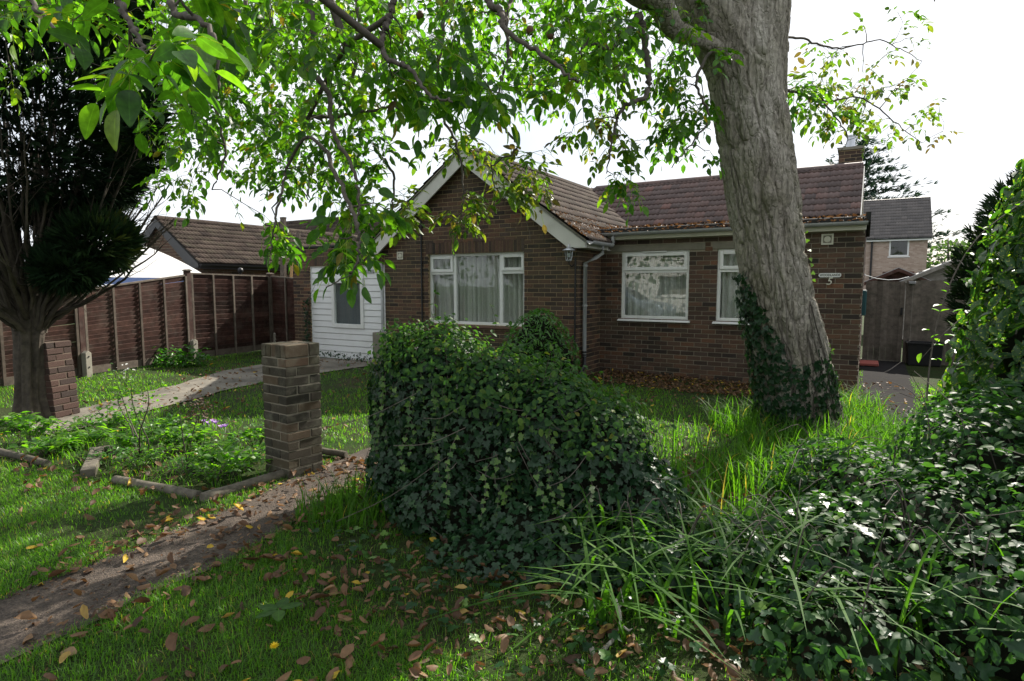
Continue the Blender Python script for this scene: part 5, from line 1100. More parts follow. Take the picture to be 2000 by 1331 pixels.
odd = vr.random(len(LVv)); LVv = np.where((odd < 0.018) & (LAu < .5), vr.uniform(.9, 1.0, len(LVv)), LVv)
X, Y, Z = frame_from(LDd, nrm(np.tile([0, 0, 1.0], (len(LDd), 1)) + vr.normal(0, .45, (len(LDd), 3))))
Ms = mats_from(LPp - tb, X, Y, Z, LSs, LSs, LSs); tbw = np.array(Matrix.Translation(Vector(tb.tolist())))
g_ = LAu < 0.5; nr_ = (LPp[:, 1] < 4.6) & (LPp[:, 2] < 4.9)
inst('leaf', wal, LF_WALNUT, Ms[g_ & nr_], LVv[g_ & nr_], M['walnut'], 260, 'foliage', pw=tbw, key='wl')
LF_WFAR = leaf_t(0.50, droop=0.20, fold=0.30, st=((0, .05), (.3, .95), (.65, .9), (1, 0))); inst('leaf', wal, LF_WFAR, Ms[g_ & ~nr_], LVv[g_ & ~nr_], M['walnut'], 0, 'far_foliage', pw=tbw, key='wlf')
inst('leaf', wal, LF_WALNUT, Ms[~g_], LVv[~g_], M['walnut_old'], 40, 'foliage', pw=tbw, key='wlo')
# hanging nut husks
f = MB()
for p in ((1035, 60, 4.4), (1075, 68, 4.4), (820, 30, 4.6)):
    c = at(*p); MB().lathe([(0, -.03), (.018, -.026), (.028, 0), (.02, .024), (0, .032)], to_tree(c), 10).build('nut_husk', M['litter'], wal, smooth=True)

# ------------------------------------------------------------------ leaf-covered masses
def fib(n):
    k = np.arange(n) + .5; ph = np.arccos(1 - 2 * k / n); th = np.pi * (1 + 5 ** .5) * k
    return np.stack([np.cos(th) * np.sin(ph), np.sin(th) * np.sin(ph), np.cos(ph)], 1)
def surf_points(ells, n, r, zmin=0.0, depth=0.12, clump=0.18):
    """points with outward normals on the union of ellipsoids"""
    A = np.array([4 * math.pi * ((e[3] * e[4]) ** 1.6 / 3 + (e[3] * e[5]) ** 1.6 / 3 + (e[4] * e[5]) ** 1.6 / 3) ** (1 / 1.6) for e in ells]); P, Nn = [], []
    for e, a in zip(ells, A):
        k = max(20, int(n * a / A.sum() * 1.7)); u = nrm(r.normal(0, 1, (k, 3))); c = np.array(e[:3]); R = np.array(e[3:6])
        s = 1 - depth * r.random(k) ** 2 * 1.0 + clump * (fbm(u * R * 4 + c * 3) - .5); p = c + u * R * s[:, None]; nn = nrm(u / R)
        ok = p[:, 2] > zmin
        for e2 in ells:
            if e2 is e: continue
            q = (p - np.array(e2[:3])) / np.array(e2[3:6]); ok &= (q ** 2).sum(1) > 0.80
        P.append(p[ok]); Nn.append(nn[ok])
    P = np.concatenate(P); Nn = np.concatenate(Nn); i = r.permutation(len(P))[:n]; return P[i], Nn[i]
def cores(ells, k, par, org, mat):  # near-black solids inside the bushes, inner shade put into their colour
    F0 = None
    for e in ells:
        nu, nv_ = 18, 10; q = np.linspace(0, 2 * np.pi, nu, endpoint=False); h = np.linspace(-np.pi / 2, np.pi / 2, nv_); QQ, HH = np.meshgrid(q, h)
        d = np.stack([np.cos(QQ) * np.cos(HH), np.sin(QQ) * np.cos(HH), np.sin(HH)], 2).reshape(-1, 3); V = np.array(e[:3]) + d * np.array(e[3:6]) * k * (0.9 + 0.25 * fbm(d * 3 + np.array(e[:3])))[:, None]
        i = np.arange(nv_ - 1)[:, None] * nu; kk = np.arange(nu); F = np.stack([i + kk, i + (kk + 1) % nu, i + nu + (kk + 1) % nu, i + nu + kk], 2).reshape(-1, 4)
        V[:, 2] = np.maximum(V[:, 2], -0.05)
        obj('shade_core', npmesh('shade_core', V - org, F, mat), par)
def cover(par, org, ells, n, tmpl, mat, size, r, out=0.55, droop=0.5, n_ind=100, name='leaf', zmin=0.0, vfun=None, depth=0.12, key=None, flat=0.0, clump=.18):
    P, Nn = surf_points(ells, n, r, zmin, depth, clump); k = len(P)
    tang = nrm(np.cross(Nn, r.normal(0, 1, (k, 3)))); d = nrm(tang + np.array([0, 0, -droop]) + Nn * 0.3)
    up = nrm(Nn * out + r.normal(0, .38, (k, 3)) + np.array([0, 0, .25 + flat])); X, Y, Z = frame_from(d, up); S = r.uniform(size[0], size[1], k)
    v = r.beta(2, 2.6, k) if vfun is None else vfun(P, Nn, r)
    return inst(name, par, tmpl, mats_from(P - org, X, Y, Z, S, S, S), v, mat, n_ind, 'foliage', pw=np.array(Matrix.Translation(Vector([float(a) for a in org]))), key=key or (name + mat.name))
r1 = np.random.default_rng(31)
ho = np.array([-0.5, 4.4 * KY, 0.0]); ky = lambda L: [(e[0], e[1] * KY, *e[2:]) for e in L]
HE = ky([(-0.80, 4.72, 0.60, .28, .34, .58), (-0.50, 4.50, 0.62, .40, .46, .57), (-0.12, 4.24, 0.52, .46, .50, .55), (0.22, 4.06, 0.48, .44, .48, .49), (0.52, 3.92, 0.36, .38, .44, .44), (0.77, 3.80, 0.16, .30, .42, .36), (-0.76, 4.56, 0.20, .30, .40, .38), (-0.34, 4.06, 0.12, .48, .36, .34), (0.20, 3.72, 0.06, .46, .36, .28), (0.55, 3.45, 0.0, .5, .40, .24), (0.0, 3.55, -.03, .5, .36, .20)])
hed = thing('ivy_mound', 'tall mound of dark ivy grown over the low front wall', 'hedge', ho)
cores(HE, 0.76, hed, ho, M['core'])
def vivy(P, Nn, r): return np.clip(r.beta(2, 2.6, len(P)) * 0.80 + (r.random(len(P)) < .07) * .3, 0, 1)
cover(hed, ho, HE, 16500, LF_IVY, M['ivy'], (0.020, 0.062), r1, 0.6, 0.6, 200, vfun=vivy, key='ivy', depth=.16, clump=.34)
# glossy growth over the top, sunlit highlights put into its lighter leaf colour
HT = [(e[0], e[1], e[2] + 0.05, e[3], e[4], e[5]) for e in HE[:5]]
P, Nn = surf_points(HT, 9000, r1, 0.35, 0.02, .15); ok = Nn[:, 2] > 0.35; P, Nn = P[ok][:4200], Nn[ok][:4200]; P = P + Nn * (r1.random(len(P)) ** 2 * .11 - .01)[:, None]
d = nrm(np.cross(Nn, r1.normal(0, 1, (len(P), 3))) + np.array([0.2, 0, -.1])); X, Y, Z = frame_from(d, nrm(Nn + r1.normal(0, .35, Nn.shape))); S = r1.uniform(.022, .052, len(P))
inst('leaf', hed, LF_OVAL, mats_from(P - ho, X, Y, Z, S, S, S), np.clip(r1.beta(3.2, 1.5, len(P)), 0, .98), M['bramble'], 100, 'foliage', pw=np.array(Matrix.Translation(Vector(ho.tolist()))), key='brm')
# stray shoots standing out of the top and dead runners
ds = MB(); SP, SD = [], []
for k in range(60):
    e = HE[r1.integers(0, 5)]; u = nrm(np.array([r1.normal(.2, .7), r1.normal(0, .6), 1.0])); p = np.array(e[:3]) + u * np.array(e[3:6]) * .95; q = p + (u + r1.normal(0, .5, 3)) * r1.uniform(.08, .22); c_ = catmull([p, (p + q) / 2 + r1.normal(0, .03, 3), q], 6); ds.tube([a - ho for a in c_], list(np.linspace(.003, .0012, 6)), 4, v=r1.random(), cap=False)
    for a in c_[2:]:
        for _ in range(2): SP.append(a); SD.append(nrm(r1.normal(0, 1, 3) + u * .5))
for k in range(50):
    e = HE[r1.integers(0, 8)]; u = nrm(np.array([r1.normal(0, .7), -1, r1.uniform(-.3, .8)])); p = np.array(e[:3]) + u * np.array(e[3:6]) * 1.03; q = p + np.array([r1.normal(0, .25), -.02, r1.normal(-.1, .15)]); ds.tube([a - ho for a in catmull([p, (p + q) / 2 + np.array([0, -.04, -.03]), q], 7)], .0022, 4, v=r1.random(), cap=False)
t_ = ds.build('runners', M['twig'], hed); t_['kind'] = 'stuff'; SP, SD = np.array(SP), np.array(SD); X, Y, Z = frame_from(SD, r1.normal(0, .5, SD.shape) + [0, 0, 1]); S = r1.uniform(.025, .045, len(SP)); inst('leaf', hed, LF_OVAL, mats_from(SP - ho, X, Y, Z, S, S, S), r1.uniform(.5, .98, len(SP)), M['bramble'], 0, 'shoot_leaves', key='brm')
# hanging bright trails
tr = MB(); LPq, LDq = [], []
for k in range(46):
    a = np.array([r1.uniform(-1.05, .6), 0, 0]); 
    e = HE[r1.integers(0, 5)]; u = nrm(np.array([r1.normal(0, .6), -1, r1.uniform(-.2, .9)])); p = np.array(e[:3]) + u * np.array(e[3:6]) * 1.04; pts = [p]
    for s in range(9): p = p + np.array([r1.normal(0, .015), r1.normal(-.008, .01), -0.045]); pts.append(p); LPq.append(p); LDq.append(nrm(np.array([r1.normal(0, 1), -.5, -.6])))
    tr.tube([q - ho for q in pts], .0018, 4, v=.6, cap=False)
t_ = tr.build('trailing_stems', M['twig'], hed); t_['kind'] = 'stuff'; LPq, LDq = np.array(LPq), np.array(LDq); ok = LPq[:, 2] > .03; LPq, LDq = LPq[ok], LDq[ok]
X, Y, Z = frame_from(LDq, np.tile([0, -1.0, .4], (len(LDq), 1)) + r1.normal(0, .3, LDq.shape)); S = r1.uniform(.028, .05, len(LPq))
inst('leaf', hed, LF_IVY, mats_from(LPq - ho, X, Y, Z, S, S, S), r1.uniform(.82, 1, len(LPq)), M['ivy'], 0, 'pale_leaves', key='ivy')
vp, vq = [], []; P, Nn = surf_points(HE, 9000, r1, 0.05, 0.0, .1); ok = Nn[:, 1] < -.2; P, Nn = P[ok], Nn[ok]; pxy = np.stack([CX + FPX * P[:, 0] / P[:, 1], HOR - FPX * (P[:, 2] - CAMZ) / P[:, 1]], 1)
for c, n in (((975, 770), 4), ((1015, 865), 4), ((1000, 905), 4), ((1040, 990), 5), ((1105, 1035), 4), ((1165, 965), 4)):
    k = np.argsort(np.hypot(*(pxy - c).T) + 60 * (P[:, 1] - P[:, 1].min()))[:1]
    for _ in range(n): vp.append(P[k[0]] + Nn[k[0]] * .05 + r1.normal(0, .025, 3)); vq.append(Nn[k[0]])
vp, vq = np.array(vp), np.array(vq); d = nrm(r1.normal(0, 1, vp.shape) + vq * .4); X, Y, Z = frame_from(d, nrm(r1.normal(0, .4, vp.shape) + vq + [0, 0, .4])); S = r1.uniform(.025, .042, len(vp))
inst('variegated_leaf', hed, LF_OVAL, mats_from(vp - ho, X, Y, Z, S, S, S), r1.random(len(vp)), M['cream_edge'], 60, None, pw=np.array(Matrix.Translation(Vector(ho.tolist()))))

# brambles along the wall to the right
bo_ = np.array([1.6, 3.0, 0.0])
BE = ky([(0.75, 3.45, 0.02, .42, .5, .30), (1.15, 3.25, 0.0, .5, .55, .30), (1.75, 3.20, 0.06, .6, .6, .36), (2.35, 3.35, 0.14, .65, .7, .46), (2.95, 3.7, 0.28, .65, .75, .62), (1.5, 2.65, -0.05, .6, .5, .34), (2.15, 2.65, 0.0, .6, .55, .46), (2.75, 2.95, 0.15, .55, .6, .55), (2.4, 4.3, 0.10, .6, .6, .36), (3.45, 4.4, .30, .55, .6, .55), (3.3, 3.4, .3, .5, .5, .75)])
brm = thing('bramble_thicket', 'low glossy bramble thicket spilling over the front wall at lower right', 'bramble', bo_)
cores(BE, 0.55, brm, bo_, M['core'])
cover(brm, bo_, [(e[0], e[1], e[2], e[3] * .78, e[4] * .78, e[5] * .8) for e in BE], 5000, LF_OVAL, M['bramble'], (0.03, 0.07), r1, 0.5, 0.3, 0, vfun=lambda P, N, r: r.beta(1.5, 3, len(P)) * .6, key='brm2', depth=.3, clump=.4)  # inner leaf layer, shade put into its darker leaf colours
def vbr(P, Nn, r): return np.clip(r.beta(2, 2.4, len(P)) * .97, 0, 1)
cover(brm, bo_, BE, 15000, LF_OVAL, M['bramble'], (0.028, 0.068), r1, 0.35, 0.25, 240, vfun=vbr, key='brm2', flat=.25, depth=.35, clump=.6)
cover(brm, bo_, BE[5:8] + BE[:3], 900, LF_IVY, M['ivy'], (0.045, 0.08), r1, 0.9, 0.5, 0, key='ivy')
f = MB()
for k in range(70):
    e = BE[r1.integers(0, len(BE))]; q = r1.uniform(0, 2 * np.pi); a = np.array([e[0] + .5 * e[3] * math.cos(q), e[1] + .5 * e[4] * math.sin(q), .02]); b = a + np.array([r1.normal(0, .30), r1.normal(0, .22), e[2] + e[5] * r1.uniform(.6, 1.2)]); m_ = (a + b) / 2 + np.array([0, 0, .25])
    f.tube([p - bo_ for p in catmull([a, m_, b], 9)], list(np.linspace(.0045, .0018, 9)), 5, v=r1.random(), cap=False)
t_ = f.build('canes', M['twig'], brm); t_['kind'] = 'stuff'

# spotted laurel at the right edge
lo = np.array([4.1, 5.0, 0.0])
LE = ky([(3.98, 4.9, 0.65, .48, .55, .50), (4.25, 5.0, 1.0, .62, .65, .65), (4.42, 5.1, 1.5, .58, .6, .65), (4.6, 5.2, 2.0, .58, .6, .65), (4.8, 5.3, 2.45, .52, .5, .55), (4.3, 4.6, .55, .6, .6, .6), (5.2, 5.0, 1.3, .85, .9, 1.3)])
lau = thing('spotted_laurel', 'yellow spotted laurel shrub with long glossy leaves at the right edge', 'shrub', lo); cores(LE, .45, lau, lo, M['core'])
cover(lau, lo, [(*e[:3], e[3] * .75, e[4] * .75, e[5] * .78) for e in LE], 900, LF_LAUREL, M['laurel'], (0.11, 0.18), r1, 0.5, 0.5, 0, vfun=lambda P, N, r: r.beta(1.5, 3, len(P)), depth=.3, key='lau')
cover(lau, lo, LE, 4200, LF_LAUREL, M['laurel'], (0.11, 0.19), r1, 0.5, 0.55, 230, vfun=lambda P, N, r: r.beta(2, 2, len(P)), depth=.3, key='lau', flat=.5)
f = MB()
for k in range(14):
    q = r1.uniform(0, 2 * np.pi); e = LE[k % 7]; f.tube([(np.array([4.3 + .3 * math.cos(q), 4.8 + .3 * math.sin(q), 0]) - lo), np.array(e[:3]) - lo + r1.normal(0, .15, 3)], [.018, .008], 6, v=r1.random())
f.build('stems', M['twig'], lau)

# choisya under the front window
so_ = np.array([0.38, 9.17, 0.0]); sc0 = at(1052, 655, 9.75)
SE = [(sc0[0], 9.17, 0.62, .50, .45, .52), (sc0[0] - .22, 9.12, 0.45, .42, .4, .42), (sc0[0] + .26, 9.17, 0.40, .36, .4, .40), (sc0[0] - .02, 9.12, .85, .3, .3, .36)]
cho = thing('evergreen_shrub', 'round bright green evergreen shrub under the front window', 'shrub', so_); cores(SE, .7, cho, so_, M['core'])
cover(cho, so_, SE, 2600, LF_NARROW, M['shrub'], (0.06, 0.10), r1, 0.4, 0.1, 60, depth=.25, key='cho', flat=.2, clump=.45)
MB().tube([(0, 0, 0), (0.03, 0, .3)], .03, 8).build('stem', M['twig'], cho)

# ------------------------------------------------------------------ cypress at the left
co = np.array([-5.64, 7.35 * KY, 0.0])
cyp = thing('cypress_tree', 'dark fan shaped cypress with many bare stems at the left', 'tree', co)
C = catmull([(0.02, 0, -.1), (0, 0, .3), (.02, 0, .7), (.05, 0, 1.15), (.06, 0, 1.6)], 60)
def twist(Q, L_): return .026 * np.sin(5 * Q + 2.2 * L_) + .014 * np.sin(11 * Q - L_) + .06 * np.exp(-L_ / .15)
Rr = np.interp(np.linspace(0, 1, 60), [0, .2, .6, 1], [.15, .125, .12, .18]); q = np.linspace(0, 2 * np.pi, 56, endpoint=False); QQ, KK = np.meshgrid(q, np.arange(60)); LL = C[KK.ravel(), 2].reshape(KK.shape); RR = Rr[KK] + twist(QQ, LL)
RR = RR + .012 * (fbm(np.stack([np.cos(QQ) * 9, np.sin(QQ) * 9, LL * 3], 2).reshape(-1, 3)).reshape(RR.shape) - .5) * 3
V = np.stack([C[KK, 0] + RR * np.cos(QQ), C[KK, 1] + RR * np.sin(QQ), C[KK, 2]], 2).reshape(-1, 3); i = np.arange(59)[:, None] * 56; k_ = np.arange(56); F = np.stack([i + k_, i + (k_ + 1) % 56, i + 56 + (k_ + 1) % 56, i + 56 + k_], 2).reshape(-1, 4)
obj('trunk', npmesh('trunk', V, F, M['cypress_bark'], r1.random(len(V)) * .4 + .3), cyp)
tips = []; nst = 0; stems = MB()
for k in range(150):
    q = r1.uniform(0, 2 * np.pi); el = r1.uniform(0.42, 1.45); rr = r1.uniform(.8, 1.0); b0 = np.array([.05 + .13 * math.cos(q), .13 * math.sin(q), r1.uniform(1.0, 1.6)]); H = r1.uniform(1.2, 3.6) * math.sin(el) + .2; out = min(1.55, r1.uniform(.8, 1.7) * math.cos(el) * 1.5)
    b2 = np.array([out * math.cos(q), out * math.sin(q), 1.25 + H]); b1 = b0 + (b2 - b0) * .45 + np.array([math.cos(q) * .12, math.sin(q) * .12, -.06]); Cc = catmull([b0, b1, b2], 12) + r1.normal(0, .012, (12, 3)); Cc[0] = b0
    mb = MB() if k < 60 else stems; mb.tube(list(Cc), list(np.linspace(r1.uniform(.016, .034), .005, 12)), 6, v=r1.random(), cap=False)
    if k < 60: mb.build('stem', M['cypress_bark'], cyp, smooth=True)
    for s in range(5, 12): tips.append((Cc[s], nrm(Cc[min(s + 1, 11)] - Cc[s - 1])))
    for s in range(10):
        j = r1.integers(3, 11); a = Cc[j]; d = nrm(nrm(Cc[j + 1] - Cc[j]) + r1.normal(0, .5, 3)); b = a + d * r1.uniform(.15, .5); stems.tube([a, (a + b) / 2 + r1.normal(0, .02, 3), b], [.004, .003, .0015], 4, v=r1.random(), cap=False)
t_ = stems.build('thin_stems', M['cypress_bark'], cyp); t_['kind'] = 'stuff'
def cyp_foliage(par, org, ells, n, r, mat, size=(.10, .2), inner=.55, key='cyp', keep=None, vfun=None):
    P, Nn = surf_points(ells, n, r, .9, inner, .3)
    if keep is not None: ok = keep(P); P, Nn = P[ok], Nn[ok]
    k = len(P); d = nrm(Nn + np.array([0, 0, .55]) + r.normal(0, .35, (k, 3))); X, Y, Z = frame_from(d, r.normal(0, 1, (k, 3))); S = r.uniform(*size, k); v = r.beta(1.6, 2.6, k) if vfun is None else vfun(P)
    inst('spray', par, SPRAY, mats_from(P - org, X, Y, Z, S, S, S), v, mat, 0, 'foliage', key=key)
w_ = lambda x, y, z, a, b, c: (co[0] + x, co[1] + y, z, a, b, c)
CE = [w_(0, 0, 4.4, 1.40, 1.4, 1.5), w_(.06, 0, 3.5, 1.42, 1.4, 1.1), w_(.15, 0, 2.9, 1.08, 1.05, .62), w_(0, 0, 5.6, 1.1, 1.1, 1.5)]
cyp_foliage(cyp, co, CE, 35000, r1, M['cypress'], (.10, .22), keep=lambda P: ((P[:, 2] > 2.15) | (np.hypot(P[:, 0] - co[0], P[:, 1] - co[1]) > 1.0)) & ((P[:, 0] > co[0] + .35) | (r1.random(len(P)) < .85)) & ((P[:, 1] > co[1] - .15) | (P[:, 2] > 4.3) | (r1.random(len(P)) < np.where(P[:, 0] > co[0] + .5, .9, .42))))
LB = [w_(.95, -.1, 2.05, .34, .36, .30), w_(.70, -.2, 1.74, .32, .34, .20)]
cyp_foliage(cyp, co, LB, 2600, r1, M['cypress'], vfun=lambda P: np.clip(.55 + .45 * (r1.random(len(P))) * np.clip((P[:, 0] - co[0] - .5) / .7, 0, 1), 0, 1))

# conifer hedge on the right behind the laurel
c2x = at(1975, 450, 8.6)[0]
hg = thing('conifer_hedge', 'dark clipped conifer rising behind the spotted laurel', 'conifer', (c2x + .7, 8.1, 0)); c2 = np.array([c2x + .7, 8.1, 0])
RE = [(c2[0], 8.1, 1.4, 1.05, 1.3, 1.5), (c2[0] + .25, 8.3, 2.4, .85, 1.1, .9), (c2[0] + .9, 7.8, 1.9, 1.1, 1.2, 1.6)]
cores(RE, .78, hg, c2, M['core']); cyp_foliage(hg, c2, RE, 6500, r1, M['cypress'], (.11, .20), .2, vfun=lambda P: r1.beta(2.2, 2, len(P)))
IE = [(c2[0] - 1.25, 6.3, 2.55, .5, .5, .8), (c2[0] - 1.2, 6.2, 1.6, .6, .5, .9)]
ivt = thing('leafy_climber', 'bright leafy climber over the conifer at the right edge', 'climber', (c2[0] - .3, 7.1, 0)); io = np.array([c2[0] - .3, 7.6, 0])
cover(ivt, io, IE, 1300, LF_OVAL, M['bed'], (.06, .11), r1, .5, .3, 80, zmin=.6, key='ivt', depth=.35); f = MB()
for k in range(9): f.tube([(r1.normal(0, .2), 0, 0), (r1.normal(0, .3), .1, 1.2), (r1.normal(.1, .4), -.1, 2.7)], [.02, .012, .004], 6, v=.5, cap=False)
f.build('stems', M['twig'], ivt)

# far trees
def far_tree(lbl, org, H, rad, n, mat, r, name='broadleaf_tree', conifer=False):
    t_ = thing(name, lbl, 'tree', org); org = np.array(org, float)
    MB().tube([(0, 0, 0), (.1, 0, H * .5), (0, .1, H * .92)], [H * .03, H * .02, .03], 8, v=.4).build('trunk', M['twig'], t_, smooth=True)
    if conifer:
        Ps, Ds = [], []; lim = MB()
        for k in range(90):
            z = H * (.18 + .8 * (k / 90)); q = k * 2.4; R_ = rad * (1.05 - (z / H) ** 1.3) * r.uniform(.75, 1.1); a = np.array([0, 0, z]); b = np.array([R_ * math.cos(q), R_ * math.sin(q), z + .12 * R_ - .1]); lim.tube([a, b], [.05, .015], 5, v=.3, cap=False)
            m = int(120 * (R_ / rad) + 6); s = r.random(m) ** .7; p = a + (b - a) * s[:, None] + r.normal(0, 1, (m, 3)) * np.array([.28, .28, .13]) * (.4 + s[:, None]); Ps.append(p); Ds.append(nrm(np.tile(b - a, (m, 1)) / R_ + r.normal(0, .4, (m, 3)) + [0, 0, .1]))
        lim.build('limbs', M['twig'], t_); P, d = np.concatenate(Ps), np.concatenate(Ds); X, Y, Z = frame_from(d, r.normal(0, .5, d.shape) + [0, 0, 1]); S = r.uniform(.35, .7, len(P)); inst('spray', t_, SPRAY, mats_from(P, X, Y, Z, S * 1.3, S, S), r.random(len(P)), mat, 0, 'crown')
    else:
        es = [(r.normal(0, rad * .4), r.normal(0, rad * .4), H * .62 + r.normal(0, H * .12), rad * r.uniform(.45, .7), rad * r.uniform(.45, .7), rad * r.uniform(.4, .6)) for _ in range(9)]
        P, Nn = surf_points(es, n, r, .3, .5, .5); k = len(P); d = nrm(Nn + r.normal(0, .7, (k, 3))); X, Y, Z = frame_from(d, nrm(Nn + r.normal(0, .6, (k, 3)))); S = r.uniform(.16, .34, k); inst('leaf', t_, LF_OVAL, mats_from(P, X, Y, Z, S, S, S), r.random(k), mat, 0, 'crown')
    return t_
q_ = at(1676, 400, 58); far_tree('dark layered cedar behind the main roof and far house', (q_[0], q_[1], 0), 14.8, 9.5, 0, M['cedar'], r1, 'cedar_tree', True)
q_ = at(1850, 520, 46); far_tree('pale leafy tree right of the far house', (q_[0], q_[1], 0), 5.4, 2.6, 2600, M['farleaf'], r1)
q_ = at(1905, 520, 38); far_tree('hazy green tree behind the larger shed', (q_[0] + 1, q_[1], 0), 4.4, 2.4, 2200, M['farleaf'], r1)
q_ = at(1985, 520, 44); far_tree('distant green tree above the right hand hedge', (q_[0] + 2, q_[1], 0), 6.5, 3.2, 2200, M['farleaf'], r1)

# ------------------------------------------------------------------ ivy on the walnut trunk
r2 = np.random.default_rng(77)
TC = catmull(tc_, 200); TR = np.interp(np.linspace(0, 1, 200), np.linspace(0, 1, 13), [0.385, 0.375, 0.36, 0.35, 0.35, 0.35, 0.35, 0.355, 0.385, 0.38, 0.30, 0.24, 0.15])
iv = thing('trunk_ivy', 'dark ivy climbing the lower walnut trunk', 'ivy', tb)
Pp, Nn_ = [], []
while len(Pp) < 2900:
    z = r2.uniform(0.05, 1.75); i = int(np.argmin(np.abs(TC[:, 2] - z))); q = r2.uniform(0, 2 * np.pi)      # q: angle round the trunk; -pi/2 faces the camera
    f_ = math.cos(q - math.pi)                                    # 1 on the left flank
    top = 0.80 + 0.85 * max(0, f_) ** 2 + 0.12 * math.sin(4 * q)
    if z > top or (z > .8 and f_ < .55 and r2.random() < .7) or (.10 < z < .62 and abs(q - 4.60) < .07 and r2.random() < .8): continue
    nn = np.array([math.cos(q), math.sin(q), 0]); Pp.append(TC[i] + nn * (TR[i] + r2.uniform(-.01, .03 + .06 * max(0, f_)))); Nn_.append(nn)
Pp, Nn_ = np.array(Pp), np.array(Nn_); d = nrm(np.cross(Nn_, r2.normal(0, 1, Nn_.shape)) + [0, 0, -.6]); X, Y, Z = frame_from(d, nrm(Nn_ + r2.normal(0, .35, Nn_.shape))); S = r2.uniform(.03, .065, len(Pp))
lit = (Nn_[:, 0] < -.6) & (Pp[:, 2] > .9); v = np.clip(r2.beta(2, 3, len(Pp)) * .8 + lit * .15 * r2.random(len(Pp)), 0, 1)  # left flank ivy paler higher up, light put into its colour
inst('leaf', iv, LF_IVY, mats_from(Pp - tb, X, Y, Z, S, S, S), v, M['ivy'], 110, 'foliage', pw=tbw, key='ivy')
f = MB()
for k in range(16):
    q = r2.uniform(2.6, 5.8); pts = []
    for z in np.linspace(0.0, r2.uniform(.7, 1.5), 12): i = int(np.argmin(np.abs(TC[:, 2] - z))); q += r2.normal(0, .05); pts.append(TC[i] + np.array([math.cos(q), math.sin(q), 0]) * (TR[i] + .008) - tb)
    f.tube(pts, .006, 5, v=r2.random(), cap=False)
f.build('stems', M['twig'], iv)
# right side and curled ivy shoots, light put into their pale leaf colour
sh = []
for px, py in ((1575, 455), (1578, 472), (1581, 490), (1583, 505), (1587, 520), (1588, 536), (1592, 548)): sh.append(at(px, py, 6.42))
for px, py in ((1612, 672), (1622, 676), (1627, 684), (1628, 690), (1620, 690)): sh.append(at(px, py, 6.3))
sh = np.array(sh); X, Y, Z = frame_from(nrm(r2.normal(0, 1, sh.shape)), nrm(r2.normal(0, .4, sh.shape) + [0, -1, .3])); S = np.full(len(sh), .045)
inst('leaf', iv, LF_IVY, mats_from(sh - tb, X, Y, Z, S, S, S), np.full(len(sh), .97), M['ivy'], 0, 'pale_leaves', key='ivy')

# ------------------------------------------------------------------ grass
def inside(P, poly):
    x, y = P[:, 0], P[:, 1]; r = np.zeros(len(P), bool); n = len(poly)
    for i in range(n):
        x0, y0 = poly[i][:2]; x1, y1 = poly[(i + 1) % n][:2]; c = ((y0 > y) != (y1 > y)) & (x < (x1 - x0) * (y - y0) / (y1 - y0 + 1e-12) + x0); r ^= c
    return r
house_poly = [loc2w(*p, 0)[:2] for p in ((-7.0, 0.0), (0.03, 0.0), (0.03, 1.0), (4.08, 1.0), (4.08, 7), (-7.0, 7))]
bed_poly = [gnd(*p)[:2] for p in ((-300, 800), (30, 840), (95, 905), (180, 935), (390, 970), (560, 925), (620, 880), (560, 850), (430, 835), (300, 800), (140, 790))]
litter_poly = [loc2w(*p, 0)[:2] for p in ((0.1, 1.0), (4.0, 1.0), (3.4, -.4), (0.3, -.2))]
def blades(n, box, hgt, wid, bend, r, dens=None, excl=(), keep=None, flop=1.0, seg=3, vb=0.0):
    P = np.stack([r.uniform(box[0], box[1], n), r.uniform(box[2], box[3], n)], 1); ok = np.ones(n, bool)
    for e in excl: ok &= ~inside(P, e)
    if keep is not None: ok &= keep(P)
    if dens is not None: ok &= r.random(n) < dens(P)
    P = P[ok]; n = len(P); z = gz(P[:, 0], P[:, 1]); q = r.uniform(0, 2 * np.pi, n); d = np.stack([np.cos(q), np.sin(q)], 1); H = r.uniform(*hgt, n) ; w = r.uniform(*wid, n); b = r.uniform(*bend, n); s = np.stack([-d[:, 1], d[:, 0]], 1)
    T = np.linspace(0, 1, seg + 1); V = np.zeros((n, 2 * seg + 1, 3), np.float32)
    for k, t_ in enumerate(T):
        hor = H * b * t_ ** 2; ver = H * (t_ - 0.45 * np.minimum(b, 1.2) * t_ ** 2.5) * flop; c = np.stack([P[:, 0] + d[:, 0] * hor, P[:, 1] + d[:, 1] * hor, z + ver - .005], 1)
        if k < seg:
            hw = (w * (1 - .75 * t_ ** 1.5) / 2)[:, None]; off = np.concatenate([s * hw, np.zeros((n, 1))], 1); V[:, 2 * k] = c - off; V[:, 2 * k + 1] = c + off
        else: V[:, 2 * seg] = c
    F = []
    for k in range(seg - 1): F += [(2 * k, 2 * k + 1, 2 * k + 3), (2 * k, 2 * k + 3, 2 * k + 2)]
    F.append((2 * seg - 2, 2 * seg - 1, 2 * seg)); F = np.array(F); nv = 2 * seg + 1
    FF = (F[None] + (np.arange(n) * nv)[:, None, None]).reshape(-1, 3); v = np.clip(r.beta(2, 2.4, n) + vb, 0, 1) ; v = np.where(r.random(n) < .03, 1.0, v * .9)
    return V.reshape(-1, 3), FF, np.repeat(v, nv)
def join_blades(name, lbl, sets, mat):
    Vs, Fs, vs, b = [], [], [], 0
    for V, F, v in sets: Vs.append(V); Fs.append(F + b); vs.append(v); b += len(V)
    o_ = obj(name, npmesh(name, np.concatenate(Vs), np.concatenate(Fs), mat, np.concatenate(vs))); return tag(o_, lbl, 'grass', kind='stuff')
g3 = np.random.default_rng(5)
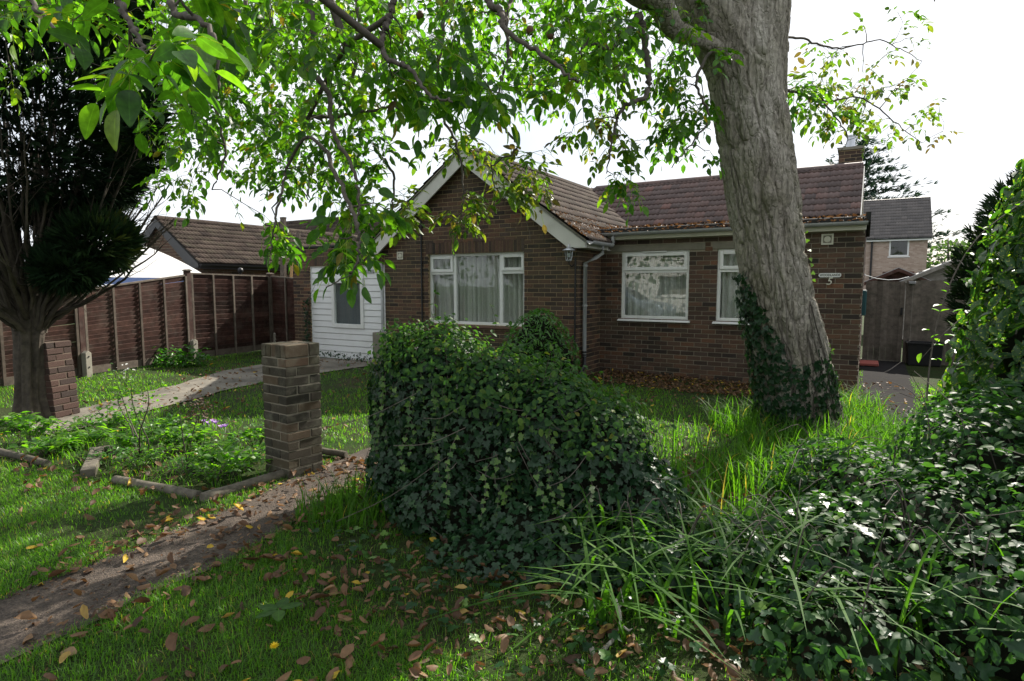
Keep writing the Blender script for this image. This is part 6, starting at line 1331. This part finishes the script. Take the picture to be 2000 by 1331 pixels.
def patch(P, sc=1.6, lo=.40, hi=.62, off=0.0): n_ = fbm(np.c_[P * sc, np.full(len(P), off)]); return np.clip((n_ - lo) / (hi - lo), 0.12, 1)
EX_ = [path_poly, drive_poly, side_poly, house_poly]
front = blades(310000, (-6.2, 1.8, 1.5, 5.2), (.025, .075), (.0022, .0045), (.2, 1.1), g3, lambda P: patch(P, 2.2, .25, .45) * np.where(inside(P, [gnd(*q)[:2] for q in ((560, 1040), (1500, 1080), (1600, 1331), (1000, 1331), (700, 1180))]), .30, 1.0) * np.where(P[:, 1] > 3.6, .6, 1), EX_ + [bed_poly], lambda P: (np.abs(P[:, 0]) < P[:, 1] * .88 + .15) | (g3.random(len(P)) < .35), seg=2)
mid = blades(140000, (-9, 6.5, 4.6, 14), (.03, .09), (.004, .008), (.2, 1.1), g3, lambda P: patch(P, 1.1, .33, .55, 3) * np.where(inside(P, litter_poly), .06, 1) * np.where(P[:, 1] > 9.5, .7, 1), EX_ + [bed_poly], lambda P: (np.abs(P[:, 0]) < P[:, 1] * .88) | (g3.random(len(P)) < .4), seg=2)
join_blades('lawn_grass', 'short bright lawn grass with bare and leafy patches', [front, mid], M['grass'])
# long rank grass behind the brambles and round the trunk
def near_line(P, c, r): return np.hypot(P[:, 0] - c[0], P[:, 1] - c[1]) < r
lg = []
lg.append(blades(6500, (0.6, 3.6, 3.9, 6.1), (.22, .50), (.007, .014), (.15, .9), g3, lambda P: patch(P, 1.4, .35, .6, 7) * np.where(P[:, 1] > 5.3, .5, 1), [path_poly], None, seg=5, vb=.12))
lg.append(blades(2200, (2.2, 4.0, 5.2, 6.8), (.22, .48), (.007, .013), (.2, .9), g3, lambda P: near_line(P, (3.0, 5.97), 1.0) * 1.0, [side_poly], None, seg=5))
lg.append(blades(2000, (3.3, 4.6, 6.3, 8.1), (.25, .55), (.007, .013), (.3, .9), g3, lambda P: near_line(P, (3.75, 7.05), .6) * 1.0, [], None, seg=5, vb=.15))
lg.append(blades(900, (-1.6, -0.6, 3.5, 4.6), (.14, .34), (.006, .012), (.2, .8), g3, lambda P: near_line(P, (-1.12, 4.0), .36) * 1.0, [path_poly], None, seg=5))
join_blades('long_grass', 'long strappy grass behind the brambles and round the trunk', lg, M['sedge'])
sd = thing('sedge_clump', 'arching clump of long strap leaves in front of the brambles', 'sedge', (0.95, 2.87, 0)); oo = np.array([0.95, 2.87, 0])
Vs, Fs, vs, b = [], [], [], 0; sets = [blades(190, (.35, 1.45, 2.45, 3.5), (.35, .78), (.015, .026), (.6, 1.5), g3, None, [], None, 1.0, 6), blades(36, (1.3, 2.6, 2.0, 3.0), (.4, .75), (.014, .024), (.4, 1.4), g3, None, [], None, 1.0, 6)]
V = np.concatenate([s[0] for s in sets]) - oo; F = np.concatenate([sets[0][1], sets[1][1] + len(sets[0][0])]); v_ = np.concatenate([sets[0][2], sets[1][2]])
t_ = obj('strap_leaves', npmesh('strap_leaves', V, F, M['sedge'], v_ * .8), sd); t_['kind'] = 'stuff'
MB().lathe([(.18, 0), (.14, .05), (.05, .09), (0, .1)], n=12).build('root_crown', M['core'], sd)

# ------------------------------------------------------------------ flower bed and edge plants
pl = np.random.default_rng(9)
def herb(lbl, org, H, R, n, tmpl, size, mat, name='leafy_plant', stems=10, key=None, cat='plant', group=None, vb=(.2, .9), nind=6):
    org = np.array(org, float); org[2] = float(gz(org[:1], org[1:2])[0]); t_ = thing(name, lbl, cat, org, group=group); f = MB(); P, d = [], []
    for k in range(stems):
        q = pl.uniform(0, 2 * np.pi); rr = R * math.sqrt(pl.random()); tip = np.array([rr * math.cos(q), rr * math.sin(q), H * pl.uniform(.6, 1.0) * (1 - .35 * rr / R)]); b0 = np.array([.12 * rr * math.cos(q), .12 * rr * math.sin(q), 0]); C = catmull([b0, (b0 + tip) / 2 + np.array([0, 0, .15 * H]), tip], 8); f.tube(list(C), list(np.linspace(.0035, .0015, 8)), 5, v=pl.random(), cap=False)
        for j in range(max(1, n // stems)):
            i = pl.integers(2, 8); a = pl.uniform(0, 2 * np.pi); P.append(C[i]); d.append(nrm(np.array([math.cos(a), math.sin(a), pl.normal(.1, .35)])))
    f.build('stems', M['twig'], t_); P, d = np.array(P), np.array(d); X, Y, Z = frame_from(d, nrm(np.tile([0, 0, 1.0], (len(d), 1)) + pl.normal(0, .35, d.shape))); S = pl.uniform(*size, len(P))
    inst('leaf', t_, tmpl, mats_from(P, X, Y, Z, S, S, S), pl.uniform(*vb, len(P)), M[mat], nind, 'foliage', pw=np.array(Matrix.Translation(Vector(org.tolist()))), key=key or ('h' + mat + str(id(tmpl))))
    return t_
spots = [(60, 860), (110, 850), (165, 830), (40, 835), (210, 845), (255, 835), (300, 840), (345, 850), (250, 880), (310, 905), (360, 925), (410, 920), (455, 930), (490, 905), (440, 880), (390, 870), (340, 880), (270, 920), (220, 905), (130, 880), (500, 870), (420, 945), (470, 915), (180, 868), (90, 885)]
for i, p in enumerate(spots):
    k = i % 4; lb = ('mound of bright green leafy perennials in the flower bed', 'tuft of small leaved green plants in the flower bed', 'spreading dark ferny plant in the flower bed', 'clump of narrow leaved weeds in the flower bed')[k]
    herb(lb, gnd(*p), (.28, .2, .16, .26)[k] * pl.uniform(.8, 1.2), (.26, .2, .26, .2)[k], (160, 150, 170, 140)[k], (LF_OVAL, LF_OVAL, LF_NARROW, LF_NARROW)[k], ((.04, .075), (.025, .045), (.035, .06), (.06, .13))[k], ('bed', 'bed', 'shrub', 'bed')[k], stems=(16, 18, 18, 14)[k], key='hb%d' % k, group=('bright perennials', 'small leaved tufts', 'ferny plants', 'narrow leaved weeds')[k])
bl = [blades(5200, (-5.6, -1.6, 4.2, 7.2), (.06, .20), (.004, .008), (.3, 1.2), g3, lambda P: inside(P, bed_poly) * .8, [path_poly, drive_poly], None, seg=4, vb=.05)]
join_blades('bed_grass', 'weedy grass growing among the bed plants', bl, M['grass'])
def shrublet(lbl, stems_px, Y, leafm, n, cat='shrub', name='rose_bush', size=(.025, .045), r0=.007, vb=(.1, .9), tm=LF_OVAL, cl_=.06):
    o0 = at(*stems_px[0][0], Y); o0[2] = 0.0; t_ = thing(name, lbl, cat, o0); P, d = [], []
    for s in stems_px:
        C = catmull([at(*q, Y + pl.normal(0, .06) * (i > 0)) for i, q in enumerate(s)], 16); C[0, 2] = 0.0; MB().tube([p - o0 for p in C], list(np.linspace(r0, r0 * .35, 16)), 6, v=pl.random()).build('stem', M['twig'], t_, smooth=True)
        for k in range(n):
            i = pl.integers(5, 16); P.append(C[i] + pl.normal(0, cl_, 3) - o0); a = pl.uniform(0, 2 * np.pi); d.append(nrm(np.array([math.cos(a), math.sin(a), pl.normal(0, .4)])))
    P, d = np.array(P), np.array(d); X, Y_, Z = frame_from(d, nrm(np.tile([0, 0, 1.0], (len(d), 1)) + pl.normal(0, .4, d.shape))); S = pl.uniform(*size, len(P)); inst('leaf', t_, tm, mats_from(P, X, Y_, Z, S, S, S), pl.uniform(*vb, len(P)), M[leafm], 40, 'foliage', pw=np.array(Matrix.Translation(Vector(o0.tolist()))), key='sb' + leafm + name)
    return t_
shrublet('tall leggy rose with two bare stems in the flower bed', [[(275, 868), (250, 810), (222, 725)], [(292, 865), (262, 800), (255, 745)], [(270, 850), (290, 790), (285, 745)], [(262, 845), (232, 790), (235, 760)]], 5.75, 'bed', 55)
shrublet('upright young plant with pale green leaves before the pier', [[(370, 930), (358, 860), (350, 800)], [(365, 935), (372, 870), (385, 815)], [(372, 930), (395, 880), (400, 850)]], 5.2, 'bed', 32, name='young_shrub', vb=(.5, .95))
shrublet('small dark purple leaved shrub left of the pier', [[(385, 850), (388, 800), (372, 770)], [(390, 850), (400, 805), (395, 780)], [(380, 850), (372, 815), (380, 790)]], 6.6, 'litter', 60, name='purple_shrub', vb=(0, .15))
shrublet('nettles and low weeds at the foot of the slat fence', [[(290 + 11 * k, 722 - k * 1.2), (291 + 11 * k, 712 - k), (292 + 11 * k, 700 - k * .8)] for k in range(10)], 12.4, 'shrub', 46, 'weeds', 'weed_patch', (.07, .12), .006, (.1, .7), LF_OVAL, .10)
shrublet('small white wildflowers on thin stalks by the driveway', [[(243, 742), (238, 725), (230, 712)], [(246, 742), (262, 728), (272, 715)], [(245, 742), (250, 720), (252, 708)]], 9.6, 'petal_w', 6, 'flower', 'white_wildflower', (.03, .05), .004, (0, 1), LF_OVAL, .03)
# crocuses
for k, (px, py) in enumerate(((408, 842), (416, 838), (422, 841), (432, 850), (440, 848), (398, 838))):
    g_ = gnd(px, py); cr = thing('lilac_crocus', 'small lilac crocus flower among the leaves left of the pier', 'flower', g_, group='crocuses')
    MB().tube([(0, 0, 0), (.004, 0, .07)], .003, 6).build('stalk', M['petal_w'], cr); P = np.zeros((6, 3)) + [0.004, 0, .07]; a = np.arange(6) * math.pi / 3; d = np.stack([np.cos(a) * .6, np.sin(a) * .6, np.full(6, .8)], 1); X, Y, Z = frame_from(d); inst('petal', cr, LF_OVAL, mats_from(P, X, Y, Z, .05, .05, .05), pl.random(6), M['petal_p'], 6, None, key='cro', score=np.ones(6))
# dandelion
g_ = gnd(535, 1285); dn = thing('dandelion', 'single yellow dandelion flower in the front lawn', 'flower', g_); MB().tube([(0, 0, 0), (.003, .002, .05)], .0025, 6).build('stalk', M['grass'], dn)
a = np.arange(34) * 2.4; rr = np.sqrt(np.arange(34) / 34); d = np.stack([np.cos(a) * (.35 + rr), np.sin(a) * (.35 + rr), 1.1 - rr], 1); X, Y, Z = frame_from(d); inst('petal', dn, LF_NARROW, mats_from(np.zeros((34, 3)) + [.003, .002, .05], X, Y, Z, .02, .02, .02), pl.random(34), M['petal_y'], 34, None, key='dan', score=np.ones(34))
# fresh fallen walnut leaf on the lawn
g_ = gnd(545, 1210); fl = thing('fallen_green_leaf', 'fresh green compound leaf lying on the front lawn', 'leaf', g_ + np.array([0, 0, .05])); a = np.array([2.9, .5, 1.6, -1.2, 3.9]); d = np.stack([np.cos(a), np.sin(a), np.full(5, .02)], 1); X, Y, Z = frame_from(d); inst('leaflet', fl, leaf_t(.58, fold=.1, droop=.03), mats_from(np.stack([d[:, 0] * .01, d[:, 1] * .01, np.zeros(5)], 1), X, Y, Z, .10, .10, .10), np.array([.35, .4, .3, .5, .4]), M['walnut'], 9, None, key='fgl', score=np.ones(5)); MB().tube([(0, 0, 0), (.03, -.06, -.01)], .002, 5).build('stalk', M['walnut'], fl)
# dead branch in the foreground
C = catmull([at(1155, 1300, 2.55), at(1180, 1268, 2.6), at(1205, 1240, 2.65), at(1212, 1205, 2.7), at(1203, 1170, 2.75)], 18); C[0, 2] = .02
db = thing('dead_branch', 'pale bare dead branch poking out of the ground ivy', 'branch', C[0]); MB().tube([p - C[0] for p in C], list(np.linspace(.011, .005, 18)), 8, v=1.0).build('stem', M['bark'], db, smooth=True)
MB().tube([C[11] - C[0], at(1228, 1232, 2.66) - C[0], at(1235, 1228, 2.66) - C[0]], [.006, .005, .002], 6, v=1.0).build('side_twig', M['bark'], db); MB().tube([C[15] - C[0], at(1218, 1180, 2.74) - C[0], at(1212, 1150, 2.78) - C[0]], [.005, .003, .002], 6, v=1.0).build('side_twig', M['bark'], db)
# long arching cane at the right
C = catmull([at(1808, 860, 4.6), at(1815, 720, 4.6), at(1842, 590, 4.65), at(1905, 470, 4.7), at(2010, 385, 4.8)], 40); o0 = C[0] * [1, 1, 0]; cn = thing('arching_cane', 'single long bare cane arching up at the right before the board fence', 'cane', o0)
MB().tube([np.array([0, 0, .0])] + [p - o0 for p in C], [.007] + list(np.linspace(.0065, .0035, 40)), 7, v=.5).build('stem', M['twig'], cn, smooth=True)
P, d = [], []
for k in range(26): i = pl.integers(0, 40); a = pl.uniform(0, 6.28); P.append(C[i] - o0); d.append(nrm(np.array([math.cos(a), .4 * math.sin(a), pl.normal(.1, .3)])))
for q in ((1800, 690), (1818, 660), (1830, 700), (1845, 655), (1870, 640), (1860, 610), (1895, 645), (1815, 645)): P.append(at(*q, 4.6) - o0); d.append(nrm(pl.normal(0, 1, 3) * [1, .4, .4]))
P, d = np.array(P), np.array(d); X, Y, Z = frame_from(d); S = pl.uniform(.04, .075, len(P)); inst('leaf', cn, LF_OVAL, mats_from(P, X, Y, Z, S, S, S), pl.uniform(.3, .9, len(P)), M['bed'], 40, None, pw=np.array(Matrix.Translation(Vector(o0.tolist()))), key='cane')
MB().tube([at(1880, 620, 4.6) - o0, at(1845, 650, 4.55) - o0, at(1800, 700, 4.6) - o0], [.004, .003, .002], 6, v=.5).build('side_shoot', M['twig'], cn)
# small climber on the garage pier
gi = thing('garage_creeper', 'thin dark creeper climbing the garage pier edge', 'ivy', loc2w(-6.5, -.02, 0)); go_ = loc2w(-6.5, -.02, 0); P = []
for k in range(170): z = pl.uniform(.0, 1.35) ** 1.0; P.append(loc2w(-6.47 + pl.normal(0, .05) + (z > 1.2) * (z - 1.2) * 1.2, -.02 - abs(pl.normal(0, .03)), z) - go_)
for k in range(140): P.append(loc2w(-6.3 + pl.random() * 1.9, -.05 - pl.random() * .25, pl.random() * .16) - go_)
P = np.array(P); d = nrm(pl.normal(0, 1, P.shape)); X, Y, Z = frame_from(d, np.tile(-N3, (len(P), 1)) + pl.normal(0, .4, P.shape)); S = pl.uniform(.03, .06, len(P)); inst('leaf', gi, LF_IVY, mats_from(P, X, Y, Z, S, S, S), pl.random(len(P)) * .4, M['ivy'], 0, 'foliage', key='ivy')
MB().tube([(0, 0, 0), tuple(loc2w(-6.47, -.02, .7) - go_), tuple(loc2w(-6.45, -.02, 1.2) - go_), tuple(loc2w(-6.2, -.02, 1.55) - go_)], [.012, .009, .006, .003], 6).build('stem', M['twig'], gi)

# ------------------------------------------------------------------ fallen leaves
fl_ = np.random.default_rng(13)
def scatter(n, box, dens, excl=()):
    P = np.stack([fl_.uniform(box[0], box[1], n), fl_.uniform(box[2], box[3], n)], 1); ok = fl_.random(n) < dens(P)
    for e in excl: ok &= ~inside(P, e)
    return P[ok]
fore = [gnd(*q)[:2] for q in ((500, 1080), (1350, 1080), (1500, 1331), (800, 1331), (560, 1200))]
def edge_d(P):
    A = resample(pathA, 60)[:, :2]; B = resample(pathB, 60)[:, :2]; E_ = np.vstack([A, B]); return np.min(np.linalg.norm(P[:, None] - E_[None], axis=2), axis=1)
F1 = scatter(5200, (-4.5, 2.2, 1.9, 5.3), lambda P: np.clip(.17 + .62 * inside(P, fore) + .75 * np.exp(-(edge_d(P) / .13) ** 2) + .18 * inside(P, path_poly) + .35 * (fbm(np.c_[P * 1.3, np.full(len(P), 8.)]) > .6), 0, 1) * (np.abs(P[:, 0]) < P[:, 1] * .85))
F2 = scatter(5200, (-6.5, 6, 4.9, 12.3), lambda P: np.clip(.10 + .9 * inside(P, litter_poly) + .5 * (fbm(np.c_[P * .9, np.full(len(P), 2.)]) > .56) + .55 * inside(P, side_poly) + .35 * inside(P, drive_poly), 0, 1), [house_poly])
lp = np.array(litter_poly); F3 = scatter(5200, (lp[:, 0].min(), lp[:, 0].max(), lp[:, 1].min(), lp[:, 1].max()), lambda P: inside(P, litter_poly) * 1.0, [house_poly])
n1 = len(F1); P2 = np.vstack([F1, F2, F3]); z = gz(P2[:, 0], P2[:, 1]) + fl_.uniform(.012, .04, len(P2)) + .01; q = fl_.uniform(0, 6.28, len(P2)); d = np.stack([np.cos(q), np.sin(q), fl_.normal(0, .25, len(P2))], 1)
X, Y, Z = frame_from(nrm(d), nrm(np.tile([0, 0, 1.0], (len(P2), 1)) + fl_.normal(0, .35, (len(P2), 3)))); S = fl_.uniform(.035, .08, len(P2)) * np.where(np.arange(len(P2)) < n1, 1, .85); v = fl_.beta(1.7, 1.8, len(P2)) * .92; v = np.where(fl_.random(len(P2)) < .05, 1.0, v)
flp = fl_.random(len(P2)) < .5; Z[flp] *= -1; X[flp] *= -1
P3 = np.c_[P2, z]; sc_ = frame_score(P3, S)
out = inst('fallen_leaf', None, LF_DEAD, mats_from(P3, X, Y, Z, S * fl_.uniform(.75, 1.25, len(S)), S, S * fl_.uniform(.5, 1.6, len(S))), v, M['litter'], 300, 'leaf_litter', score=sc_, key='fl')
pathp = np.array(path_poly)
for o_ in out:
    if o_.get('kind') == 'stuff': tag(o_, 'brown leaf litter strewn over lawn, path and house front', 'leaf litter'); continue
    p = np.array([[o_.location.x, o_.location.y]]); q_ = float(o_.data.attributes['v'].data[0].value)
    col = 'yellow' if q_ > .95 else 'pale tan' if q_ > .72 else 'brown' if q_ > .35 else 'dark brown'
    on = 'on the gritty path' if inside(p, path_poly)[0] else 'in the shaded grass before the ivy mound' if inside(p, fore)[0] else 'on the lawn left of the path' if p[0, 0] < -1.2 else 'on the front lawn beside the path'
    tag(o_, f'{col} curled fallen leaf {on}', 'leaf', f'{col} fallen leaves {on}')
F4 = scatter(16000, (-4.5, 2.2, 1.9, 5.3), lambda P: np.clip(.05 + .5 * inside(P, fore) + 1.0 * np.exp(-(edge_d(P) / .10) ** 2) + .25 * inside(P, path_poly), 0, 1) * (np.abs(P[:, 0]) < P[:, 1] * .88)); k = len(F4); z = gz(F4[:, 0], F4[:, 1]) + fl_.uniform(.012, .03, k); q = fl_.uniform(0, 6.28, k)
X, Y, Z = frame_from(nrm(np.stack([np.cos(q), np.sin(q), fl_.normal(0, .3, k)], 1)), nrm(np.tile([0, 0, 1.0], (k, 1)) + fl_.normal(0, .5, (k, 3)))); S = fl_.uniform(.012, .034, k); ff = inst('leaf_fragment', None, LF_NARROW, mats_from(np.c_[F4, z], X, Y, Z, S * 1.4, S, S), fl_.beta(1.5, 2, k) * .95, M['litter'], 0, 'leaf_fragments', score=np.ones(k), key='ff'); tag(ff[0], 'small broken brown leaf fragments along the path edges and under the mound', 'leaf litter')
# leaves lodged on the roofs and in the gutters
RP, RN = [], []
for k in range(900):
    b = abs(fl_.normal(0, .45)); a = fl_.uniform(-.1, 2.6); x = GC + EX - b * cs; y = yv + a
    if b > 1.9: continue
    RP.append(loc2w(x, y, ez + b * GT * cs + .05)); RN.append((E3 * GT + np.array([0, 0, 1.0])) * cs)
for k in range(420): RP.append(loc2w(fl_.uniform(-.05, 4.1) ** 1.0, fl_.uniform(WY - .1, 1.3), 2.53 + abs(fl_.normal(0, .02)))); RN.append(np.array([0, 0, 1.0]))
for k in range(160): RP.append(loc2w(fl_.uniform(0.0, 4.1), WY - .18 + fl_.normal(0, .02), 2.45 + fl_.random() * .05)); RN.append(np.array([0, 0, 1.0]))
RP, RN = np.array(RP), nrm(np.array(RN)); d = nrm(np.cross(RN, fl_.normal(0, 1, RN.shape))); X, Y, Z = frame_from(d, nrm(RN + fl_.normal(0, .4, RN.shape))); S = fl_.uniform(.035, .075, len(RP))
rl = inst('roof_leaf', None, LF_DEAD, mats_from(RP, X, Y, Z, S, S, S), fl_.beta(1.2, 3.4, len(RP)) * .9, M['litter'], 0, 'roof_leaf_litter', score=np.ones(len(RP)), key='fl'); tag(rl[0], 'dead leaves lying along the roof edges and gutters', 'leaf litter')
# ground ivy in front of the mound
P = scatter(2600, (-1.6, 2.4, 1.9, 4.0), lambda P: np.clip(.25 + .9 * (fbm(np.c_[P * 1.7, np.full(len(P), 5.)]) - .35), 0, 1) * inside(P, [gnd(*q)[:2] for q in ((600, 1030), (1300, 1040), (1900, 1150), (1900, 1331), (1000, 1331), (760, 1180))]))
k = len(P); z = gz(P[:, 0], P[:, 1]) + fl_.uniform(.03, .08, k); q = fl_.uniform(0, 6.28, k); X, Y, Z = frame_from(np.stack([np.cos(q), np.sin(q), fl_.normal(-.1, .2, k)], 1), nrm(np.tile([0, 0, 1.0], (k, 1)) + fl_.normal(0, .3, (k, 3)))); S = fl_.uniform(.035, .065, k)
gi2 = inst('ground_ivy', None, LF_IVY, mats_from(np.c_[P, z], X, Y, Z, S, S, S), np.clip(fl_.beta(2, 2, k) + .1, 0, 1), M['ivy'], 0, 'ground_ivy', score=np.ones(k), key='ivy'); tag(gi2[0], 'low ivy leaves creeping over the ground before the mound', 'ground cover')

# ------------------------------------------------------------------ across the road, seen only as reflections in the windows
opp = simple_house('house_opposite', 'pale rendered house across the road mirrored in the front windows', 'house', loc2w(-13.5, -25.0, 0), 10.0, 7.0, 4.6, 7.2, M['palebrick'], M['white'], M['tile_grey'], 0, 'x', 0.25, 'white', [(-8.6, -6.6, .9, 2.2), (-3.4, -1.4, .9, 2.2), (-8.4, -6.8, 3.1, 4.2), (-3.2, -1.6, 3.1, 4.2)], bricks=False, rz=math.pi - TH)
r9 = np.random.default_rng(4)
for lb, x, y, H, R_ in (('leafy street tree beyond the road behind the viewer', -2.0, -20, 7.5, 3.2), ('broad street tree at the far kerb behind the viewer', -20.0, -19, 8.0, 3.4), ('round garden tree by the house across the road', 6.0, -22, 7.0, 3.4), ('bushy tree beside the parked car behind the viewer', -8.5, -18.5, 5.0, 3.2), ('low spreading tree left of the parked car behind the viewer', -13.0, -18.0, 4.5, 3.2)):
    far_tree(lb, loc2w(x, y, 0), H, R_, 1500, M['farleaf'], r9)
car = thing('parked_car', 'silver blue car parked across the road mirrored in the wing window', 'car', loc2w(-4.6, -12.2, 0.03), -TH)
cp = m_plain('car_paint', (0.34, 0.42, 0.52), 0.22, 0.6, 0.02, 2, metal=0.6, bump=0.0)
def loft(prof, hw0, hw1, zmid):
    f = MB(); n = len(prof); V = [(x, -1 * (hw0 if z < zmid else hw1), z) for x, z in prof] + [(x, 1 * (hw0 if z < zmid else hw1), z) for x, z in prof]
    return f.add(V, [tuple(range(n))[::-1], tuple(range(n, 2 * n))] + [(i, (i + 1) % n, n + (i + 1) % n, n + i) for i in range(n)])
loft([(-2.1, .30), (-2.15, .55), (-2.05, .85), (-1.9, .95), (1.0, .98), (1.95, .80), (2.1, .60), (2.1, .32), (1.75, .22), (-1.8, .22)], .87, .84, .9).build('body', cp, car, bevel=.05)
loft([(-1.95, .955), (-1.55, 1.38), (-1.1, 1.47), (0.1, 1.46), (.45, 1.36), (1.05, .975)], .80, .62, 1.2).build('cabin', cp, car, bevel=.04)
for sy in (-1, 1):
    MB().add([(-1.60, sy * .805, 1.0), (.70, sy * .805, 1.0), (.22, sy * .655, 1.36), (-1.35, sy * .655, 1.36)], [(0, 1, 2, 3)]).build('side_window', M['black'], car)
    MB().box(2.05, 2.12, sy * .6 - .15, sy * .6 + .15, .62, .75).build('headlight', M['white'], car, bevel=.02); MB().box(-2.16, -2.08, sy * .62 - .12, sy * .62 + .12, .68, .88).build('tail_light', M['redpier'], car, bevel=.02)
    for sx in (-1.3, 1.32):
        w_o = MB().lathe([(.0, -.09), (.2, -.1), (.3, -.1), (.31, 0), (.3, .1), (.2, .1), (0, .09)], n=24).build('wheel', M['black'], car, smooth=True, loc=(sx, sy * .80, .31), rot=(math.pi / 2, 0, 0)); MB().lathe([(0, -.105), (.19, -.105), (.19, .105), (0, .105)], n=20).build('rim', M['metal'], w_o)
MB().add([(1.06, -.70, .995), (1.06, .70, .995), (.52, .56, 1.36), (.52, -.56, 1.36)], [(0, 1, 2, 3)]).build('windscreen', M['black'], car)
